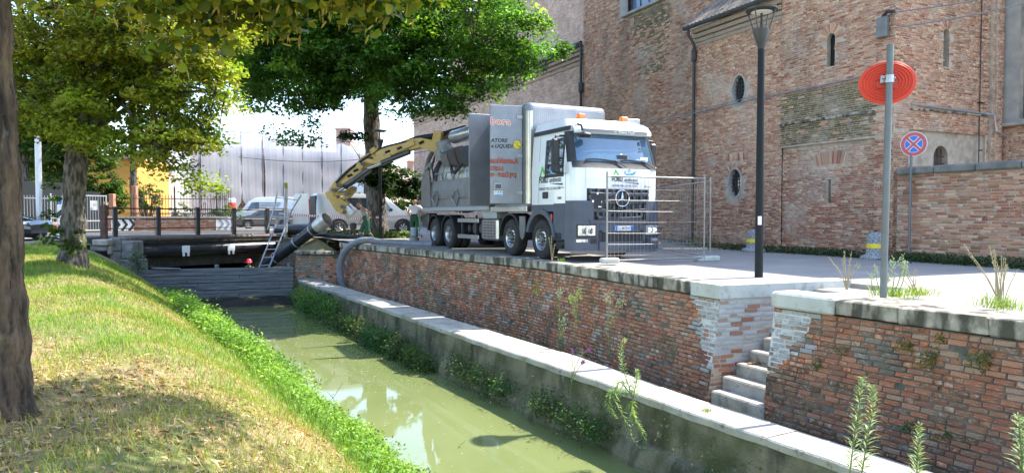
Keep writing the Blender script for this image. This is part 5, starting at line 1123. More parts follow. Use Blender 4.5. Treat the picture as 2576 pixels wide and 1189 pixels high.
po = thing('measuring_pole', 'grey round pole with yellow tip standing beside the ladder', 'pole', pt(718, 596, 31.6)); MB().cyl(pt(718, 596, 31.6), pt(719, 473, 31.6), .09, n=10).build('shaft', M_['zinc'], po, auto=60); MB().cyl(pt(719, 473, 31.6), pt(719, 460, 31.6), .095, n=10).build('tip', M_['moss_yellow'], po, auto=60)
bp = thing('suction_pipe', 'long black suction pipe slanting down into the canal', 'pipe', pt(640, 690, 30.2)); P0, P1, P2 = pt(640, 690, 30.6), pt(795, 572, 29.4), pt(823, 551, 29.2)
MB().tube([P0, P1], .24, 16).build('tube', M_['black_pipe'], bp, auto=60); MB().tube([P1, P1 + (P2 - P1) * .3, P2], [.26, .29, .3], 16, False).build('collar', M_['tank'], bp, auto=60)
for f in (.35, .68, .93): q0 = P0 + (P1 - P0) * f; MB().tube([q0, q0 + (P1 - P0).normalized() * .06], .26, 16).build('strap', M_['zinc'], bp, auto=60)
tubething('black_pipe', 'thick black pipe lying level on the bank behind the ladder', 'pipe', [pt(698, 578, 32.3), pt(812, 577, 31.2)], .26, 'black_pipe', 14)
tubething('black_pipe', 'thin black hose on the ground behind the slanting pipe', 'pipe', [pt(780, 590, 30.2), pt(840, 592, 29.6), pt(905, 596, 29.2)], .09, 'black_pipe', 8)
hz = [pt(866, 726, 26.8), pt(857, 700, 26.75), pt(855, 668, 26.7), pt(864, 638, 26.5), pt(882, 617, 26.25), pt(905, 606, 26.15), pt(930, 604, 26.1), pt(950, 608, 26.1), pt(985, 610, 26.0), pt(1040, 613, 25.6), pt(1090, 615, 25.1)]
def smooth(P, k=6):
    out = []
    for i in range(len(P) - 1):
        p0, p1, p2, p3 = P[max(i - 1, 0)], P[i], P[i + 1], P[min(i + 2, len(P) - 1)]
        for j in range(k):
            t = j / k; out.append(.5 * ((2 * p1) + (p2 - p0) * t + (2 * p0 - 5 * p1 + 4 * p2 - p3) * t * t + (3 * p1 - p0 - 3 * p2 + p3) * t ** 3))
    return out + [P[-1]]
tubething('suction_hose', 'thick grey hose looping from the truck over the canal wall', 'hose', smooth(hz), .125, 'hose', 14)
bk = thing('pump_bucket', 'blue grey metal cylinder standing on the quay beside the grey hose', 'bucket', pt(1043, 618, 27.0))
b0 = pt(1043, 620, 26.6); MB().lathe([(.0, 0), (.3, .0), (.26, .08), (.17, .12), (.17, .2), (.2, .22), (.2, .36), (.15, .4)], Matrix.Translation(b0), 18).build('base', M_['grey_metal'], bk, auto=40); MB().lathe([(.15, .4), (.17, .42), (.17, .72), (.15, .73), (.145, .5), (0, .5)], Matrix.Translation(b0), 18).build('bucket', M_['teal_metal'], bk, auto=40)
# rubble of broken reeds beside the abutment
for k in range(26):
    a = pt(random.uniform(795, 842), random.uniform(604, 630), random.uniform(29.4, 30)); b = a + Vector((random.uniform(-.5, .5), random.uniform(-.3, .3), random.uniform(-.12, .15)))
    tag(MB().tube([a, b], random.uniform(.012, .03), 4).build('dry_branch', M_['twig'] if k % 3 else M_['stone'], None), 'thin dry broken branch lying in the heap beside the abutment', 'branch', 'dry branches heaped beside the abutment')
# barrier rails and tape near the men
br = thing('low_barrier', 'thin black steel barrier between the pipe and the tree', 'barrier', pt(838, 600, 29))
for u in (838, 892, 938): MB().cyl(pt(u, 600, 29), pt(u, 562, 29), .025, n=5).build('post', M_['black_steel'], br)
MB().tube([pt(830, 566, 29), pt(940, 563, 29)], .02, 5).build('rail', M_['black_steel'], br); MB().tube([pt(830, 593, 29), pt(940, 589, 29)], .016, 5).build('rail', M_['black_steel'], br)
tp = [pt(702, 539, 33), pt(760, 544, 32), pt(830, 547, 31), pt(892, 551, 30.4), pt(945, 549, 30.2), pt(1000, 547, 30), pt(1040, 545, 29.8)]
tape = thing('barrier_tape', 'red and white barrier tape strung between the poles and truck', 'tape', tp[0]); sp_ = smooth(tp, 8)
for q in (0, 1):
    mb = MB()
    for i in range(len(sp_) - 1):
        a, b = sp_[i], sp_[i + 1]
        for f in range(3):
            if (i * 3 + f) % 2 == q: c, d = a + (b - a) * (f / 3), a + (b - a) * ((f + 1) / 3); e = (b - a).normalized() * .05; mb.add([c, d, d + up * .09 + e, c + up * .09 + e], [(0, 1, 2, 3)])
    mb.build('tape_red' if q else 'tape_white', M_['tape_red'] if q else M_['white'], tape)['kind'] = 'stuff'
# ------------------------------------------------ across the road: low wall, iron fence, netted scaffold, houses
def flat(u, v, Y): return PY(u, v, Y)
g0, g1 = PY(205, 548, 40), PY(574, 546, 44); GD = Vector((g1.x - g0.x, g1.y - g0.y, 0)); GL = GD.length; GD.normalize(); GN = GD.cross(up)
gw = thing('garden_wall', 'low red brick garden wall with pale coping behind the bridge railing', 'brick wall', Vector((g0.x, g0.y, .2))); GB = Vector((g0.x, g0.y, .2)); pl_ = Bricks()
M = frame((0, 0, 0), GD, up.cross(GD)).to_3x3()
MB().cbox(GB + GD * GL / 2 + up * .38 - GN * .15, (GL, .3, .76), .01, M).build('wall_core', M_['mortar'], gw); pl_.field(GB, GD, up, GL, .76, .3, .075, .014, .012, lambda u, v: 'red' if random.random() < .8 else 'canal'); pl_.emit(gw, 'brick')
s = 0
while s < GL: l = min(1.1, GL - s); MB().cbox(GB + GD * (s + l / 2) + up * .82 - GN * .13, (l - .015, .46, .12), .02, M).build('coping_stone', M_['stone'], gw); s += 1.1
# chevron boards on the wall
for u, w, bl, lab in ((308, 1.15, 'black', 'black and white chevron board at the left end of the garden wall'), (566, 1.1, 'zinc', 'faded grey and white chevron board at the right end of the garden wall')):
    t = min(ls(0, GL, 300), key=lambda q: abs(proj(GB + GD * q + up * .4)[0] - u)); c = GB + GD * t + up * .4 + GN * .06; cb = thing('chevron_board', lab, 'road sign', c - up * .36)
    MB().cbox(c, (w, .03, .74), .004, M).build('board', M_['white'], cb)
    for k in range(3):
        x = -w / 2 + .08 + k * w * .33; mb = MB(); mb.prism([(x, -.35), (x + .16, -.35), (x + .16 + .24, 0), (x + .16, .35), (x, .35), (x + .24, 0)], frame(c + GN * .018, GD, up), .004); mb.build('chevron', M_[bl], cb)
fen = thing('iron_fence', 'dark spiked iron fence standing on the garden wall', 'fence', GB)
for i in range(int(GL / .17)):
    p = GB + GD * (.1 + i * .17) - GN * .15; u = proj(p)[0]
    if u < 335: continue
    big_ = i % 14 == 0; h = 2.25 if not big_ else 2.75; mb = MB(); mb.cyl(p + up * .85, p + up * (h - .2), .014 if not big_ else .05, n=5); mb.lathe([(.03 if not big_ else .06, h - .2), (.012 if not big_ else .04, h - .1), (0, h)], Matrix.Translation(p), 5); mb.build('fence_bar', M_['black_steel'], fen)
t0 = min(ls(0, GL, 300), key=lambda q: abs(proj(GB + GD * q)[0] - 335))
for z in (1.05, 1.95): MB().tube([GB + GD * t0 - GN * .15 + up * z, GB + GD * GL - GN * .15 + up * z], .025, 5).build('fence_rail', M_['black_steel'], fen)
# second leg of the fence, receding to the right of the netting
f2a, f2b = PY(480, 546, 47), PY(577, 546, 50); f2 = thing('iron_fence', 'rusty leaning row of spiked bars in front of the netted scaffold', 'fence', Vector((f2a.x, f2a.y, .2)))
for i in range(19):
    p = Vector((f2a.x, f2a.y, .2)).lerp(Vector((f2b.x, f2b.y, .2)), i / 18); h = 1.2 + 1.5 * i / 18 + .1 * (i % 2); mb = MB(); mb.cyl(p, p + up * h + Vector((.12, 0, 0)), .02, n=5); mb.lathe([(.04, 0), (0, .22)], Matrix.Translation(p + up * h + Vector((.12, 0, 0))), 5); mb.build('fence_bar', M_['rust_steel'], f2)
# scaffold
sc = thing('scaffold', 'house front under scaffolding wrapped in white translucent netting', 'scaffold', PY(650, 560, 58))
us_ = [424, 443, 504, 556, 610, 663, 715, 763, 812, 860, 905, 948]; Ysc = [53.5, 54, 55, 56, 57, 58, 59, 60, 61, 62, 63, 64]
base = [Vector(((u - CX) / F * Y, Y, .2)) for u, Y in zip(us_, Ysc)]; TOPV = [500, 470, 415, 350, 345, 345, 338, 338, 345, 352, 352, 360]
ztop = [PY(u, v, Y).z for u, v, Y in zip(us_, TOPV, Ysc)]
ztop = [6.0, 7.2, 7.6, 7.6, 7.55, 7.5, 7.5, 7.5, 7.4, 7.3, 7.2, 7.1]
for i in range(len(base) - 1):
    a, b = base[i], base[i + 1]; D = (b - a); L = D.length; Dn = D.normalized(); N = Dn.cross(up); ph = i * 1.7; gap = {1: .10, 2: .04, 5: .06}.get(i, .0); arch = i in (3, 4)
    def nf(s, t):
        z0 = .3; zt = ztop[i] + (ztop[i + 1] - ztop[i]) * s; pinch = gap * math.sin(math.pi * min(1, t * 1.1)) * (1 - s) * 1.5
        x = s + pinch * (1 - s)
        if arch:
            o = max(0, (.26 - t) / .26); x = x * (1 - (.75 if i == 3 else 0) * o) + (.0 if i == 3 else .75) * o * (1 - x)
        o = .035 * math.sin(s * math.pi) * math.sin(t * 6 + ph) + .004 * math.sin(s * 17 + ph + 1.2 * math.sin(t * 3)) + .004 * math.sin(s * 37 + t * 4) + .012 * math.sin(t * 25 + ph)
        sag = -.18 * math.sin(s * math.pi) * (1 if t > .97 else 0)
        return a + D * x + N * (o + .12) + up * (z0 + (zt - z0) * t + sag)
    MB().grid(nf, ls(.004, .996, 22), ls(0, 1, 40)).build('netting', M_['netting'], sc, smooth=True)
for i, p in enumerate(base):
    if 0 < i: MB().cyl(p + Vector((0, -.12, 0)), p + Vector((0, -.12, 0)) + up * (ztop[i] + .35 + .3 * (i % 3 == 1)), .036, n=6).build('scaffold_pole', M_['rust_steel'] if i in (1, 4, 5) else M_['dark_metal'], sc)
for z in (2.2, 4.2, 6.2, 7.7): MB().tube([p + Vector((0, .18, 0)) + up * min(z, ztop[i] + .25) for i, p in enumerate(base)], .04, 5).build('scaffold_rail', M_['dark_metal'], sc)
for z in (2.15, 4.15, 6.15):
    for i in range(1, len(base) - 1): a, b = base[i], base[i + 1]; c = (a + b) / 2; MB().cbox((c.x, c.y + .75, z), ((b - a).length * .97, .9, .06), .01, frame((0, 0, 0), (b - a), up.cross(b - a)).to_3x3()).build('scaffold_deck', M_['stone'], sc)
hb = thing('netted_house', 'brownish house behind the white scaffold netting with tiled roof showing above', 'house', PY(650, 560, 62))
a, b = base[1] + Vector((.4, 1.7, 0)), base[-1] + Vector((.6, 1.7, 0)); N = (b - a).normalized().cross(up)
MB().add([a, b, b + up * 6.6, a + up * 6.6], [(0, 1, 2, 3)]).add([b, b - N * 8, b - N * 8 + up * 6.6, b + up * 6.6], [(0, 1, 2, 3)]).build('wall', M_['house_brown'], hb)
for i in range(1, 10):
    p = base[i].lerp(base[i + 1], .5) + Vector((.45, 1.62, 0))
    for z in (3.3, 5.4): MB().cbox((p.x, p.y, z), (.9, .08, 1.3), .01, frame((0, 0, 0), (b - a), up.cross(b - a)).to_3x3()).build('window', M_['glass'], hb)
mb = MB(); c = PY(665, 345, 66); mb.add([(c.x - 2.6, 64, 7.3), (c.x + 3.8, 66, 7.3), (c.x + 3.8, 72, 7.3), (c.x - 2.6, 72, 7.3), (c.x + .4, 68, 8.6)], [(0, 1, 4), (1, 2, 4), (2, 3, 4), (3, 0, 4)]); mb.build('roof', M_['tile2'], hb)
MB().cbox(PY(605, 512, 58.4), (2.6, .3, 1.6), .02).build('doorway', M_['dark'], hb)
sgn = thing('builder_sign', 'white AZ builder sign hanging on the scaffold netting', 'sign', PY(912, 482, 62)); c = PY(915, 464, 61.6); MB().cbox(c, (2.0, .05, 1.35), .02).build('panel', M_['white'], sgn); text('AZ', .75, M_['black'], sgn, frame(c + Vector((-.55, -.04, -.2)), (1, 0, 0), up))
c = PY(757, 502, 58.8); tag(MB().cbox(c, (.55, .04, .95), .02).build('notice', M_['white'], None), 'white paper notice fixed low on the netting', 'notice')
c = PY(936, 470, 47); bb = thing('black_board', 'black information board on a post left of the big tree', 'board', PY(930, 590, 47)); MB().cbox(c, (1.15, .06, 1.3), .02).build('panel', M_['black_plastic'], bb); MB().cyl(PY(931, 580, 47), PY(931, 450, 47), .06, n=8).build('post', M_['zinc'], bb)
tw = thing('bell_tower', 'distant pink brick bell tower with a round opening', 'tower', PY(865, 560, 120)); c = PY(866, 349, 120); MB().b2((c.x - 1.2, 119, 0), (c.x + 1.2, 122, c.z + 1.4)).build('shaft', M_['tower_brick'], tw); MB().b2((c.x - 1.35, 118.8, c.z + 1.4), (c.x + 1.35, 122.2, c.z + 1.65)).build('cornice', M_['tower_brick'], tw); MB().lathe([(0, 0), (.62, 0), (.62, .1)], Matrix.Translation((c.x, 118.98, c.z - .1)) @ Matrix.Rotation(math.pi / 2, 4, 'X'), 16).build('opening', M_['dark'], tw)
MB().lathe([(1.9, 0), (0, .8)], Matrix.Translation((c.x, 120.5, c.z + 1.65)) @ Matrix.Rotation(math.pi / 4, 4, 'Z'), 4).build('roof', M_['tile2'], tw)
# cream house with lantern right of the big tree
ho = thing('lantern_house', 'cream house with tiled roof and small lantern turret right of the big tree', 'house', PY(1030, 545, 75)); p = lambda u, v, Y: PY(u, v, Y)
a, b = p(962, 480, 72), p(1075, 480, 78); MB().add([(a.x, a.y, .2), (b.x, b.y, .2), (b.x, b.y, p(1075, 452, 78).z), (a.x, a.y, p(962, 445, 72).z)], [(0, 1, 2, 3)]).build('wall', M_['house_cream'], ho)
zc = a.z; e0, e1 = p(955, 447, 71.5), p(1080, 455, 77.5); MB().add([e0, e1, p(1062, 425, 84), p(968, 415, 80)], [(0, 1, 2, 3)]).build('roof', M_['tile2'], ho)
for u in (1022, 1052): c = p(u, 482, 73.6); MB().cbox(c, (.95, .1, 1.6), .02).build('window', M_['glass'], ho)
c = p(1035, 462, 72.6); MB().cbox(c, (4.5, .4, .16), .02).build('cornice', M_['plaster'], ho)
c = p(1035, 421, 80); mb = MB(); mb.lathe([(.55, -1.2), (.55, .55), (.68, .6), (.68, .7), (.5, .75), (0, 1.15)], Matrix.Translation(c) @ Matrix.Rotation(.39, 4, 'Z'), 8); mb.build('lantern', M_['tower_brick'], ho)
# left side: ochre house, yellow house, fences, gate, columns
oh = thing('ochre_house', 'orange ochre house wall seen under the left tree', 'house', PY(300, 560, 52)); a, b = p(-60, 560, 47), p(347, 560, 53)
MB().add([(a.x, a.y, .2), (b.x, b.y, .2), (b.x, b.y, 5.4), (a.x, a.y, 5.2)], [(0, 1, 2, 3)]).build('wall', M_['ochre'], oh); MB().add([(b.x, b.y, .2), (b.x - .5, b.y + 7, .2), (b.x - .5, b.y + 7, 5.4), (b.x, b.y, 5.4)], [(0, 1, 2, 3)]).build('wall', M_['ochre'], oh)
MB().cyl((b.x - .1, b.y - .12, .2), (b.x - .1, b.y - .12, 5.4), .09, n=8).build('drainpipe', M_['brick_pink'], oh); MB().cbox(((a.x + b.x) / 2, (a.y + b.y) / 2, 5.45), ((b - a).length + 1, 1.2, .25), .03, frame((0, 0, 0), Vector((b.x - a.x, b.y - a.y, 0)), up.cross(Vector((b.x - a.x, b.y - a.y, 0)))).to_3x3()).build('eaves', M_['tile1'], oh)
yh = thing('yellow_house', 'pale yellow house with grey shutters left of the scaffold', 'house', PY(390, 560, 60)); a, b = p(352, 560, 59), p(438, 560, 62)
MB().add([(a.x, a.y, .2), (b.x, b.y, .2), (b.x, b.y, 6.6), (a.x, a.y, 6.6)], [(0, 1, 2, 3)]).build('wall', M_['house_yellow'], yh); MB().add([(a.x - .3, a.y - .5, 6.55), (b.x + .3, b.y - .5, 6.55), (b.x, b.y + 5, 8), (a.x, a.y + 5, 8)], [(0, 1, 2, 3)]).build('roof', M_['tile1'], yh)
for u, v in ((386, 487), (402, 487), (386, 440), (402, 440)): c = p(u, v, 59.6); MB().cbox(c, (.42, .1, 1.5), .02).build('shutter', M_['slate_plastic'], yh)
c = p(412, 500, 59.9); MB().cbox(c, (.9, .1, 3), .02).build('plaster_panel', M_['tile2'], yh)
aw_ = PY(352, 415, 55); tag(MB().grid(lambda s, t: Vector((aw_.x + .7 * s + .1 * math.sin(t * 9), aw_.y + .12 * math.sin(s * 9 + t * 3), aw_.z + .6 - 3.4 * t)), ls(0, 1, 8), ls(0, 1, 12), True).build('white_curtain', M_['white'], None, smooth=True), 'folded white parasol cloth hanging between the ochre and yellow houses', 'parasol')
gp0, gp1 = p(-60, 560, 33), p(215, 560, 37)
lf = thing('picket_fence', 'grey metal picket fence with dark screen on a brick base at the left', 'fence', Vector((gp1.x, gp1.y, .2))); D = Vector((gp1.x - gp0.x, gp1.y - gp0.y, 0)); L = D.length; D.normalize(); B0_ = Vector((gp0.x, gp0.y, .2)); M = frame((0, 0, 0), D, up.cross(D)).to_3x3()
MB().cbox(B0_ + D * L / 2 + up * .3, (L, .3, .6), .01, M).build('base_core', M_['mortar'], lf); pl_ = Bricks(); pl_.field(B0_ + D.cross(up) * .15, D, up, L, .6, .3, .08, .015, .012, 'red'); pl_.emit(lf, 'brick', 60)
for i in range(int(L / .13)): q = B0_ + D * (.06 + i * .13); MB().cyl(q + up * .6, q + up * 1.95, .014, n=5).build('picket', M_['zinc'], lf)
for z in (.8, 1.8): MB().tube([B0_ + up * z, B0_ + D * L + up * z], .025, 5).build('fence_rail', M_['zinc'], lf)
for s in ls(.1, L - .1, 4): MB().cbox(B0_ + D * s + up * 1.3, (.08, .08, 1.5), .01, M).build('fence_post', M_['zinc'], lf)
c = B0_ + D * L / 2 - D.cross(up) * .5; MB().cbox((c.x, c.y, 1.65), (L, .05, 2.4), .01, M).build('dark_screen', M_['screen'], lf)
gt = thing('metal_gate', 'grey metal bar gate with a small white notice', 'gate', PY(235, 575, 37)); x0, x1 = p(207, 575, 36.6), p(268, 575, 37.6); D = Vector((x1.x - x0.x, x1.y - x0.y, 0)); L = D.length; D.normalize(); O = Vector((x0.x, x0.y, .22))
for s in (0, L): MB().cbox(O + D * s + up * 1.0, (.07, .05, 2.0), .008, M).build('gate_frame', M_['zinc'], gt)
for z in (.12, .62, 1.95): MB().cbox(O + D * L / 2 + up * z, (L, .04, .06), .008, M).build('gate_frame', M_['zinc'], gt)
for i in range(1, 9): MB().cyl(O + D * L * i / 9 + up * .12, O + D * L * i / 9 + up * 1.95, .014, n=5).build('gate_bar', M_['zinc'], gt)
MB().cbox(O + D * L * .5 - up.cross(D) * .05 * -1 + up * 1.45, (.36, .02, .5), .005, M).build('notice', M_['white'], gt); MB().cbox(O + D * L * .5 + D.cross(up) * .07 + up * 1.5, (.2, .01, .16), .003, M).build('notice_print', M_['zinc'], gt)
c = O + D * L / 2 - D.cross(up) * .6; MB().cbox((c.x, c.y, 1.3), (L, .04, 2.2), .01, M).build('dark_screen', M_['screen'], gt)
for u, Y in ((283, 41), (340, 42)): c = p(u, 545, Y); tag(MB().cbox((c.x, c.y, 1.5), (.28, .28, 2.8 if u > 300 else 1.8), .02).build('gate_pillar', M_['brick_pink'], None), 'thin pink pillar at the left of the spiked fence' if u < 300 else 'taller pink pillar rising above the spiked fence', 'pillar')
mb = MB(); lpz = thing('street_pole', 'tall pale grey lamp pole at the far left behind the tree', 'pole', PY(96, 545, 27)); a = PY(98, 548, 26.5); b = PY(96, 320, 26.5); MB().cbox(((a.x + b.x) / 2, 26.5, (a.z + b.z) / 2), (.23, .16, b.z - a.z), .06).build('shaft', M_['steel_pale'], lpz); MB().cbox((a.x, 26.5, a.z - .3), (.16, .12, .9), .02).build('foot', M_['zinc'], lpz); MB().cbox((b.x - .1, 26.4, b.z + .05), (.4, .1, .12), .03).build('head', M_['steel_pale'], lpz)
# striped marker and parking sign by the left tree
mk = thing('hazard_marker', 'black and white striped hazard marker half hidden by the left tree', 'road sign', PY(155, 615, 21)); c = PY(158, 556, 21); MB().cbox(c, (.32, .03, 1.0), .006).build('board', M_['white'], mk)
for k in (-.22, .22): MB().prism([(-.16, k - .14), (.16, k + .1), (.16, k + .28), (-.16, k + .04)], frame(c + Vector((0, -.016, 0)), (1, 0, 0), up), .003).build('stripe', M_['black'], mk)
MB().cyl((c.x, c.y + .05, c.z - 1.1), (c.x, c.y + .05, c.z + .9), .03, n=8).build('post', M_['zinc'], mk)
c2 = PY(158, 515, 21.1); MB().cbox(c2, (.3, .03, .32), .01).build('parking_plate', M_['blue_sign'], mk); MB().cbox(c2 + Vector((.02, -.02, .02)), (.1, .01, .2), .003).build('parking_mark', M_['white'], mk)
for (a_, b_, lab) in ((PY(575, 300, 50), PY(960, 348, 50), 'thin cable crossing the sky in front of the scaffold'), (PY(600, 395, 52), PY(1090, 378, 40), 'thin cable sagging behind the crane arm')):
    tag(MB().tube([a_.lerp(b_, t) - up * .5 * math.sin(math.pi * t) for t in ls(0, 1, 12)], .018, 4).build('overhead_cable', M_['black_steel'], None), lab, 'cable')
# ------------------------------------------------ cars and vans (local: y from nose to tail, x across)
def interp(P, x):
    for (a, b), (c, d) in zip(P, P[1:]):
        if x <= c: return b + (d - b) * (x - a) / (c - a) if c > a else d
    return P[-1][1]
def car(name, label, cat, loc, rotz, L, W, top, belt, wheels, WR, paint, side_windows, screens, sill=.28, roofin=.2, lights=(), extra=None, roundx=.25, cladding=None):
    """body lofted along its length: top(y) outline, belt(y) height where the sides lean in"""
    o = thing(name, label, cat, loc, rotz); ys = sorted(set(ls(0, L, 30) + [p[0] for p in top]))
    def hw(y): e = min(y, L - y); return W / 2 * (1 - .16 * max(0, 1 - e / .55) ** 2)
    def half(y, z):
        zb = interp(belt, y); w = hw(y); zt = interp(top, y)
        if z <= sill + .15: return w - .05 * (1 - (z - sill) / .15)
        if z <= zb: return w
        return w - roofin * (z - zb) / .6
    def sect(y):
        zt = interp(top, y); zb = min(interp(belt, y), zt - .04); pts = []
        for z in (sill, sill + .15, (sill + zb) / 2, zb, zb + (zt - zb) * .5, zb + (zt - zb) * .86): pts.append((half(y, z) if z > zb else (hw(y) if z > sill + .1 else hw(y) - .05), z))
        w = pts[-1][0]; pts += [(w - .05, zt - .012), (w * .55, zt + .004), (0, zt + .008)]
        return [Vector((-x, y, z)) for x, z in pts] + [Vector((x, y, z)) for x, z in reversed(pts[:-1])]
    R = [sect(y) for y in ys]; n = len(R[0]); mb = MB()
    mb.add([p for r in R for p in r], [(i * n + j, i * n + j + 1, (i + 1) * n + j + 1, (i + 1) * n + j) for i in range(len(ys) - 1) for j in range(n - 1)] + [tuple(range(n - 1, -1, -1)), tuple(range((len(ys) - 1) * n, len(ys) * n))])
    mb.build('body', M_[paint], o, auto=28)
    MB().cbox((0, L / 2, sill - .04), (W * .86, L * .9, .14), .03).build('underbody', M_['black'], o)
    for s in (-1, 1):
        for w_ in side_windows:
            pts = [Vector((s * (half(y, z) + .008), y, z)) for y, z in w_]; mb = MB(); mb.add(pts, [tuple(range(len(pts)))]); mb.build('side_window', M_['glass'], o)
        for k, y in enumerate(wheels):
            mb = MB(); A = ls(0, math.pi, 16); x = s * (W / 2 + .006); mb.add([Vector((x, y, WR))] + [Vector((x, y - (WR + .09) * math.cos(a), WR + (WR + .09) * math.sin(a))) for a in A], [(0, i + 1, i + 2) for i in range(15)]); mb.build('wheel_arch', M_['black_plastic'], o)
            wheel(o, (s * (W / 2 - .08), y, WR), WR, .21, side=s, nuts=0)
            sp = MB(); MX = Matrix.Translation((s * (W / 2 + .03), y, WR))
            for q in range(7): a = 2 * math.pi * q / 7; sp.cbox(MX @ Vector((0, math.cos(a) * WR * .34, math.sin(a) * WR * .34)), (.02, WR * .42, .045), .005, Matrix.Rotation(a, 3, 'X'))
            sp.build('wheel_spokes', M_['alu'], o)
    for (y0, y1, f) in screens:
        mb = MB(); mb.grid(lambda t, q: (lambda y: Vector(((half(y, interp(top, y)) - .1) * q, y, interp(top, y) + .014)))(y0 + (y1 - y0) * t), ls(0, 1, 6), ls(-1, 1, 6), True); mb.build('windscreen', M_['glass'], o)
    for nm, m_, c, d in lights: MB().cbox(c, d, .03).build(nm, M_[m_], o)
    for s in (-1, 1): MB().cbox((s * (W / 2 + .1), side_windows[0][0][0] + .1 if side_windows else L * .3, interp(belt, L * .3) + .08), (.2, .1, .15), .04).build('mirror', M_['black_plastic'] if paint != 'white_paint' else M_['black_plastic'], o)
    if extra: extra(o, half, W, L)
    return o
HATCH = [(0, .62), (.15, .78), (1.05, .98), (1.75, 1.42), (2.3, 1.48), (3.2, 1.45), (3.75, 1.12), (3.95, .9), (4.05, .55)]
HB = [(0, .58), (.15, .72), (1.05, .92), (4.05, .96)]
def rz(u0, Y0, u1, Y1):
    a = Vector(((u0 - CX) / F * Y0, Y0, 0)); b = Vector(((u1 - CX) / F * Y1, Y1, 0)); d = (b - a).normalized(); return a, math.atan2(-d.x, d.y)
# grey hatchback: nose at the left, broadside
a, r = rz(594, 49.2, 736, 50.2)
car('parked_car', 'dark grey hatchback parked in front of the white van', 'car', (a.x, a.y, .2), r, 4.05, 1.72, HATCH, HB, (.85, 3.3), .31, 'grey_paint',
    [[(1.35, .98), (1.72, 1.34), (2.35, 1.38), (2.35, .98)], [(2.42, .98), (2.42, 1.38), (3.1, 1.36), (3.4, 1.0)]], [(1.12, 1.7, 0), (3.28, 3.68, 0)],
    lights=[('headlight', 'lamp_glass', (-.68, .25, .68), (.3, .3, .14)), ('headlight', 'lamp_glass', (.68, .25, .68), (.3, .3, .14)), ('tail_light', 'red_lens', (-.74, 3.88, .88), (.2, .25, .26)), ('tail_light', 'red_lens', (.74, 3.88, .88), (.2, .25, .26))])
# white panel van behind it, facing left
a, r = rz(578, 53.5, 762, 54.5)
def van1(o, half, W, L):
    for k, l in enumerate((2.0, 1.9, 1.7, 1.2)):
        for s in (-1, 1): MB().cbox((s * (half(3, 1.85 - k * .13) + .01), 2.9 if k < 3 else 2.6, 1.88 - k * .13), (.012, l, .05), .004).build('print_line', M_['slate_plastic'], o)
    x = -(half(4.6, 1.4) + .012); f = frame((x, 4.35, 1.42), (0, 1, 0), up) @ Matrix.Identity(4)
    MB().prism([(0, 0), (.5, .55), (1.0, .75), (.8, .5), (.35, 0)], frame((x, 4.3, 1.45), (0, 1, 0), up), -.006).build('swoosh', M_['blue_print'], o); MB().prism([(0, 0), (1.35, .3), (1.35, .22), (.1, -.08)], frame((x, 4.2, 1.2), (0, 1, 0), up), -.006).build('swoosh', M_['navy_print'], o)
    MT = frame((x - .006, 5.65, 1.5), (0, -1, 0), up); text('ente', .5, M_['slate_plastic'], o, frame((x - .01, 4.85, 1.52), (0, 1, 0), up) @ Matrix.Diagonal((1, 1, -1, 1)))
VAN = [(0, .85), (.2, 1.08), (.95, 1.25), (1.55, 2.0), (2.0, 2.28), (2.4, 2.34), (5.5, 2.34), (5.6, 2.2), (5.65, .5)]; VB = [(0, .8), (.95, 1.2), (1.3, 1.25), (5.65, 1.3)]
car('panel_van', 'white panel van with blue swoosh lettering behind the grey hatchback', 'van', (a.x, a.y, .2), r, 5.65, 1.95, VAN, VB, (1.0, 4.5), .34, 'white_paint', [[(1.4, 1.3), (1.75, 1.9), (2.3, 1.95), (2.3, 1.3)]], [(1.0, 1.6, 0)], roofin=.09,
    lights=[('headlight', 'lamp_glass', (-.75, .3, .95), (.3, .3, .22)), ('headlight', 'lamp_glass', (.75, .3, .95), (.3, .3, .22)), ('tail_light', 'red_lens', (-.93, 5.6, 1.2), (.1, .12, .5)), ('tail_light', 'red_lens', (.93, 5.6, 1.2), (.1, .12, .5))], extra=van1)
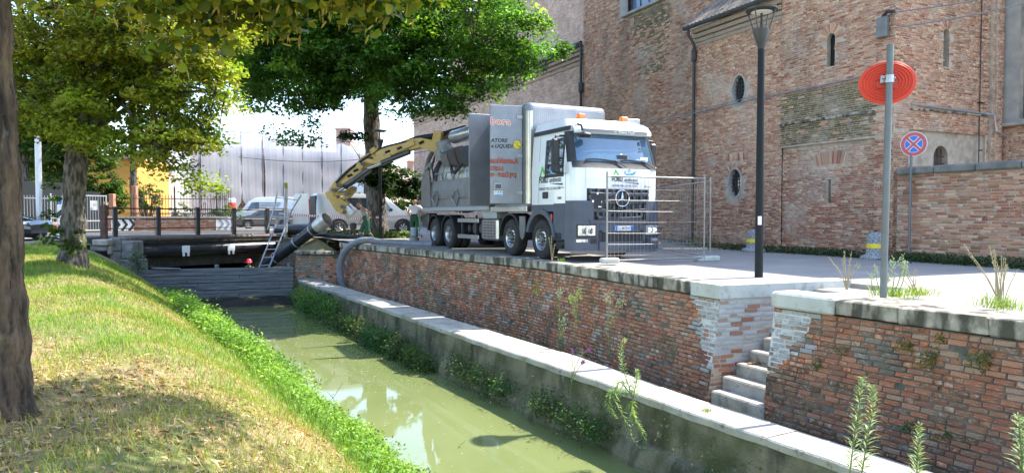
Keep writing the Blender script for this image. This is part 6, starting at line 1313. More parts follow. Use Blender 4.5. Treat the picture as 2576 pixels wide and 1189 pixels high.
# silver van with its rear door open, tail to the left, nose to the right behind the tree
a, r = rz(1046, 34.6, 806, 32.6)
def van2(o, half, W, L):
    # open rear door swung out to the camera side
    Mh = Matrix.Translation((W / 2 - .02, L - .02, 0)) @ Matrix.Rotation(math.radians(-38), 4, 'Z')
    mb = MB(); mb.prism([(0, .5), (.86, .5), (.86, 1.45), (.8, 1.9), (.72, 1.98), (.04, 1.98)], Mh @ frame((0, 0, 0), (0, 1, 0), up), -.07); d = mb.build('rear_door', M_['silver_paint'], o, bevel=.02)
    Fm = Mh @ frame((.012, 0, 0), (0, 1, 0), up)
    MB().prism([(.12, 1.2), (.72, 1.2), (.76, 1.5), (.7, 1.85), (.12, 1.85)], Fm, .006).build('door_panel', M_['white'], d)
    for k in range(6): MB().prism([(.2, 1.76 - k * .085), (.66 - .05 * (k % 2), 1.76 - k * .085), (.66 - .05 * (k % 2), 1.73 - k * .085), (.2, 1.73 - k * .085)], Fm, .01).build('print_line', M_['slate_plastic'], d)
    MB().prism([(.3, 1.08), (.5, 1.08), (.5, 1.02), (.3, 1.02)], Fm, .02).build('door_handle', M_['black_plastic'], d)
    MB().cbox((0, L - .02, 1.2), (W * .8, .06, 1.3), .02).build('load_opening', M_['black'], o); MB().cbox((W / 2 + .0, L - .02, 1.35), (.05, .14, .75), .02).build('tail_light', M_['red_lens'], o)
    MB().cbox((0, L + .03, .45), (W * .9, .14, .22), .04).build('rear_bumper', M_['black_plastic'], o); MB().prism([(2.9, .5), (4.9, .5), (4.9, .9), (3.4, .62)], frame((W / 2 + .012, 0, 0), (0, 1, 0), up), .004).build('side_cladding', M_['black_plastic'], o)
    MB().prism([(3.75, 1.2), (4.65, 1.2), (4.6, 1.7), (3.9, 1.72)], frame((W / 2 - .04, 0, 0), (0, 1, 0), up), .006).build('logo_panel', M_['white'], o); MB().prism([(4.2, 1.35), (4.6, 1.3), (4.55, 1.6), (4.3, 1.55)], frame((W / 2 - .03, 0, 0), (0, 1, 0), up), .006).build('logo_mark', M_['green_print'], o)
TV = [(0, .8), (.2, 1.02), (1.0, 1.2), (1.75, 1.82), (2.1, 1.95), (4.9, 1.95), (4.97, 1.85), (5.0, .5)]; TB = [(0, .75), (1.0, 1.12), (5.0, 1.16)]
car('panel_van', 'silver van with its rear door open behind the crane arm and tree', 'van', (a.x, a.y, .2), r, 5.0, 1.95, TV, TB, (.95, 4.0), .35, 'silver_paint', [[(1.45, 1.16), (1.85, 1.72), (2.35, 1.78), (2.35, 1.16)], [(2.5, 1.2), (2.5, 1.75), (3.6, 1.76), (3.6, 1.2)]], [(1.08, 1.75, 0)], roofin=.1,
    lights=[('headlight', 'lamp_glass', (-.75, .3, .9), (.3, .3, .2)), ('headlight', 'lamp_glass', (.75, .3, .9), (.3, .3, .2))], extra=van2)
# black car at the left edge, nose to the right
a, r = rz(106, 26.3, -150, 26.0)
SED = [(0, .6), (.12, .74), (1.1, .95), (1.85, 1.4), (2.6, 1.47), (3.4, 1.4), (4.3, .95), (4.45, .6)]; SB = [(0, .56), (1.1, .9), (4.45, .95)]
car('parked_car', 'black car at the left edge with silver multi-spoke wheel', 'car', (a.x, a.y, .2), r, 4.4, 1.75, SED, SB, (.62, 3.3), .335, 'navy_paint', [[(1.3, .98), (1.85, 1.34), (2.5, 1.38), (2.5, .98)], [(2.58, .98), (2.58, 1.38), (3.3, 1.33), (3.6, 1.0)]], [(1.15, 1.8, 0)],
    lights=[('headlight', 'lamp_glass', (-.7, .22, .66), (.3, .3, .13)), ('headlight', 'lamp_glass', (.7, .22, .66), (.3, .3, .13))])
# red van corner behind the fence
c = PY(583, 535, 55); rv = thing('red_post', 'red and white utility cabinet between the iron fence and the white van', 'cabinet', Vector((c.x, c.y, .2))); MB().cbox((c.x, c.y, 1.2), (.5, .5, 1.9), .08).build('cabinet_body', M_['red_paint'], rv); MB().cbox((c.x, c.y, 2.3), (.52, .52, .35), .08).build('cabinet_cap', M_['white'], rv)
# ------------------------------------------------ the crane arm of the truck (world positions, part of the truck)
TI = (Matrix.Translation(TO) @ Matrix.Rotation(math.atan2(.447, .894), 4, 'Z')).inverted()
def tp_(v): return TI @ v
arm = link('boom', MB().add([], []).mesh('boom_pivot'), truck); 
def seg(pts, w, h, m_, name='boom_section', parent=truck):
    """box girder along points (world), w across, h high at each point"""
    P = [tp_(p) for p in pts]; mb = MB(); vs = []; across = (TI.to_3x3() @ Vector((.25, 1, 0))).normalized()
    for i, p in enumerate(P):
        t = (P[min(i + 1, len(P) - 1)] - P[max(i - 1, 0)]).normalized(); u_ = across.cross(t).normalized()
        if u_.z < 0: u_ = -u_
        for sx, sy in ((-1, -1), (1, -1), (1, 1), (-1, 1)): vs.append(p + across * (w / 2 * sx) + u_ * (h[i] / 2 * sy))
    fs = [(i * 4 + k, i * 4 + (k + 1) % 4, (i + 1) * 4 + (k + 1) % 4, (i + 1) * 4 + k) for i in range(len(P) - 1) for k in range(4)] + [(3, 2, 1, 0), tuple(range((len(P) - 1) * 4, len(P) * 4))]
    mb.add(vs, fs); return mb.build(name, M_[m_], parent, bevel=.015)
def rod(pts, r, m_, name, n=8): return MB().tube([tp_(p) for p in pts], r, n).build(name, M_[m_], truck, auto=60)
COL.objects.unlink(arm); bpy.data.objects.remove(arm)
A_ = lambda u, v, Y=25.6: PY(u, v, Y)
col_ = seg([A_(1098, 384, 25.4), A_(1106, 332, 25.4)], .5, [.36, .3], 'yellow', 'boom_column')
seg([A_(1112, 372, 25.3), A_(1060, 360, 25.5), A_(1028, 366, 25.7), A_(990, 384, 26)], .34, [.4, .36, .42, .34], 'yellow')
seg([A_(1045, 360, 25.5), A_(985, 381, 25.9), A_(930, 399, 26.3), A_(912, 412, 26.4)], .3, [.16, .34, .36, .4], 'yellow')
seg([A_(948, 392, 26.2), A_(900, 428, 26.5), A_(850, 468, 26.8), A_(838, 482, 26.9)], .32, [.34, .42, .36, .28], 'yellow')
seg([A_(985, 392, 25.8), A_(948, 408, 26), A_(925, 404, 26.1)], .2, [.16, .2, .14], 'yellow')
seg([A_(905, 448, 26.4), A_(882, 446, 26.5), A_(862, 462, 26.6)], .22, [.12, .2, .14], 'yellow')
rod([A_(1030, 382, 25.4), A_(960, 410, 25.8)], .1, 'dark_metal', 'cylinder'); rod([A_(960, 410, 25.8), A_(925, 423, 25.9)], .05, 'chrome', 'cylinder_rod')
rod([A_(930, 425, 26.0), A_(868, 470, 26.4)], .12, 'dark_metal', 'cylinder'); rod([A_(868, 470, 26.4), A_(850, 484, 26.5)], .05, 'chrome', 'cylinder_rod')
rod(smooth([A_(1170, 325, 25), A_(1110, 342, 25.6), A_(1050, 352, 25.9), A_(1005, 368, 26.2), A_(960, 383, 26.4), A_(900, 420, 26.8), A_(850, 462, 27), A_(832, 500, 27), A_(848, 535, 27), A_(862, 560, 27)], 5)[:36], .15, 'black_plastic', 'boom_hose', 12)
rod(smooth([A_(1100, 338, 25.2), A_(1000, 362, 25.7), A_(950, 378, 26), A_(880, 425, 26.4), A_(845, 460, 26.5)], 5), .05, 'black_plastic', 'hydraulic_line')
seg([A_(833, 480, 26.9), A_(842, 500, 26.9), A_(858, 527, 26.9)], .34, [.42, .34, .3], 'yellow')
seg([A_(838, 486, 26.7), A_(872, 486, 26.7), A_(892, 472, 26.7)], .2, [.18, .2, .16], 'yellow'); seg([A_(862, 500, 26.7), A_(880, 492, 26.7), A_(893, 477, 26.7)], .16, [.12, .12, .12], 'yellow')
seg([A_(850, 508, 26.8), A_(872, 527, 26.8)], .38, [.46, .5], 'yellow')
rod([A_(858, 512, 26.8), A_(878, 530, 26.8)], .2, 'yellow', 'nozzle_joint', 14); rod([A_(872, 522, 26.8), A_(884, 535, 26.8)], .23, 'alu', 'nozzle_ring', 16); rod([A_(880, 531, 26.8), A_(887, 539, 26.8)], .26, 'tank', 'nozzle', 16)
for u, v in ((838, 478), (893, 474), (872, 487), (912, 412), (985, 383), (1030, 372), (850, 466), (860, 520)):
    rod([A_(u, v, 26.0), A_(u, v, 27.2 if u < 900 else 26.3)], .075, 'dark_metal', 'pivot_pin', 10)
for u, v in ((975, 381), (1005, 372), (930, 398), (895, 428), (880, 441), (1060, 358)): rod([A_(u - 6, v + 3, 25.3 if u > 950 else 26.05), A_(u + 6, v - 2, 25.3 if u > 950 else 26.05)], .05, 'black', 'boom_slot', 6)
seg([A_(945, 384, 26.1), A_(938, 374, 26.1)], .3, [.3, .2], 'yellow', 'boom_bracket'); seg([A_(905, 424, 26.3), A_(912, 412, 26.3)], .3, [.26, .3], 'yellow', 'boom_bracket')
# ------------------------------------------------ lamps, signs, bollards, site fence, cables
def lamp(base, H, label):
    o = thing('street_lamp', label, 'street lamp', base, world_parts=False)
    MB().cyl((0, 0, 0), (0, 0, H - .62), .075, .06, 16).build('pole', M_['lamp_black'], o, auto=50)
    MB().lathe([(.06, H - .66), (.075, H - .6), (.15, H - .36), (.155, H - .3), (.13, H - .3), (0, H - .34)], None, 20).build('neck', M_['lamp_grey'], o, auto=40)
    mb = MB()
    for k in range(4): a = math.pi / 4 + k * math.pi / 2; mb.tube([(.14 * math.cos(a), .14 * math.sin(a), H - .34), (.27 * math.cos(a), .27 * math.sin(a), H + .05)], .012, 5)
    mb.build('struts', M_['lamp_grey'], o)
    MB().lathe([(0, H + .0), (.24, H + .03), (.285, H + .04), (.29, H + .075), (.2, H + .1), (0, H + .11)], None, 24).build('lamp_head', M_['lamp_grey'], o, auto=40)
    MB().cyl((0, 0, H - .3), (0, 0, H + .02), .022, n=8).build('lamp_core', M_['black_plastic'], o); MB().lathe([(0, H - .01), (.19, H + .012), (0, H + .02)], None, 16).build('diffuser', M_['white'], o)
    return o
lamp(PZ(1908, 697, 0), 4.85, 'tall black street lamp with cone head standing by the stairs')
lamp(PZ(957, 607, .05), 4.55, 'slender black street lamp in front of the big tree trunk')
c = PZ(1907, 622, .0); b0 = PZ(1908, 697, 0); tag(MB().cbox(b0 + Vector((-.02, -.075, 1.05)), (.07, .012, .16), .005).build('paper_scrap', M_['white'], None), 'torn white sticker on the pole of the street lamp', 'sticker')
sp0 = PZ(2221, 748, .05); st = thing('disc_sign', 'bright orange red ribbed round sign seen from behind on a grey pole', 'road sign', sp0, world_parts=False)
MB().cyl((0, 0, 0), (.04, 0, 3.35), .043, n=16).build('pole', M_['pole_grey'], st, auto=50)
T = Matrix.Translation((.055, .10, 2.87)) @ Matrix.Rotation(math.radians(-28), 4, 'Z') @ Matrix.Rotation(math.radians(90), 4, 'X') @ Matrix.Diagonal((.9, .74, .9, 1))
prof = [(0, .0), (.12, 0)]
for k in range(5): r = .15 + k * .043; prof += [(r, 0), (r + .012, .014), (r + .024, .014), (r + .034, 0)]
prof += [(.372, 0), (.385, -.01), (.385, -.03), (.36, -.03), (0, -.03)]
MB().lathe(prof, T, 48).build('disc', M_['red_paint'], st, auto=25)
for s in (-1, 1): 
    for z in (-.1, .06): MB().cbox(T @ Vector((s * .075, z, .02)), (.13, .04, .014), .005).build('disc_rib', M_['red_paint'], st)
MB().lathe([(.046, -.05), (.056, -.05), (.056, .05), (.046, .05)], Matrix.Translation((.035, 0, 2.9)), 16, close=True).build('clamp', M_['steel'], st, auto=40); MB().cbox((.035, .05, 2.9), (.19, .03, .1), .01).build('clamp_plate', M_['steel'], st)
for s in (-1, 1): MB().cyl((.035 + s * .075, 0, 2.92), (.035 + s * .075, .05, 2.92), .014, n=6).build('bolt', M_['zinc'], st)
ns0 = PY(2285, 652, 17.7); ns = thing('no_stopping_sign', 'round red and blue no stopping sign on a grey pole by the boundary wall', 'road sign', (ns0.x, ns0.y, 0), world_parts=False)
MB().cyl((0, 0, 0), (.02, 0, 2.7), .032, n=12).build('pole', M_['pole_grey'], ns, auto=50); T = Matrix.Translation((.05, -.05, 2.94)) @ Matrix.Rotation(math.radians(-47), 4, 'Z') @ Matrix.Rotation(math.radians(90), 4, 'X')
MB().lathe([(0, -.015), (.31, -.015), (.315, 0), (.31, .004), (0, .004)], T, 32).build('plate', M_['white_rim'], ns); d = MB().lathe([(.215, .008), (.295, .008)], T, 32).build('red_ring', M_['red_sign'], ns)
MB().lathe([(0, .009), (.2, .009)], T, 32).build('blue_disc', M_['blue_sign'], ns)
for a in (45, -45): MB().cbox((0, 0, .0135), (.5, .06, .004), .001, None).mesh('x'); MB().prism([(-.26, -.03), (.26, -.03), (.26, .03), (-.26, .03)], T @ Matrix.Rotation(math.radians(a), 4, 'Z') @ Matrix.Translation((0, 0, .011)), .003 if a > 0 else .004).build('cross_bar', M_['red_sign'], ns); MB().prism([(-.21, -.045), (.21, -.045), (.21, .045), (-.21, .045)], T @ Matrix.Rotation(math.radians(a), 4, 'Z') @ Matrix.Translation((0, 0, .0095)), .0012 if a > 0 else .0008).build('cross_edge', M_['white'], ns)
for (u, v, lab) in ((1895, 633, 'granite bollard with yellow band beside the street lamp'), (2201, 652, 'granite bollard with yellow band behind the orange disc sign pole')):
    o = thing('bollard', lab, 'bollard', PZ(u, v, 0), group='granite bollards before the church', world_parts=False)
    MB().lathe([(0, 0), (.36, 0), (.37, .05), (.33, .1), (.24, .13), (.22, .17), (.21, .55), (.19, .64), (.13, .7), (0, .72)], None, 24).build('body', M_['granite'], o, auto=40); MB().lathe([(.218, .3), (.225, .3), (.223, .41), (.216, .41)], None, 24).build('yellow_band', M_['yellow_print'], o, auto=40)
    MB().lathe([(.04, .71), (.05, .76), (0, .77)], None, 10).build('knob', M_['dark_metal'], o)
def site_fence(a, b, H, label, sag=0):
    o = thing('site_fence', label, 'fence panel', (a.x, a.y, 0)); D = (b - a)
    for p in (a, b): MB().cyl(p + up * .03, p + up * H, .024, n=8).build('frame_post', M_['galv'], o, auto=60)
    for z in (.1, H - .1): MB().cyl(a + up * z, b + up * z, .02, n=8).build('frame_rail', M_['galv'], o, auto=60)
    mb = MB()
    for i in range(1, 27): mb.tube([a + D * (i / 27) + up * .1, a + D * (i / 27) + up * (H - .1)], .0042, 3, False)
    mb.build('upright_wires', M_['galv'], o)
    for k in range(7):
        z = .22 + k * (H - .35) / 7; mb = MB(); N = D.normalized().cross(up)
        mb.tube([a + D * t + up * (z - .015 * math.sin(math.pi * t)) + N * .012 for t in ls(0, 1, 6)], .0032, 4, False); mb.build('cross_wire', M_['galv'] if k % 3 else M_['rust_wire'], o)
    return o
F0, F1, F2 = PZ(1526, 666, .0), PZ(1770, 658, 0), PZ(1785, 656, 0); F3 = PZ(1640, 629, 0)
site_fence(F0, F1, 2.15, 'wire mesh site fence panel standing in front of the truck'); site_fence(F2, F3, 2.1, 'second wire mesh site fence panel running back beside the truck')
for p, s, lab in ((F1.lerp(F2, .5), (.62, .26, .14), 'pale concrete fence foot under the joined posts of both fence panels'), (F0 + Vector((.05, -.06, 0)), (.42, .24, .12), 'small concrete fence foot on the coping edge before the truck')):
    mb = MB(); mb.cbox((p.x, p.y, s[2] / 2 + (.05 if s[0] < .5 else .0)), s, .03, Matrix.Rotation(.3, 3, 'Z')); tag(mb.build('fence_foot', M_['pale_stone'], None), lab, 'fence foot')
tag(MB().prism([(0, 0), (.45, -.12), (.52, -.06), (.1, .06)], Matrix.Translation(PZ(1590, 668, .062)), .01).build('cardboard_strip', M_['stone'], None), 'thin pale strip of board lying in front of the site fence', 'board')
p = PZ(1590, 650, .3); tag(MB().lathe([(0, -.03), (.03, -.01), (.025, .03), (0, .04)], Matrix.Translation(F0.lerp(F1, .52) + Vector((0, -.03, .48))), 6).build('dry_leaf', M_['brick_pink'], None), 'curled brown leaf caught in the site fence wire', 'leaf')
# cables on and before the church
def cab_(pts, r, lab, m_='cable_grey', n=5): tag(MB().tube(pts, r, n).build('wall_cable', M_[m_], None), lab, 'cable')
cpts = [(12.0, 2.9), (9.6, 3.35), (8.0, 3.75), (6.0, 4.2), (4.0, 4.55), (2.2, 4.8), (.6, 4.95), (.1, 5.0)]
q = [PY(1655, 300, 27.6), PY(1748, 283, 25.3), PY(1850, 266, 23.3), PY(1965, 246, 21.6), PY(2060, 231, 20.0), PY(2160, 213, 19.0), PY(2235, 105, 18.3)]
q = [P_(a, PY(u, v, 1).z * 0 + z, .12) for a, u, v, z in ((12.2, 0, 0, 4.75), (9.6, 0, 0, 4.8), (8.0, 0, 0, 4.85), (6, 0, 0, 4.9), (4, 0, 0, 4.92), (2, 0, 0, 4.93), (.7, 0, 0, 4.95))]
cab_(q[:4] + [q[3] + up * 0] + q[4:], .022, 'grey cable bundle strung across the church wall between downpipe and corner'); cab_([x + up * (.10 + .03 * math.sin(i * 2)) for i, x in enumerate(q[:5])], .012, 'thin upper cable across the chapel wall above the lower oval window')
jb = thing('junction_box', 'dark cable box high on the church corner above the disc sign', 'box', P_(.25, 6.1, .1)); MB().cbox(P_(.3, 6.15, .1), (.3, .14, .55), .02, frame((0, 0, 0), UE, CR).to_3x3()).build('housing', M_['grey_metal'], jb); MB().tube([P_(.3, 6.42, .1), P_(.1, 6.5, .2), P_(-.1, 6.45, .2)], .05, 6).build('cable_loop', M_['black_steel'], jb)
for z0, z1, lab in ((6.45, 7.35, 'upper overhead cable running right from the church corner'), (6.05, 7.1, 'lower overhead cable running right from the church corner')):
    a = P_(-.05, z0, .15); b = Vector((14.5, 15.5, z1 - .2)); cab_([a.lerp(b, t) - up * .25 * math.sin(math.pi * t) for t in ls(0, 1, 14)], .018, lab)
cab_([CO + CR * 3.62 + UE * .04 + up * z for z in (8.4, 5, 4.1, 3.5, 2.35)], .014, 'thin dark vertical cable down the right face of the church', 'black_steel')
for z, l in ((4.35, .22), (3.0, .12), (7.6, .12)): tag(MB().cbox(CO + CR * 3.62 + UE * .08 + up * z, (l, .08, .03), .005, frame((0, 0, 0), CR, up.cross(CR)).to_3x3()).build('wall_bracket', M_['black_steel'], None), {4.35: 'widest iron bracket on the thin vertical cable of the church', 3.0: 'lowest iron bracket on the thin vertical cable of the church', 7.6: 'highest iron bracket on the thin vertical cable of the church'}[z], 'bracket')
# ------------------------------------------------ people: one skinned body each, clothes as children
def skin(name, joints, edges, m_, parent, lev=1, root=0):
    me = bpy.data.meshes.new(name); keys = list(joints); me.from_pydata([joints[k][0] for k in keys], [(keys.index(a), keys.index(b)) for a, b in edges], [])
    o = link(name, me, parent); o.modifiers.new('skin', 'SKIN'); sv = me.skin_vertices[0].data
    for i, k in enumerate(keys):
        r = joints[k][1]; sv[i].radius = r if hasattr(r, '__len__') else (r, r); sv[i].use_root = i == root
    s = o.modifiers.new('subdivision', 'SUBSURF'); s.levels = lev; s.render_levels = lev; me.materials.append(M_[m_]); o.modifiers['skin'].use_smooth_shade = True
    return o
def person(label, loc, rz_, pose, top, topm, sleeves, helmet=False, hairm=None):
    """pose gives the joints (x left of the person, -y forward, z up)"""
    o = thing('person', label, 'person', loc, rz_, world_parts=False); J = {k: Vector(v) for k, v in pose.items()}; B = {}; E = []
    def V(k, p, r): B[k] = (tuple(p), r)
    V('pelvis', J['pelvis'], (.15, .115)); V('waist', J['pelvis'].lerp(J['chest'], .5), (.135, .105)); V('chest', J['chest'], (.165, .12)); V('neckb', J['chest'].lerp(J['neck'], .7), (.09, .075)); V('neck', J['neck'], .058)
    hd = (J['head'] - J['neck']); f = Vector(pose.get('face', (0, -1, 0))).normalized(); V('jaw', J['neck'] + hd * .35 + f * .025, (.062, .066)); V('head', J['head'], (.078, .092)); V('crown', J['head'] + hd * .42 - f * .01, (.062, .072))
    E += [('pelvis', 'waist'), ('waist', 'chest'), ('chest', 'neckb'), ('neckb', 'neck'), ('neck', 'jaw'), ('jaw', 'head'), ('head', 'crown')]
    for s in 'LR':
        V('sh' + s, J['sh' + s], .058); V('el' + s, J['el' + s], .042); V('wr' + s, J['wr' + s], .03); d = (J['wr' + s] - J['el' + s]).normalized(); hd_ = Vector(pose.get('hand' + s, d)).normalized(); pm = J['wr' + s] + hd_ * .075; V('palm' + s, pm, (.036, .022)); E += [('chest', 'sh' + s), ('sh' + s, 'el' + s), ('el' + s, 'wr' + s), ('wr' + s, 'palm' + s)]
        sd = hd_.cross(f).normalized()
        for q, (off, ln) in enumerate(((-.028, .075), (-.009, .085), (.010, .08), (.028, .065))):
            k1, k2 = 'f%d%s' % (q, s), 'g%d%s' % (q, s); V(k1, pm + hd_ * ln * .55 + sd * off, .0095); V(k2, pm + hd_ * ln + sd * off * 1.1 + f * .018, .008); E += [('palm' + s, k1), (k1, k2)]
        V('th' + s, J['wr' + s] + hd_ * .05 - sd * .045 + f * .01, .011); V('tt' + s, J['wr' + s] + hd_ * .085 - sd * .06 + f * .02, .009); E += [('wr' + s, 'th' + s), ('th' + s, 'tt' + s)]
        V('hip' + s, J['hip' + s], .095); V('kn' + s, J['kn' + s], .062); V('an' + s, J['an' + s], .045); V('toe' + s, J['toe' + s], .04); E += [('pelvis', 'hip' + s), ('hip' + s, 'kn' + s), ('kn' + s, 'an' + s), ('an' + s, 'toe' + s)]
    b = skin('body', B, E, 'skin', o, 2)
    sd = f.cross(hd).normalized()
    ey = MB(); 
    for s in (-1, 1): ey.lathe([(0, .012), (.009, .006), (.011, 0)], Matrix.Translation(J['head'] + f * .088 + sd * .032 * s + hd.normalized() * .012) @ f.to_track_quat('Z', 'Y').to_matrix().to_4x4(), 8)
    ey.build('eyes', M_['hair'], b)
    no = MB(); no.lathe([(.019, 0), (.013, .02), (.0, .034)], Matrix.Translation(J['head'] + f * .08 - hd.normalized() * .018) @ f.to_track_quat('Z', 'Y').to_matrix().to_4x4(), 8); no.build('nose', M_['skin'], b, smooth=True)
    er = MB()
    for s in (-1, 1): er.cbox(J['head'] + sd * .085 * s - f * .012, (.022, .035, .06), .01)
    er.build('ears', M_['skin'], b); mo = MB(); mo.cbox(J['head'] + f * .083 - hd.normalized() * .055, (.045, .012, .01), .004); mo.build('mouth', M_['brick_pink'], b)
    # top
    T = {k: (B[k][0], tuple(x + .018 for x in (B[k][1] if hasattr(B[k][1], '__len__') else (B[k][1],) * 2))) for k in ('pelvis', 'waist', 'chest', 'neckb')}; ET = [('pelvis', 'waist'), ('waist', 'chest'), ('chest', 'neckb')]
    for s in 'LR':
        T['sh' + s] = (B['sh' + s][0], (.078, .075)); ET.append(('chest', 'sh' + s))
        if sleeves: p = Vector(B['sh' + s][0]).lerp(Vector(B['el' + s][0]), .62); T['sl' + s] = (tuple(p), (.075, .072)); ET.append(('sh' + s, 'sl' + s))
    skin(top, T, ET, topm, o, 2)
    # overalls and boots
    P = {'pelvis': (B['pelvis'][0], (.18, .15)), 'waist': (tuple(Vector(B['pelvis'][0]).lerp(Vector(B['waist'][0]), 1.25)), (.185, .155))}; EP = [('pelvis', 'waist')]; 
    for s in 'LR':
        P['hip' + s] = (B['hip' + s][0], (.13, .13)); P['kn' + s] = (B['kn' + s][0], (.105, .105)); P['sh' + s] = (tuple(Vector(B['kn' + s][0]).lerp(Vector(B['an' + s][0]), .35)), (.1, .1)); EP += [('pelvis', 'hip' + s), ('hip' + s, 'kn' + s), ('kn' + s, 'sh' + s)]
    skin('overalls', P, EP, 'overall', o, 2)
    for s in 'LR':
        a, k, t = (Vector(B[x + s][0]) for x in ('an', 'kn', 'toe')); skin('boot', {'a': (tuple(k.lerp(a, .3)), .075), 'b': (tuple(a), .062), 'c': (tuple(a.lerp(t, .4) - Vector((0, 0, .01))), .058), 'd': (tuple(t), .05)}, [('a', 'b'), ('b', 'c'), ('c', 'd')], 'boot', o, 2)
    if helmet:
        MB().lathe([(.155, -.01), (.14, .0), (.135, .05), (.1, .12), (.05, .15), (0, .155)], Matrix.Translation(J['head'] + Vector((0, 0, .035))), 20).build('helmet', M_['helmet'], o, smooth=True); MB().cbox(J['head'] + f * .16 + Vector((0, 0, .03)), (.2, .12, .015), .006).build('helmet_peak', M_['helmet'], o)
    if hairm:
        MB().lathe([(.1, .0), (.096, .04), (.07, .085), (0, .105)], Matrix.Translation(J['head'] + hd * .12 - f * .018), 16).build('hair', M_[hairm], o, smooth=True)
    return o
stand = dict(pelvis=(0, 0, .95), chest=(0, .0, 1.3), neck=(0, .01, 1.47), head=(0, -.02, 1.62), shL=(.19, 0, 1.4), elL=(.33, .1, 1.17), wrL=(.2, .17, .98), shR=(-.19, 0, 1.4), elR=(-.33, .1, 1.17), wrR=(-.2, .17, .98),
    hipL=(.1, 0, .88), knL=(.12, -.02, .48), anL=(.13, .02, .09), toeL=(.15, -.15, .04), hipR=(-.1, 0, .88), knR=(-.12, -.02, .48), anR=(-.14, .02, .09), toeR=(-.17, -.15, .04), handL=(-.7, .1, -.3), handR=(.7, .1, -.3))
p = PY(1044, 612, 28.6); person('bald man in white t-shirt and green overalls standing by the truck rear', (p.x, p.y, .1), math.radians(-8), stand, 't_shirt', 'shirt', True)
walk = dict(pelvis=(0, .02, .93), chest=(0, -.1, 1.27), neck=(0, -.2, 1.42), head=(0, -.31, 1.51), face=(0, -.75, -.65), shL=(.19, -.12, 1.36), elL=(.25, .16, 1.2), wrL=(.2, .08, .98), shR=(-.19, -.12, 1.36), elR=(-.24, -.1, 1.06), wrR=(-.22, -.24, .86),
    hipL=(.1, .02, .87), knL=(.11, .06, .46), anL=(.11, .3, .14), toeL=(.11, .2, .05), hipR=(-.1, .02, .87), knR=(-.11, -.18, .5), anR=(-.11, -.2, .1), toeR=(-.11, -.37, .05), handL=(-.2, -.5, -.5), handR=(0, -.3, -.9))
p = PY(921, 607, 28.1); person('bald man in grey vest and green overalls walking left before the tree', (p.x, p.y, .06), math.radians(-80), walk, 'vest', 'vest', False)
p = PY(627, 690, 31.4); low_ = dict(stand); person('worker in red helmet standing in the dark canal behind the plank weir', (p.x, p.y, -2.62), math.radians(-20), low_, 'work_shirt', 'overall', True, helmet=True)
bg_ = PY(888, 569, 28.2); tag(MB().cbox(bg_, (.28, .16, .3), .08).build('black_tool_bag', M_['black_plastic'], None), 'black tool bag hanging at the thigh of the walking man', 'bag')
# ------------------------------------------------ trees: tapered trunk, limbs and crowns of leaf clumps
def leaf_quads(P, Nn, size, cols, aspect=.62, droop=None):
    """numpy leaves: positions, normals, sizes -> vertices (4 per leaf) and colours"""
    n = len(P); a = rng.normal(0, 1, (n, 3)); T = np.cross(Nn, a); T /= np.linalg.norm(T, axis=1, keepdims=True) + 1e-9; Bn = np.cross(Nn, T); s = size[:, None]
    V = np.stack([P - T * s * .5, P + Bn * s * aspect * .5 + Nn * s * .06, P + T * s * .5 - Nn * s * .08, P - Bn * s * aspect * .5 + Nn * s * .06], 1)
    return V.reshape(-1, 3), np.repeat(cols, 4, 0)
def quads(n): return np.arange(n * 4).reshape(-1, 4)
def clumps(ells, n_cl, per, rc, size, pal, flat=.45, tilt=.55, shell=.55, yellow=None):
    """leaf clumps through the outer volume of several ellipsoids (centre, radii)"""
    vol = np.array([e[1][0] * e[1][1] * e[1][2] for e in ells]) ** .75; vol /= vol.sum(); Ps = []; Ns = []; Cs = []; Ss = []; cen = []
    for e, k in zip(ells, np.maximum(1, (vol * n_cl).astype(int))):
        c, r = np.array(e[0]), np.array(e[1])
        for _ in range(k):
            d = rng.normal(0, 1, 3); d /= np.linalg.norm(d); rr = rng.uniform(shell, 1.0) ** .6; q = c + d * r * rr; cen.append(q); m = int(per * rng.uniform(.6, 1.4)); R = rc * rng.uniform(.6, 1.35)
            g = rng.normal(0, 1, (m, 3)); g /= np.linalg.norm(g, axis=1, keepdims=True); g *= rng.uniform(.2, 1, (m, 1)) ** .5; P = q + g * np.array((R, R, R * flat)) - np.array((0, 0, 1)) * (np.linalg.norm(g[:, :2], axis=1) ** 2 * R * .35)[:, None]
            N = np.array((0, 0, 1.0)) + d * .35 + rng.normal(0, tilt, (m, 3)); N /= np.linalg.norm(N, axis=1, keepdims=True)
            base = np.array(pal[rng.integers(len(pal))]) * rng.uniform(.75, 1.25) * (1.7 if rng.random() < .15 else 1); C = base * rng.uniform(.7, 1.3, (m, 1))  # a few clumps lightened: sunlit patches put into the leaf colour
            if yellow is not None: w = yellow(q); mk = rng.random(m) < w; C[mk] = np.array((.36, .29, .05)) * rng.uniform(.7, 1.3, (mk.sum(), 1))  # share of yellow leaves: bracts, and sunlit tops painted in
            Ps.append(P); Ns.append(N); Cs.append(C); Ss.append(size * rng.uniform(.7, 1.3, m))
    return np.concatenate(Ps), np.concatenate(Ns), np.concatenate(Ss), np.clip(np.concatenate(Cs), 0, 1), cen
def curve(a, b, sag=.15, n=6):
    a, b = Vector(a), Vector(b); m = (a + b) / 2 + Vector((random.uniform(-.2, .2), random.uniform(-.2, .2), (b - a).length * sag)); return [a * (1 - t) ** 2 + m * 2 * t * (1 - t) + b * t * t for t in ls(0, 1, n)]
def t1z(o): return o.location.y < 8
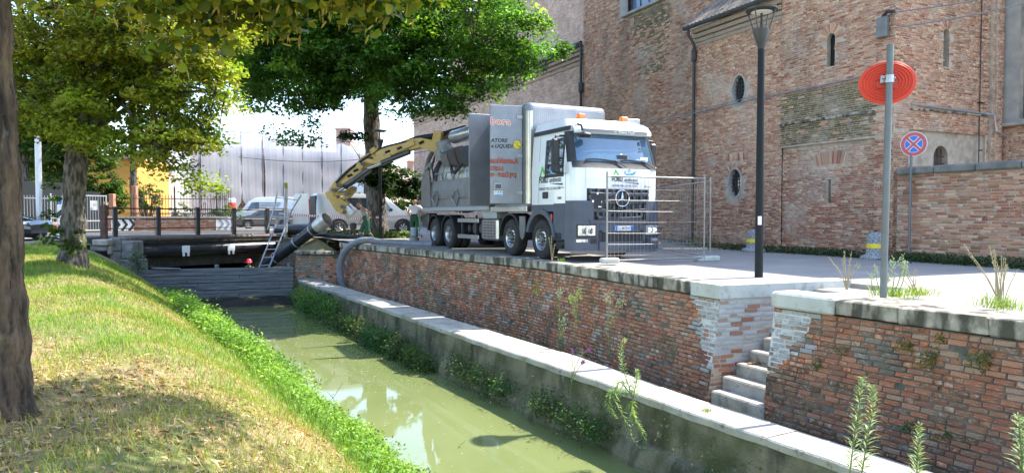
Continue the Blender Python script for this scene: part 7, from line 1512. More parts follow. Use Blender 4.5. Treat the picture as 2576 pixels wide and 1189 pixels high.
def tree(name, label, trunk, radii, ells, n_cl, per, rc, size, pal, limbs=26, bark='bark', top=None, yellow=None, shell=.55, flat=.45, nbase=8, group=None):
    o = thing(name, label, 'tree', trunk[0], group=group); mb = MB(); tk = smooth([Vector(p) for p in trunk], 8); m = len(tk); rad = np.interp(np.linspace(0, 1, m), np.linspace(0, 1, len(radii)), radii)
    rad = [r * (1 + .05 * math.sin(i * 1.9) + .04 * math.sin(i * .7)) for i, r in enumerate(rad)]; rad[0] *= 1.15
    near_ = o.location.y < 20; nr = 110 if o.location.y < 8 else (64 if near_ else 24); tk2 = tk if not near_ else [tk[min(i, m - 2)].lerp(tk[min(i, m - 2) + 1], f) for i in range(m - 1) for f in (ls(0, 1, 13)[:-1] if o.location.y < 8 else ls(0, 1, 6)[:-1])]
    rad2 = list(np.interp(np.linspace(0, 1, len(tk2)), np.linspace(0, 1, m), rad)); mb.tube(tk2, rad2, nr)
    if near_:
        amp = .022 if o.location.y < 8 else .014; nv = len(tk2) * nr; 
        for i in range(nv):
            r_, k_ = divmod(i, nr); th = k_ * 6.2832 / nr; z = mb.v[i][2]; c = tk2[r_]; p = Vector(mb.v[i]); dr = (p - c).normalized()
            w = th + .10 * math.sin(5.1 * z + 2 * th) + .06 * math.sin(13 * z + 5 * th) + .05 * math.sin(31 * z); f = abs(math.sin(9 * w + .8 * math.sin(2.3 * z))) ** .6 * .6 + abs(math.sin(15 * w + 1.5 * math.sin(3.7 * z + 1))) ** .7 * .4
            f *= .75 + .25 * abs(math.sin(17 * z + 3 * math.sin(6 * th) + 2 * math.sin(11 * w))) ** .5
            flare = .09 * math.exp(-max(0, z - o.location.z) * 5) * (.6 + .4 * math.sin(5 * th)) if near_ else 0
            mb.v[i] = tuple(p + dr * (amp * (f - .6) * 1.6 + flare))
    mb.build('trunk', M_[bark], o, auto=80)
    P, N, Sz, C, cen = clumps(ells, n_cl, per, rc, size, pal, yellow=yellow, shell=shell, flat=flat)
    tp = Vector(trunk[-1]); st_ = [Vector(p) for p in tk[int(m * (.85 if t1z(o) else .6)):]]
    mains = []; idx = rng.permutation(len(cen))[:limbs]; 
    for k, i in enumerate(idx):
        b = Vector(cen[i]); a = st_[random.randrange(len(st_))]; L = (b - a).length; lb = MB(); r0 = max(.03, .022 * L) * (1.4 if k < nbase else 1); lb.tube(curve(a, b, .12, 8), list(np.linspace(r0, .015, 8)), 7); lb.build('limb', M_[bark], o, auto=60)
    tw = MB()
    for i in rng.permutation(len(cen))[:limbs * 6]:
        q = Vector(cen[i]); j = idx[np.argmin([np.linalg.norm(np.array(cen[x]) - np.array(q)) for x in idx])]; tw.tube([Vector(cen[j]), (Vector(cen[j]) + q) / 2 + Vector((0, 0, .1)), q], [.022, .014, .008], 4, False)
    w = tw.build('twigs', M_['twig'], o); w['kind'] = 'stuff'
    V, Cv = leaf_quads(P, N, Sz, C); c = link('crown', np_mesh('crown', V, quads(len(P)), M_['leaf'], Cv), o); c['kind'] = 'stuff'
    return o
# big linden by the bridge, with an outlying clump above view added to shade the bank
t3 = PZ(946, 601, .1); X3, Y3 = t3.x, t3.y
G3 = [(.075, .165, .03), (.10, .21, .036), (.055, .125, .026), (.18, .29, .04), (.095, .185, .036)]
tree('linden_tree', 'large dark green linden tree beside the bridge shading the truck', [t3 - up * .2, (X3 + .02, Y3, 1.5), (X3 - .12, Y3, 4), (X3 - .2, Y3 + .1, 6.2), (X3 - .1, Y3 + .2, 9.5), (X3, Y3, 13)], [.58, .44, .36, .33, .26, .12],
     [((-6.1, 28, 11), (5.9, 6, 5.2)), ((-8.6, 26.2, 7.0), (2.9, 2.8, 1.9)), ((-9.3, 25.5, 8.6), (2.4, 2.4, 2.0)), ((-5.4, 26, 7.4), (3.6, 2.5, 1.7)), ((-2.4, 25.6, 7.0), (2.9, 2.5, 1.7)), ((-1.1, 25.0, 7.7), (2.2, 2.3, 1.4)), ((.75, 24.6, 6.9), (1.15, 1.5, .8)), ((-3.6, 25, 5.6), (2.0, 1.4, .75)), ((-7.9, 26.0, 5.5), (1.2, 1.0, .7)), ((-8.0, 25.8, 4.4), (.75, .7, .45)), ((-2.0, 24.6, 5.4), (1.1, .9, .7)), ((-1.7, 19.8, 10.2), (1.9, 1.5, 1.4)), ((-9.6, 26.8, 10.0), (2.6, 2.5, 2.2)), ((-6.3, 26.5, 9.3), (3, 2.5, 1.8)), ((-2.7, 26.5, 9.5), (3, 2.2, 1.8)), ((-8.9, 27.5, 7.6), (2.4, 2, 1.6))],
     1450, 140, .7, .15, G3, 40, 'bark_grey')
# low side shoots of the linden around its trunk
P, N, Sz, C, cen = clumps([((X3 + .9, Y3 - .5, 2.75), (1.5, .5, .6)), ((X3 + .2, Y3 - .5, 3.5), (.7, .4, .45)), ((X3 + 1.6, Y3 - .5, 2.1), (.8, .4, .3)), ((X3 - .9, Y3 - .3, 4.65), (1.0, .3, .14))], 60, 60, .34, .17, [(.02, .045, .012), (.03, .06, .015)], shell=.2, flat=.5)
lt = [o for o in ROOTS if o.name.startswith('linden_tree')][0]; V, Cv = leaf_quads(P, N, Sz, C); c = link('side_shoots', np_mesh('side_shoots', V, quads(len(P)), M_['leaf'], Cv), lt); c['kind'] = 'stuff'
for q in cen[::6]: MB().tube(curve((X3, Y3, 2.2), q, .1, 5), [.03, .025, .02, .015, .008], 5).build('limb', M_['twig'], lt)
# left tree (yellow bracts, and sunlit tops put in as yellower leaves higher up)
t2 = Vector(PY(183, 662, 16)); t2.z = bank_z(t2.x, t2.y) + .02; g2 = t2.z
G2 = [(.27, .31, .04), (.19, .26, .045), (.36, .36, .055), (.14, .21, .04), (.23, .27, .045)]
tree('lime_tree', 'broad lime tree with bracts and sunlit tops coloured yellow on the grass bank at the left', [t2 - up * .3, PY(184, 590, 16), PY(186, 500, 16), PY(190, 420, 16), PY(196, 350, 16.2), PY(200, 180, 16.4), PY(205, 40, 16.5)], [.34, .25, .22, .235, .2, .13, .08],
     [((-9.6, 15.6, 5.6), (2.6, 2.4, 1.7)), ((-7.6, 15.2, 5.2), (1.6, 1.8, 1.2)), ((-11.2, 15.5, 5.2), (1.8, 2, 1.5)), ((-10.2, 15.2, 3.6), (1.9, 1.5, .7)), ((-8.3, 15.0, 3.3), (1.5, 1.3, .75)), ((-7.2, 15.1, 6.6), (1.7, 1.8, 1.3)), ((-6.6, 15.1, 5.0), (.9, 1.2, .9)), ((-7.3, 15.1, 2.9), (.7, .8, .9)), ((-6.9, 15.1, 3.8), (.75, .9, .8)), ((-8.0, 15.0, 2.5), (.6, .5, .35)), ((-7.15, 15.3, 2.15), (.5, .5, .45)), ((-7.6, 15.3, 3.3), (.8, .8, .6)), ((-6.75, 15.4, 3.0), (.35, .4, .7)), ((-12.0, 15.5, 3.5), (1.3, 1.3, .8))],
     560, 150, .47, .105, G2, 30, 'bark_grey', yellow=lambda q: .38 if q[2] > 4.6 else (.12 if q[2] > 3.6 else .04))
P, N, Sz, C, cen = clumps([((t2.x + .25, t2.y - .3, .5 + g2 * .3), (.3, .25, .35)), ((t2.x - .3, t2.y - .25, .75), (.22, .2, .5)), ((t2.x - .2, t2.y - .25, 1.6), (.15, .15, .4))], 22, 26, .16, .11, [(.09, .15, .03), (.06, .11, .02)], shell=.1)
l2 = [o for o in ROOTS if o.name.startswith('lime_tree')][0]; V, Cv = leaf_quads(P, N, Sz, C); c = link('side_shoots', np_mesh('side_shoots', V, quads(len(P)), M_['leaf'], Cv), l2); c['kind'] = 'stuff'
# foreground tree: trunk at the left edge, crown overhead, hanging sprigs in view
t1 = Vector((-3.68, 4.95, 0)); t1.z = bank_z(t1.x, t1.y)
near = tree('linden_tree', 'rough brown tree trunk at the left edge with linden sprigs hanging into view', [t1 - up * .3, t1 + up * .25, t1 + Vector((-.02, 0, 1)), t1 + Vector((-.05, 0, 2.2)), t1 + Vector((-.08, 0, 3.6)), t1 + Vector((0, 0, 6))], [.25, .195, .185, .18, .17, .12],
     [((-3, 4.4, 6.6), (3.8, 3.2, 1.9)), ((-.3, 4.9, 6.2), (2.0, 2.3, 1.5)), ((-5.2, 6.5, 6.3), (1.9, 2.2, 1.4)), ((1.1, 6.2, 6.3), (2.0, 1.7, 1.2)), ((-.8, 5.7, 6.3), (1.8, 1.4, 1.2))], 640, 60, .5, .12, [(.08, .12, .02), (.1, .14, .03)], 22)
HEART = [(0, -.5), (.2, -.52), (.42, -.3), (.46, 0), (.3, .3), (.1, .48), (0, .62), (-.1, .48), (-.3, .3), (-.46, 0), (-.42, -.3), (-.2, -.52)]
def leafmesh(c, w=.09):
    V = np.array([(0, 0, .05)] + [(x, y, -.25 * x * x - .12 * max(0, y) ** 2) for x, y in HEART]) * w * 1.05; F_ = np.array([(0, i + 1, (i + 1) % 12 + 1) for i in range(12)]); return np_mesh('leaf', V, F_, M_['leaf'], np.tile(np.array(c), (13, 1)))
LM = [leafmesh(c, .068) for c in ((.07, .10, .015), (.11, .14, .018), (.15, .17, .02), (.05, .075, .012), (.20, .18, .02), (.09, .12, .02))]
def bract(c): V = np.array([(-.006, 0, 0), (.006, 0, 0), (.011, 0, -.05), (0, .004, -.1), (-.011, 0, -.05)]); return np_mesh('bract', V, np.array([(0, 1, 2), (0, 2, 4), (4, 2, 3)]), M_['leaf'], np.tile(np.array(c), (5, 1)))
BM = [bract(c) for c in ((.45, .33, .08), (.38, .26, .07), (.5, .4, .13), (.3, .17, .06))]
SPR = [(150, -6, 5, 9), (235, 4, 5.2, 9), (330, 22, 5.2, 16), (372, 45, 5.4, 13), (430, 30, 5.3, 16), (418, 118, 5.4, 9), (432, 150, 5.4, 13), (500, 20, 5.4, 12), (520, 62, 5.6, 18), (545, 110, 5.6, 13), (585, 40, 5.5, 18), (630, 66, 5.6, 18), (660, 25, 5.4, 14), (690, 78, 5.6, 16), (735, 82, 5.7, 14), (745, 30, 5.6, 10), (800, 8, 5.5, 13), (835, 32, 5.6, 16), (870, 22, 5.7, 14), (905, 50, 5.7, 14), (950, 22, 5.7, 16), (985, 40, 5.8, 11), (1030, 12, 5.7, 10), (1085, 2, 5.8, 7), (560, 0, 5.3, 14), (900, 0, 5.6, 12)]
twm = []
anch = Vector((-1.8, 5.0, 4.6))
for (u, v, Y, n) in SPR:
    p = PY(u, v, Y); a = PY(u + random.uniform(-40, 60), -190, Y + random.uniform(-.2, .2)); twm.append([a, (a + p) / 2 + Vector((.05, 0, .05)), p])
    MB().tube(twm[-1], [.009, .006, .003], 5).build('twig', M_['twig'], near); lo = -(v < 20) * .02
    for k in range(n):
        t = random.random() ** .6; q = a.lerp(p, .52 + .5 * t) + Vector((random.gauss(0, .075), random.gauss(0, .07), random.gauss(0, .055)))
        o = link('leaf', random.choice(LM), near); o.location = q; s = random.uniform(.9, 1.55); o.scale = (s, s, s); o.rotation_euler = (random.gauss(.5, .5), random.gauss(0, .5), random.uniform(0, 6.28)); o.rotation_mode = 'ZYX'
    for k in range(int(n * .5)):
        q = p + Vector((random.gauss(0, .07), random.gauss(0, .06), random.gauss(-.03, .05))); o = link('bract', random.choice(BM), near); o.location = q; o.rotation_euler = (random.gauss(0, .3), random.gauss(0, .3), random.uniform(0, 6.28)); s = random.uniform(.55, .9); o.scale = (s, s, s)
HV = np.array([(0, 0, .05)] + [(x, y, -.25 * x * x - .12 * max(0, y) ** 2) for x, y in HEART]) * .07; HF = np.array([(0, i + 1, (i + 1) % 12 + 1) for i in range(12)]); SV = []; SC = []; LC = [(.15, .19, .022), (.2, .23, .025), (.3, .3, .03), (.08, .12, .016), (.38, .32, .035), (.16, .2, .025)]
for (u, v, Y, n), (a, _, p) in zip(SPR, twm):
    for k in range(int(n * 2.6)):
        t = random.random() ** .5; q = a.lerp(p, .45 + .54 * t) + Vector((random.gauss(0, .12), random.gauss(0, .12), random.gauss(0, .06))); R = Matrix.Rotation(random.uniform(0, 6.28), 3, 'Z') @ Matrix.Rotation(random.gauss(.5, .5), 3, 'X') @ Matrix.Rotation(random.gauss(0, .5), 3, 'Y')
        SV.append(HV @ np.array(R).T * random.uniform(.8, 1.35) + np.array(q)); SC.append(np.tile(np.array(random.choice(LC)) * random.uniform(.7, 1.3), (13, 1)))
sl_ = link('sprig_leaves', np_mesh('sprig_leaves', np.concatenate(SV), (HF[None] + (np.arange(len(SV)) * 13)[:, None, None]).reshape(-1, 3), M_['leaf'], np.clip(np.concatenate(SC), 0, 1)), near); sl_['kind'] = 'stuff'
for p in twm[::3]: MB().tube([anch, (anch + p[0]) / 2 + Vector((0, 0, .15)), p[0]], [.03, .02, .01], 6).build('limb', M_['bark'], near)
# trees and bushes behind
G4 = [(.04, .085, .02), (.03, .07, .018), (.055, .1, .022)]
def bush(name, label, ells, n_cl, per, rc, size, pal, cat='bush', trunk=None, group=None):
    o = thing(name, label, cat, (ells[0][0][0], ells[0][0][1], .2), group=group); P, N, Sz, C, cen = clumps(ells, n_cl, per, rc, size, pal, shell=.4); V, Cv = leaf_quads(P, N, Sz, C); c = link('foliage', np_mesh('foliage', V, quads(len(P)), M_['leaf'], Cv), o); c['kind'] = 'stuff'
    b = Vector((ells[0][0][0], ells[0][0][1], .1))
    for k, q in enumerate(cen[::max(1, len(cen) // 10)]): MB().tube(curve(b + up * (trunk * .8 if trunk else 0), q, .1, 5), [.07 if trunk else .04, .05, .03, .02, .01], 5).build('stem' if not trunk else 'limb', M_['bark_grey'], o)
    if trunk: MB().tube([b, b + up * trunk], [.22, .14], 10).build('trunk', M_['bark_grey'], o)
    return o
c = PY(255, 468, 42); bush('round_bush', 'dense dark round bush behind the metal gate', [((c.x, c.y, c.z + .1), (1.25, 1, 1.0)), ((c.x + .5, c.y, c.z - .8), (1.1, .9, .8))], 60, 90, .45, .17, [(.04, .085, .018), (.06, .12, .02)])
c = PY(100, 455, 44); bush('light_hedge', 'bright green hedge above the dark fence screen at the left', [((c.x, c.y, c.z), (3.2, 1, .8))], 60, 80, .5, .2, [(.14, .22, .04), (.1, .17, .03)])
c = PY(372, 495, 47); bush('garden_shrub', 'small green shrub behind the spiked fence between the houses', [((c.x, c.y, c.z), (.9, .7, 1.0)), ((c.x - .9, c.y, c.z + .2), (.35, .4, 1.2))], 40, 60, .35, .15, [(.06, .13, .03), (.09, .16, .03)])
c = PY(470, 535, 46); bush('ivy_shrub', 'low green climbing shrub along the foot of the iron fence', [((c.x - .3, c.y, c.z), (.7, .5, .6)), ((c.x + 2.2, c.y + 1, c.z), (1.0, .5, .5))], 34, 50, .3, .14, [(.1, .18, .04), (.06, .12, .03)])
c = PY(1000, 500, 58); bush('light_tree', 'bright yellow green small tree behind the man in white', [((c.x, c.y, c.z), (1.7, 1.2, 1.2)), ((c.x - .6, c.y, c.z + .9), (.9, .8, .8))], 60, 70, .45, .2, [(.24, .32, .05), (.18, .27, .05)], 'tree', trunk=2.0)
for (u, v, Y, r, lab) in ((60, 250, 38, 4.2, 'dark tree filling the gap behind the left trunk'), (150, 360, 40, 3.0, 'shaded tree with dark trunk beyond the picket fence'), (330, 130, 46, 4.5, 'tall green tree behind the broad lime tree')):
    c = PY(u, v, Y); bush('background_tree', lab, [((c.x, c.y, c.z), (r, r * .8, r * .75)), ((c.x + r * .4, c.y, c.z - r * .4), (r * .6, r * .5, r * .4))], int(40 + r * 26), 80, .3 + .12 * r, .1 + .04 * r, [(.05, .095, .022), (.075, .13, .03)] if u < 400 else [(.13, .2, .04), (.1, .17, .04)], 'tree', trunk=c.z, group=None)
# ------------------------------------------------ grass, bank plants, wall weeds, litter
def nz(x, y, s, k=0.0): return (np.sin(x * 1.7 * s + 1.3 * np.sin(y * 1.1 * s + k) + k) * np.sin(y * 1.9 * s + 1.1 * np.sin(x * .9 * s + 2 * k)) + .5 * np.sin(x * 4.1 * s + y * 2.9 * s + k) * np.sin(y * 3.7 * s - x * 1.3 * s))
def bank_xyz(s, d):
    x = WL0.x + WD.x * s + WN.x * d; y = WL0.y + WD.y * s + WN.y * d; z = np.array([bank_h(a, b) for a, b in zip(s, d)]); return np.stack([x, y, z], 1)
def blades(P, h, w, lean, col, name, parent=None, matn='grass'):
    """tapered grass blades: two stacked quads each"""
    n = len(P); a = rng.uniform(0, 2 * np.pi, n); T = np.stack([np.cos(a), np.sin(a), np.zeros(n)], 1); b = rng.uniform(0, 2 * np.pi, n); Ld = np.stack([np.cos(b), np.sin(b), np.zeros(n)], 1) * (lean * h)[:, None]
    U = np.array((0, 0, 1.0)); m = P + U * (h * .6)[:, None] + Ld * .35; t = P + U * (h * (1 - .35 * np.minimum(lean, 1.5)))[:, None] + Ld; W = T * (w * .5)[:, None]
    V = np.stack([P - W, P + W, m + W * .8, m - W * .8, t + W * .15, t - W * .15], 1).reshape(-1, 3); i = np.arange(n)[:, None] * 6; Fq = np.concatenate([i + np.array([[0, 1, 2, 3]]), i + np.array([[3, 2, 4, 5]])], 0)
    o = link(name, np_mesh(name, V, Fq, M_[matn], np.repeat(col, 6, 0)), parent); o['kind'] = 'stuff'; return o
def seeds(n, s0, s1, d0, d1, near=1.0):
    s = s0 + (s1 - s0) * rng.random(n) ** near; d = rng.uniform(d0, d1, n); return s, d
N_ = 240000; s, d = seeds(N_, -8.5, 18.6, .7, 8.0, 1.25); P = bank_xyz(s, d)
dry = .38 + .55 * nz(s, d, .55, 1.0) + .35 * np.clip((2 - s) / 6, -.3, 1) - .25 * np.clip((1.6 - d), 0, 1); dry += rng.normal(0, .2, N_); keep = rng.random(N_) < np.clip(1.05 - .55 * np.clip(dry, 0, 1), .25, 1)
s, d, P, dry = s[keep], d[keep], P[keep], dry[keep]; n = len(P); k = np.clip(dry, 0, 1)[:, None]
col = (np.array((.17, .31, .04)) * (1 - k) + np.array((.46, .36, .13)) * k) * rng.uniform(.7, 1.35, (n, 1)); yl = rng.random(n) < .25; col[yl] = np.array((.34, .36, .06)) * rng.uniform(.8, 1.3, (yl.sum(), 1))
h = rng.uniform(.035, .11, n) * (1 + .5 * (nz(s, d, 1.3, 2) > .4)); blades(P - np.array((0, 0, .01)), h, rng.uniform(.0035, .0075, n) * (1 + np.clip(P[:, 1] - 6, 0, 12) * .09), rng.uniform(.2, 1.3, n), np.clip(col, 0, 1), 'grass')
# dry thatch and fallen leaves lying flat
n = 42000; s, d = seeds(n, -8.5, 9, .9, 7.5, 1.1); P = bank_xyz(s, d) + np.array((0, 0, .012)); m = (.55 + .55 * nz(s, d, .6, 1.0) + .4 * np.clip((2 - s) / 6, -.3, 1) + rng.normal(0, .2, n)) > .74 - .16 * (P[:, 1] < 7.5); P = P[m]; n = len(P)
Nn_ = np.array((.25, .16, .95)) + rng.normal(0, .35, (n, 3)); Nn_ /= np.linalg.norm(Nn_, axis=1, keepdims=True); c = np.array([(.42, .26, .13), (.52, .36, .19), (.33, .17, .08), (.55, .43, .27)])[rng.integers(0, 4, n)] * rng.uniform(.7, 1.2, (n, 1))
V, C = leaf_quads(P, Nn_, rng.uniform(.02, .08, n) * (1 + .15 * (P[:, 1] < 8)), c, .3); o = link('fallen_leaves', np_mesh('fallen_leaves', V, quads(n), M_['litter'], C)); o['kind'] = 'stuff'
for (u, v, sz, lab) in ((1125, 1150, .08, 'white'), (735, 1170, .06, 'white')):
    pass
# lush green fringe along the water
def fringe(name, S, D, Hh, per, size, pal, rnd=.12):
    S = S * .9; n = len(S); P0 = bank_xyz(S, D); Pz = np.repeat(P0, per, 0); m = len(Pz); hh = np.repeat(Hh, per) * rng.random(m) ** .6; Pz = Pz + np.stack([rng.normal(0, rnd, m), rng.normal(0, rnd, m), hh], 1)
    Nn = np.array((.1, -.1, 1.0)) + rng.normal(0, .55, (m, 3)); Nn /= np.linalg.norm(Nn, axis=1, keepdims=True); c = np.array(pal)[np.repeat(rng.integers(0, len(pal), n), per)] * rng.uniform(.65, 1.35, (m, 1))
    V, C = leaf_quads(Pz, Nn, size * rng.uniform(.6, 1.5, m), np.clip(c, 0, 1), .5); o = link(name, np_mesh(name, V, quads(m), M_['grass'], C)); o['kind'] = 'stuff'
LIME = [(.21, .36, .035), (.16, .31, .035), (.27, .41, .05), (.12, .25, .03)]
n = 2600; S = rng.uniform(-6, 11, n); D = np.abs(rng.normal(.15, .42, n)) - .3; fringe('bank_plants', S, D, rng.uniform(.1, .42, n), 24, .055, LIME)
n = 2300; S = rng.uniform(6, 16.8, n); D = rng.uniform(-1.05, 1.25, n); fringe('bank_plants', S, D, rng.uniform(.2, .62, n) * (1 - .3 * (S > 13)), 26, .07, LIME, .15)
n = 500; S = rng.uniform(7.2, 9.4, n); D = rng.uniform(-.7, .9, n); fringe('bank_plants', S, D, rng.uniform(.2, .5, n), 26, .065, [(.06, .15, .03), (.08, .18, .03)], .15)
n = 260; S = rng.uniform(15.5, 18.8, n); D = rng.uniform(-.2, .9, n); fringe('bank_plants', S, D, rng.uniform(.2, .6, n), 30, .07, [(.05, .12, .03), (.07, .16, .04)], .15)
s, d = seeds(5000, -6, 15.5, -.2, 1.1); P = bank_xyz(s, d); blades(P, rng.uniform(.12, .42, 5000), rng.uniform(.008, .016, 5000), rng.uniform(.2, 1.0, 5000), np.array((.14, .25, .035)) * rng.uniform(.7, 1.4, (5000, 1)), 'grass')
# growth at the foot of the quay wall
def wallfoot(Y0, Y1, z0, z1, n, per, size, pal, name='ledge_plants', out=.32):
    Y = rng.uniform(Y0, Y1, n) * .8966; P0 = np.array([tuple(lowf(y) + LN * (out + rng.normal(0, .08)) + up * rng.uniform(min(z0, z1 - .05), z1)) for y in Y]); Pz = np.repeat(P0, per, 0); m = len(Pz); g = rng.normal(0, 1, (m, 3)) * np.array((.13, .13, .1)); Pz = Pz + g; Pz[:, 2] = np.maximum(Pz[:, 2], ZW + .01)
    Nn = np.array((-.5, -.3, .8)) + rng.normal(0, .55, (m, 3)); Nn /= np.linalg.norm(Nn, axis=1, keepdims=True); c = np.array(pal)[np.repeat(rng.integers(0, len(pal), n), per)] * rng.uniform(.6, 1.4, (m, 1)); V, C = leaf_quads(Pz, Nn, size * rng.uniform(.6, 1.5, m), np.clip(c, 0, 1), .5)
    o = link(name, np_mesh(name, V, quads(m), M_['grass'], C)); o['kind'] = 'stuff'
DG = [(.04, .10, .022), (.06, .14, .03), (.08, .16, .03), (.10, .10, .04)]
wallfoot(25.0, 30.5, ZW + .05, ZL - .15, 170, 26, .075, [(.05, .14, .03), (.08, .2, .03), (.15, .27, .04)]); wallfoot(19.4, 25, ZW + .0, ZL - .45, 210, 24, .065, DG + [(.16, .15, .06)], out=.36); wallfoot(20.2, 21.8, ZW, ZL - .5, 90, 26, .065, [(.05, .16, .05), (.07, .18, .05)], out=.42); wallfoot(17.6, 19.6, ZW, ZL - .6, 130, 26, .06, DG, out=.4)
wallfoot(14.4, 16.8, ZW + .15, ZL - .5, 120, 22, .05, DG, out=.22); wallfoot(11.6, 13.6, ZW + .2, ZL - .5, 120, 22, .045, DG, out=.24); wallfoot(8.4, 9.6, ZW + .3, ZL - .7, 60, 22, .045, DG, out=.24); wallfoot(7.5, 18, ZW + .25, ZL - .25, 150, 8, .035, [(.07, .12, .03), (.12, .12, .05)], out=.14)
# single weeds: stem with narrow leaves
def weed(name, label, stems, nl, ll, lw, col, stemc='weed_stem', cat='weed', flower=None, group=None, droop=.5, taper=.6):
    """stems: list of point lists; leaves spiral up each stem, shorter towards the tip"""
    o = thing(name, label, cat, stems[0][0], group=group); mb = MB(); Ps = []; Cs = []
    for pts in stems:
        pp = smooth([Vector(p) for p in pts], 6); L = sum((pp[i + 1] - pp[i]).length for i in range(len(pp) - 1)); mb.tube(pp, list(np.linspace(.007, .003, len(pp))), 5)
        for k in range(nl):
            f = .06 + .93 * (k + random.random()) / nl; x = f * (len(pp) - 1); i = min(int(x), len(pp) - 2); p = pp[i].lerp(pp[i + 1], x - i); t = (pp[i + 1] - pp[i]).normalized(); a = k * 2.4 + random.uniform(-.4, .4)
            e = t.orthogonal().normalized(); e2 = t.cross(e); dr = (e * math.cos(a) + e2 * math.sin(a)) * .9 + t * random.uniform(.35, .8); dr.normalize(); l = ll * (1 - taper * f) * random.uniform(.7, 1.25); sd = dr.cross(t).normalized() * lw * (1 - .5 * f) * .5
            m = p + dr * l * .5; q = p + dr * l - up * l * droop * .35; Ps += [p, m - sd, q, m + sd]; c = np.array(col) * random.uniform(.7, 1.3); Cs += [c] * 4
    mb.build('stem', M_[stemc], o); V = np.array([tuple(p) for p in Ps]); lf = link('leaves', np_mesh('leaves', V, quads(len(V) // 4), M_['grass'], np.clip(np.array(Cs), 0, 1)), o); lf['kind'] = 'stuff'
    if flower:
        c, n, r, sz = flower; fb = []; fc = []
        for pts in stems:
            tip = Vector(pts[-1]); prev = Vector(pts[-2])
            for k in range(n): p = tip.lerp(prev, random.random() * .55) + Vector((random.gauss(0, r), random.gauss(0, r), random.gauss(0, r))); s_ = sz * random.uniform(.6, 1.3); fb += [p + Vector((-s_, 0, 0)), p + Vector((0, s_ * .3, s_)), p + Vector((s_, 0, 0)), p + Vector((0, -s_ * .3, -s_))]; fc += [np.array(c) * random.uniform(.7, 1.2)] * 4
        fl = link('flowers', np_mesh('flowers', np.array([tuple(p) for p in fb]), quads(len(fb) // 4), M_['grass'], np.clip(np.array(fc), 0, 1)), o); fl['kind'] = 'stuff'
    return o
def lowz(u, v, z): return PZ(u, v, z)
W_ = lambda u, v, Y: PY(u, v, Y)
GL_ = (.15, .24, .07); GP = (.26, .34, .16)
weed('tall_weed', 'pair of tall leafy green weeds rising at the front right of the quay wall', [[W_(2135, 1200, 6.9), W_(2150, 1090, 6.9), W_(2162, 1010, 6.9), W_(2168, 948, 6.9)], [W_(2165, 1200, 6.85), W_(2182, 1100, 6.85), W_(2195, 1020, 6.85), W_(2192, 970, 6.85)]], 150, .17, .022, GP, flower=((.4, .45, .25), 30, .02, .009))
weed('tall_weed', 'single tall weed between the leafy pair and the right frame edge', [[W_(2305, 1200, 6.4), W_(2308, 1140, 6.4), W_(2312, 1065, 6.4)]], 100, .15, .02, GP, flower=((.4, .45, .25), 16, .015, .008))
weed('tall_weed', 'pale weed cut by the right edge of the frame', [[W_(2572, 1200, 5.6), W_(2566, 1110, 5.6), W_(2560, 1045, 5.6)], [W_(2585, 1180, 5.6), W_(2580, 1050, 5.6)]], 90, .15, .02, GP, flower=((.42, .47, .28), 16, .015, .008))
weed('hanging_weed', 'large pale weed hanging down the front of the quay wall', [[W_(1592, 1000, 9.9), W_(1568, 930, 9.85), W_(1560, 880, 9.85), W_(1572, 852, 9.85)], [W_(1592, 1000, 9.8), W_(1560, 960, 9.6), W_(1545, 1000, 9.55), W_(1575, 1060, 9.5), W_(1600, 1115, 9.45), W_(1652, 1138, 9.4)], [W_(1592, 1000, 9.8), W_(1590, 1040, 9.6), W_(1612, 1080, 9.5), W_(1622, 1110, 9.45)], [W_(1592, 1000, 9.85), W_(1600, 960, 9.8), W_(1603, 930, 9.8)], [W_(1580, 990, 9.8), W_(1540, 985, 9.6), W_(1530, 1020, 9.55), W_(1548, 1050, 9.5)]], 110, .13, .02, (.3, .4, .19))
weed('loosestrife', 'thin weed with purple flower spikes on the quay wall', [[W_(1435, 985, 11.3), W_(1438, 940, 11.3), W_(1440, 905, 11.3), W_(1440, 875, 11.3)], [W_(1437, 950, 11.3), W_(1450, 915, 11.2), W_(1465, 888, 11.2), W_(1484, 876, 11.2)], [W_(1437, 960, 11.3), W_(1455, 925, 11.3), W_(1470, 905, 11.2)]], 22, .07, .016, (.2, .26, .08), flower=((.42, .1, .42), 26, .012, .012))
weed('tall_weed', 'slender dusty green weed before the far part of the canal wall', [[W_(1078, 905, 18.3), W_(1080, 800, 18.3), W_(1076, 720, 18.3), W_(1077, 668, 18.3)]], 85, .17, .03, (.2, .27, .13))
weed('tall_weed', 'leafy weed with white tuft growing against the middle of the canal wall', [[W_(1402, 905, 13.6), W_(1408, 830, 13.65), W_(1406, 770, 13.7), W_(1408, 722, 13.7)], [W_(1415, 900, 13.6), W_(1412, 840, 13.6), W_(1420, 790, 13.6)]], 80, .10, .02, (.12, .19, .05), flower=((.6, .6, .42), 40, .035, .014))
weed('tall_weed', 'weed with yellow green flower tuft beside the white tufted one', [[W_(1450, 895, 13.4), W_(1448, 820, 13.45), W_(1452, 760, 13.5), W_(1455, 728, 13.5)], [W_(1448, 800, 13.4), W_(1440, 765, 13.4), W_(1436, 745, 13.4)]], 70, .09, .02, (.12, .19, .05), flower=((.5, .52, .16), 46, .04, .016))
weed('tall_weed', 'sparse weed with whitish flower heads nearer the corner pillar', [[W_(1535, 905, 12.4), W_(1528, 830, 12.4), W_(1530, 770, 12.5), W_(1528, 738, 12.5)], [W_(1532, 830, 12.4), W_(1550, 780, 12.4), W_(1562, 752, 12.4)]], 46, .09, .018, (.13, .18, .06), flower=((.6, .58, .4), 34, .04, .013))
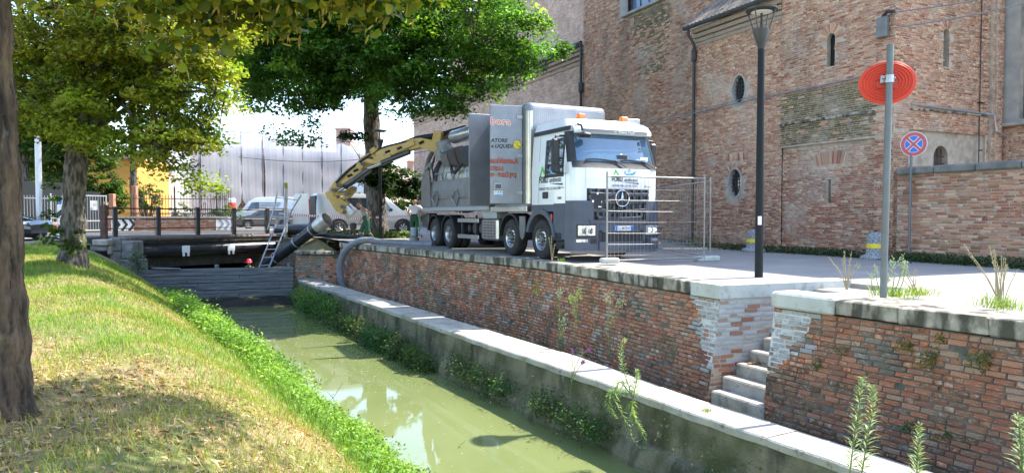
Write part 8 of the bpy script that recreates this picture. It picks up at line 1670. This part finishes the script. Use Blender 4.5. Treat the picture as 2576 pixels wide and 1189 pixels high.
weed('creeping_weed', 'narrow green creeper high on the canal wall below the truck cab', [[W_(1350, 742, 15.2), W_(1349, 725, 15.3), W_(1351, 706, 15.35)]], 46, .12, .03, (.12, .17, .05)); weed('creeping_weed', 'narrow green creeper low on the canal wall near the corner pillar', [[W_(1690, 905, 11.35), W_(1693, 880, 11.35), W_(1690, 855, 11.35)]], 50, .07, .02, (.11, .16, .05))
weed('tall_weed', 'thin weed by the foot of the disc sign pole on its left', [[W_(2215, 742, 9.4), W_(2205, 705, 9.45), W_(2200, 665, 9.5)], [W_(2200, 744, 9.4), W_(2192, 715, 9.4), W_(2190, 690, 9.4)]], 30, .06, .012, (.3, .36, .2), flower=((.55, .6, .45), 30, .02, .01))
weed('tall_weed', 'pale green leafy weed by the foot of the disc sign pole on its right', [[W_(2240, 745, 9.4), W_(2248, 700, 9.4), W_(2245, 645, 9.5)], [W_(2245, 745, 9.4), W_(2262, 700, 9.4), W_(2272, 640, 9.5)], [W_(2250, 745, 9.3), W_(2268, 715, 9.3), W_(2280, 660, 9.4)], [W_(2236, 745, 9.3), W_(2230, 715, 9.3), W_(2236, 690, 9.3)]], 44, .07, .013, (.26, .34, .14), flower=((.5, .56, .4), 26, .025, .012))
DRY = (.42, .34, .2)
def dryplant(label, u, v, Y, H, W, n, base=None):
    st_ = []
    for k in range(n):
        a = u + random.gauss(0, W * .12); b = u + random.gauss(0, W); t = v - H * random.uniform(.55, 1); st_.append([W_(a, v, Y), W_(a * .6 + b * .4, v - (v - t) * .5, Y), W_(b, t, Y)])
    weed('dry_weed', label, st_, 12, .045, .006, DRY, 'dry_stem', flower=((.5, .42, .28), 7, .012, .008))
dryplant('dry pale weeds standing between the street lamp and the disc sign', 2128, 728, 9.9, 105, 22, 9); dryplant('dry weed stalks right of the disc sign and its green weeds', 2300, 735, 9.6, 90, 28, 7); dryplant('tall dry weed bush with seed heads near the right edge of the plaza', 2515, 772, 8.5, 165, 34, 16)
dryplant('small dry weed on the coping in front of the truck front wheel', 1388, 655, 15.9, 70, 10, 4)
def tuft(label, c, n, h, col, r=.1, name='grass_tuft'):
    o = thing(name, label, 'grass tuft', c); P = np.array(tuple(c)) + np.stack([rng.normal(0, r, n), rng.normal(0, r, n), np.zeros(n)], 1); lf = blades(P, rng.uniform(.4, 1, n) * h, rng.uniform(.006, .012, n), rng.uniform(.3, 1.2, n), np.array(col) * rng.uniform(.7, 1.3, (n, 1)), 'blades', o); return o
tuft('green tuft at the foot of the disc sign pole', PZ(2250, 745, .05), 160, .2, (.24, .34, .06), .16); tuft('yellow green tuft right of the disc sign on the coping', PZ(2312, 742, .05), 120, .18, (.28, .36, .06), .1); tuft('green grass base of the dry bush near the right edge', PZ(2515, 775, .05), 170, .24, (.24, .33, .07), .14)
tuft('tiny green tuft on the coping before the truck bumper', PZ(1412, 657, .06), 40, .12, (.2, .33, .06), .06); tuft('tiny tuft in the slab joint at the front of the quay wall', PZ(1775, 1035, ZL), 36, .1, (.18, .28, .05), .03)
# moss and small plants clinging to the right wall
def cling(label, u, v, Y, ru, rv, n, pal, size=.035):
    c = W_(u, v, Y); o = thing('wall_plant', label, 'wall plant', c); m = n; P = np.array([tuple(W_(u + random.gauss(0, ru), v + random.gauss(0, rv), Y)) for _ in range(m)]); P += NBn * rng.uniform(-.02, .09, (m, 1)); Nn = NBn + rng.normal(0, .6, (m, 3)) + np.array((0, 0, .5)); Nn /= np.linalg.norm(Nn, axis=1, keepdims=True)
    cc = np.array(pal)[rng.integers(0, len(pal), m)] * rng.uniform(.6, 1.4, (m, 1)); V, C = leaf_quads(P, Nn, size * rng.uniform(.5, 1.5, m), cc, .4); lf = link('leaves', np_mesh('leaves', V, quads(m), M_['grass'], C), o); lf['kind'] = 'stuff'
NBn = np.array(tuple(BD.cross(up)))
def onwall(u, v):
    """depth of the battered right wall at a picture point"""
    best = min(ls(4, 10.5, 200), key=lambda Y: abs((W_(u, v, Y) - (B0 + NB * (.26 * (-.17 - W_(u, v, Y).z) / 1.78))).dot(NB))); return best
OL = [(.10, .12, .02), (.16, .16, .03), (.07, .12, .02), (.2, .17, .04)]
for (u, v, ru, rv, n, lab) in ((2272, 858, 0, 0, 0, ''), (2130, 880, 22, 9, 130, 'small olive plant on the right wall near its pale corner'), (2350, 905, 22, 16, 260, 'olive moss plant in the middle of the right wall'), (2490, 905, 34, 14, 320, 'spreading green plant on the right wall near the frame edge'), (2290, 868, 16, 8, 130, 'mossy tuft high on the right wall centre'), (2375, 850, 10, 8, 80, 'tiny moss tuft just under the coping of the right wall'), (2060, 915, 10, 7, 70, 'tiny green tuft low beside the stairs on the right wall'), (2300, 1075, 26, 12, 160, 'dark green plant at the foot of the right wall'), (2390, 1095, 24, 10, 120, 'small dark plant at the foot of the right wall further right')):
    if n: cling(lab, u, v, onwall(u, v), ru, rv, n, OL if v < 1000 else DG)
c = W_(1905, 912, 10.75); tuft('green seedling on the third canal step', W_(1908, 905, 10.9), 40, .12, (.16, .27, .06), .05)
n = 60; P = np.array([tuple(W_(1900 + random.gauss(0, 9), 914 + random.gauss(0, 2.5), 10.8)) for _ in range(n)]); Nn = np.array((0, -.3, 1.0)) + rng.normal(0, .5, (n, 3)); Nn /= np.linalg.norm(Nn, axis=1, keepdims=True); V, C = leaf_quads(P, Nn, rng.uniform(.04, .08, n), np.array((.5, .28, .14)) * rng.uniform(.7, 1.2, (n, 1)), .5); o = link('fallen_leaves', np_mesh('fallen_leaves', V, quads(n), M_['litter'], C)); o['kind'] = 'stuff'
# ground ivy along the church and around the big tree
def groundplants(pts, n, size, h, pal, name='ground_ivy', sp=.25):
    P = []
    for k in range(n): t = random.random() * (len(pts) - 1); i = int(t); p = Vector(pts[i]).lerp(Vector(pts[i + 1]), t - i); P.append((p.x + random.gauss(0, sp), p.y + random.gauss(0, sp * .6), p.z + random.random() ** 1.5 * h))
    P = np.array(P); Nn = np.array((0, -.2, 1.0)) + rng.normal(0, .5, (n, 3)); Nn /= np.linalg.norm(Nn, axis=1, keepdims=True); c = np.array(pal)[rng.integers(0, len(pal), n)] * rng.uniform(.6, 1.4, (n, 1)); V, C = leaf_quads(P, Nn, size * rng.uniform(.6, 1.5, n), c, .55); o = link(name, np_mesh(name, V, quads(n), M_['grass'], C)); o['kind'] = 'stuff'
IV = [(.035, .07, .02), (.05, .10, .025), (.04, .08, .03)]
groundplants([P_(6.5, 0, .25), P_(3, 0, .3), P_(.4, 0, .35)], 4200, .06, .2, IV); groundplants([bw0 + UE * .2 + CN * .35, bw0 + UE * 3 + CN * .5, bw0 + UE * 6.5 + CN * .6], 7000, .055, .22, IV); groundplants([P_(8.3, 0, .2), P_(6.6, 0, .3)], 500, .07, .35, [(.1, .16, .03)]); groundplants([P_(13, 0, -.6), P_(8.3, 0, -.5)], 900, .06, .2, IV)
groundplants([(X3 - 1.6, Y3 - .7, .12), (X3 + .2, Y3 - 1.1, .12), (X3 + 1.6, Y3 - .8, .12)], 1500, .14, .35, [(.16, .26, .04), (.12, .2, .03), (.22, .26, .05)], 'tree_foot_plants', .28)
groundplants([PY(340, 640, 26.2), PY(345, 690, 26.0)], 260, .1, .25, [(.07, .12, .05), (.1, .15, .06)], 'pier_plants', .18)
for (u, v) in ((108, 602), (168, 600), (85, 612)): pass
tuft('pale weed tuft on the road edge beside the black car', PY(109, 618, 22), 70, .5, (.3, .36, .14), .12)
# rough surface bits: small stones, floating specks on the water
n = 420; V = []; Fq = []; C = []
for k in range(n):
    y = random.uniform(9.7, 24); x0 = WL0.x + WD.x * (y - WL0.y) / WD.y + .5; x1 = lowf(y).x - .5; p = Vector((random.uniform(x0, x1), y, ZW + .004)); r = random.uniform(.006, .02) * (1 + (y - 10) * .05); a = random.random() * 3; b = len(V)
    V += [tuple(p + Vector((math.cos(a + q * 1.57) * r, math.sin(a + q * 1.57) * r * .7, 0))) for q in range(4)]; Fq.append((b, b + 1, b + 2, b + 3)); c = random.choice([(.5, .5, .35), (.35, .38, .2), (.55, .5, .3)]); C += [c] * 4
o = link('floating_specks', np_mesh('floating_specks', np.array(V), np.array(Fq), M_['litter'], np.array(C))); o['kind'] = 'stuff'
for (pts, lab) in (([PY(818, 1040, 13.6), PY(838, 1000, 13.5), PY(862, 962, 13.4)], 'bare dark twig rising from the bank plants over the water'), ([PY(1120, 1185, 10.6), PY(1138, 1140, 10.6), PY(1172, 1105, 10.6)], 'thin leafy stem leaning over the water near the bottom')):
    if 'leafy' in lab: weed('leaning_weed', lab, [pts], 16, .05, .03, (.2, .33, .06))
    else: weed('bare_twig', lab, [pts, [pts[1], pts[1] + Vector((-.12, 0, .12))]], 5, .03, .01, (.1, .14, .04), 'twig')
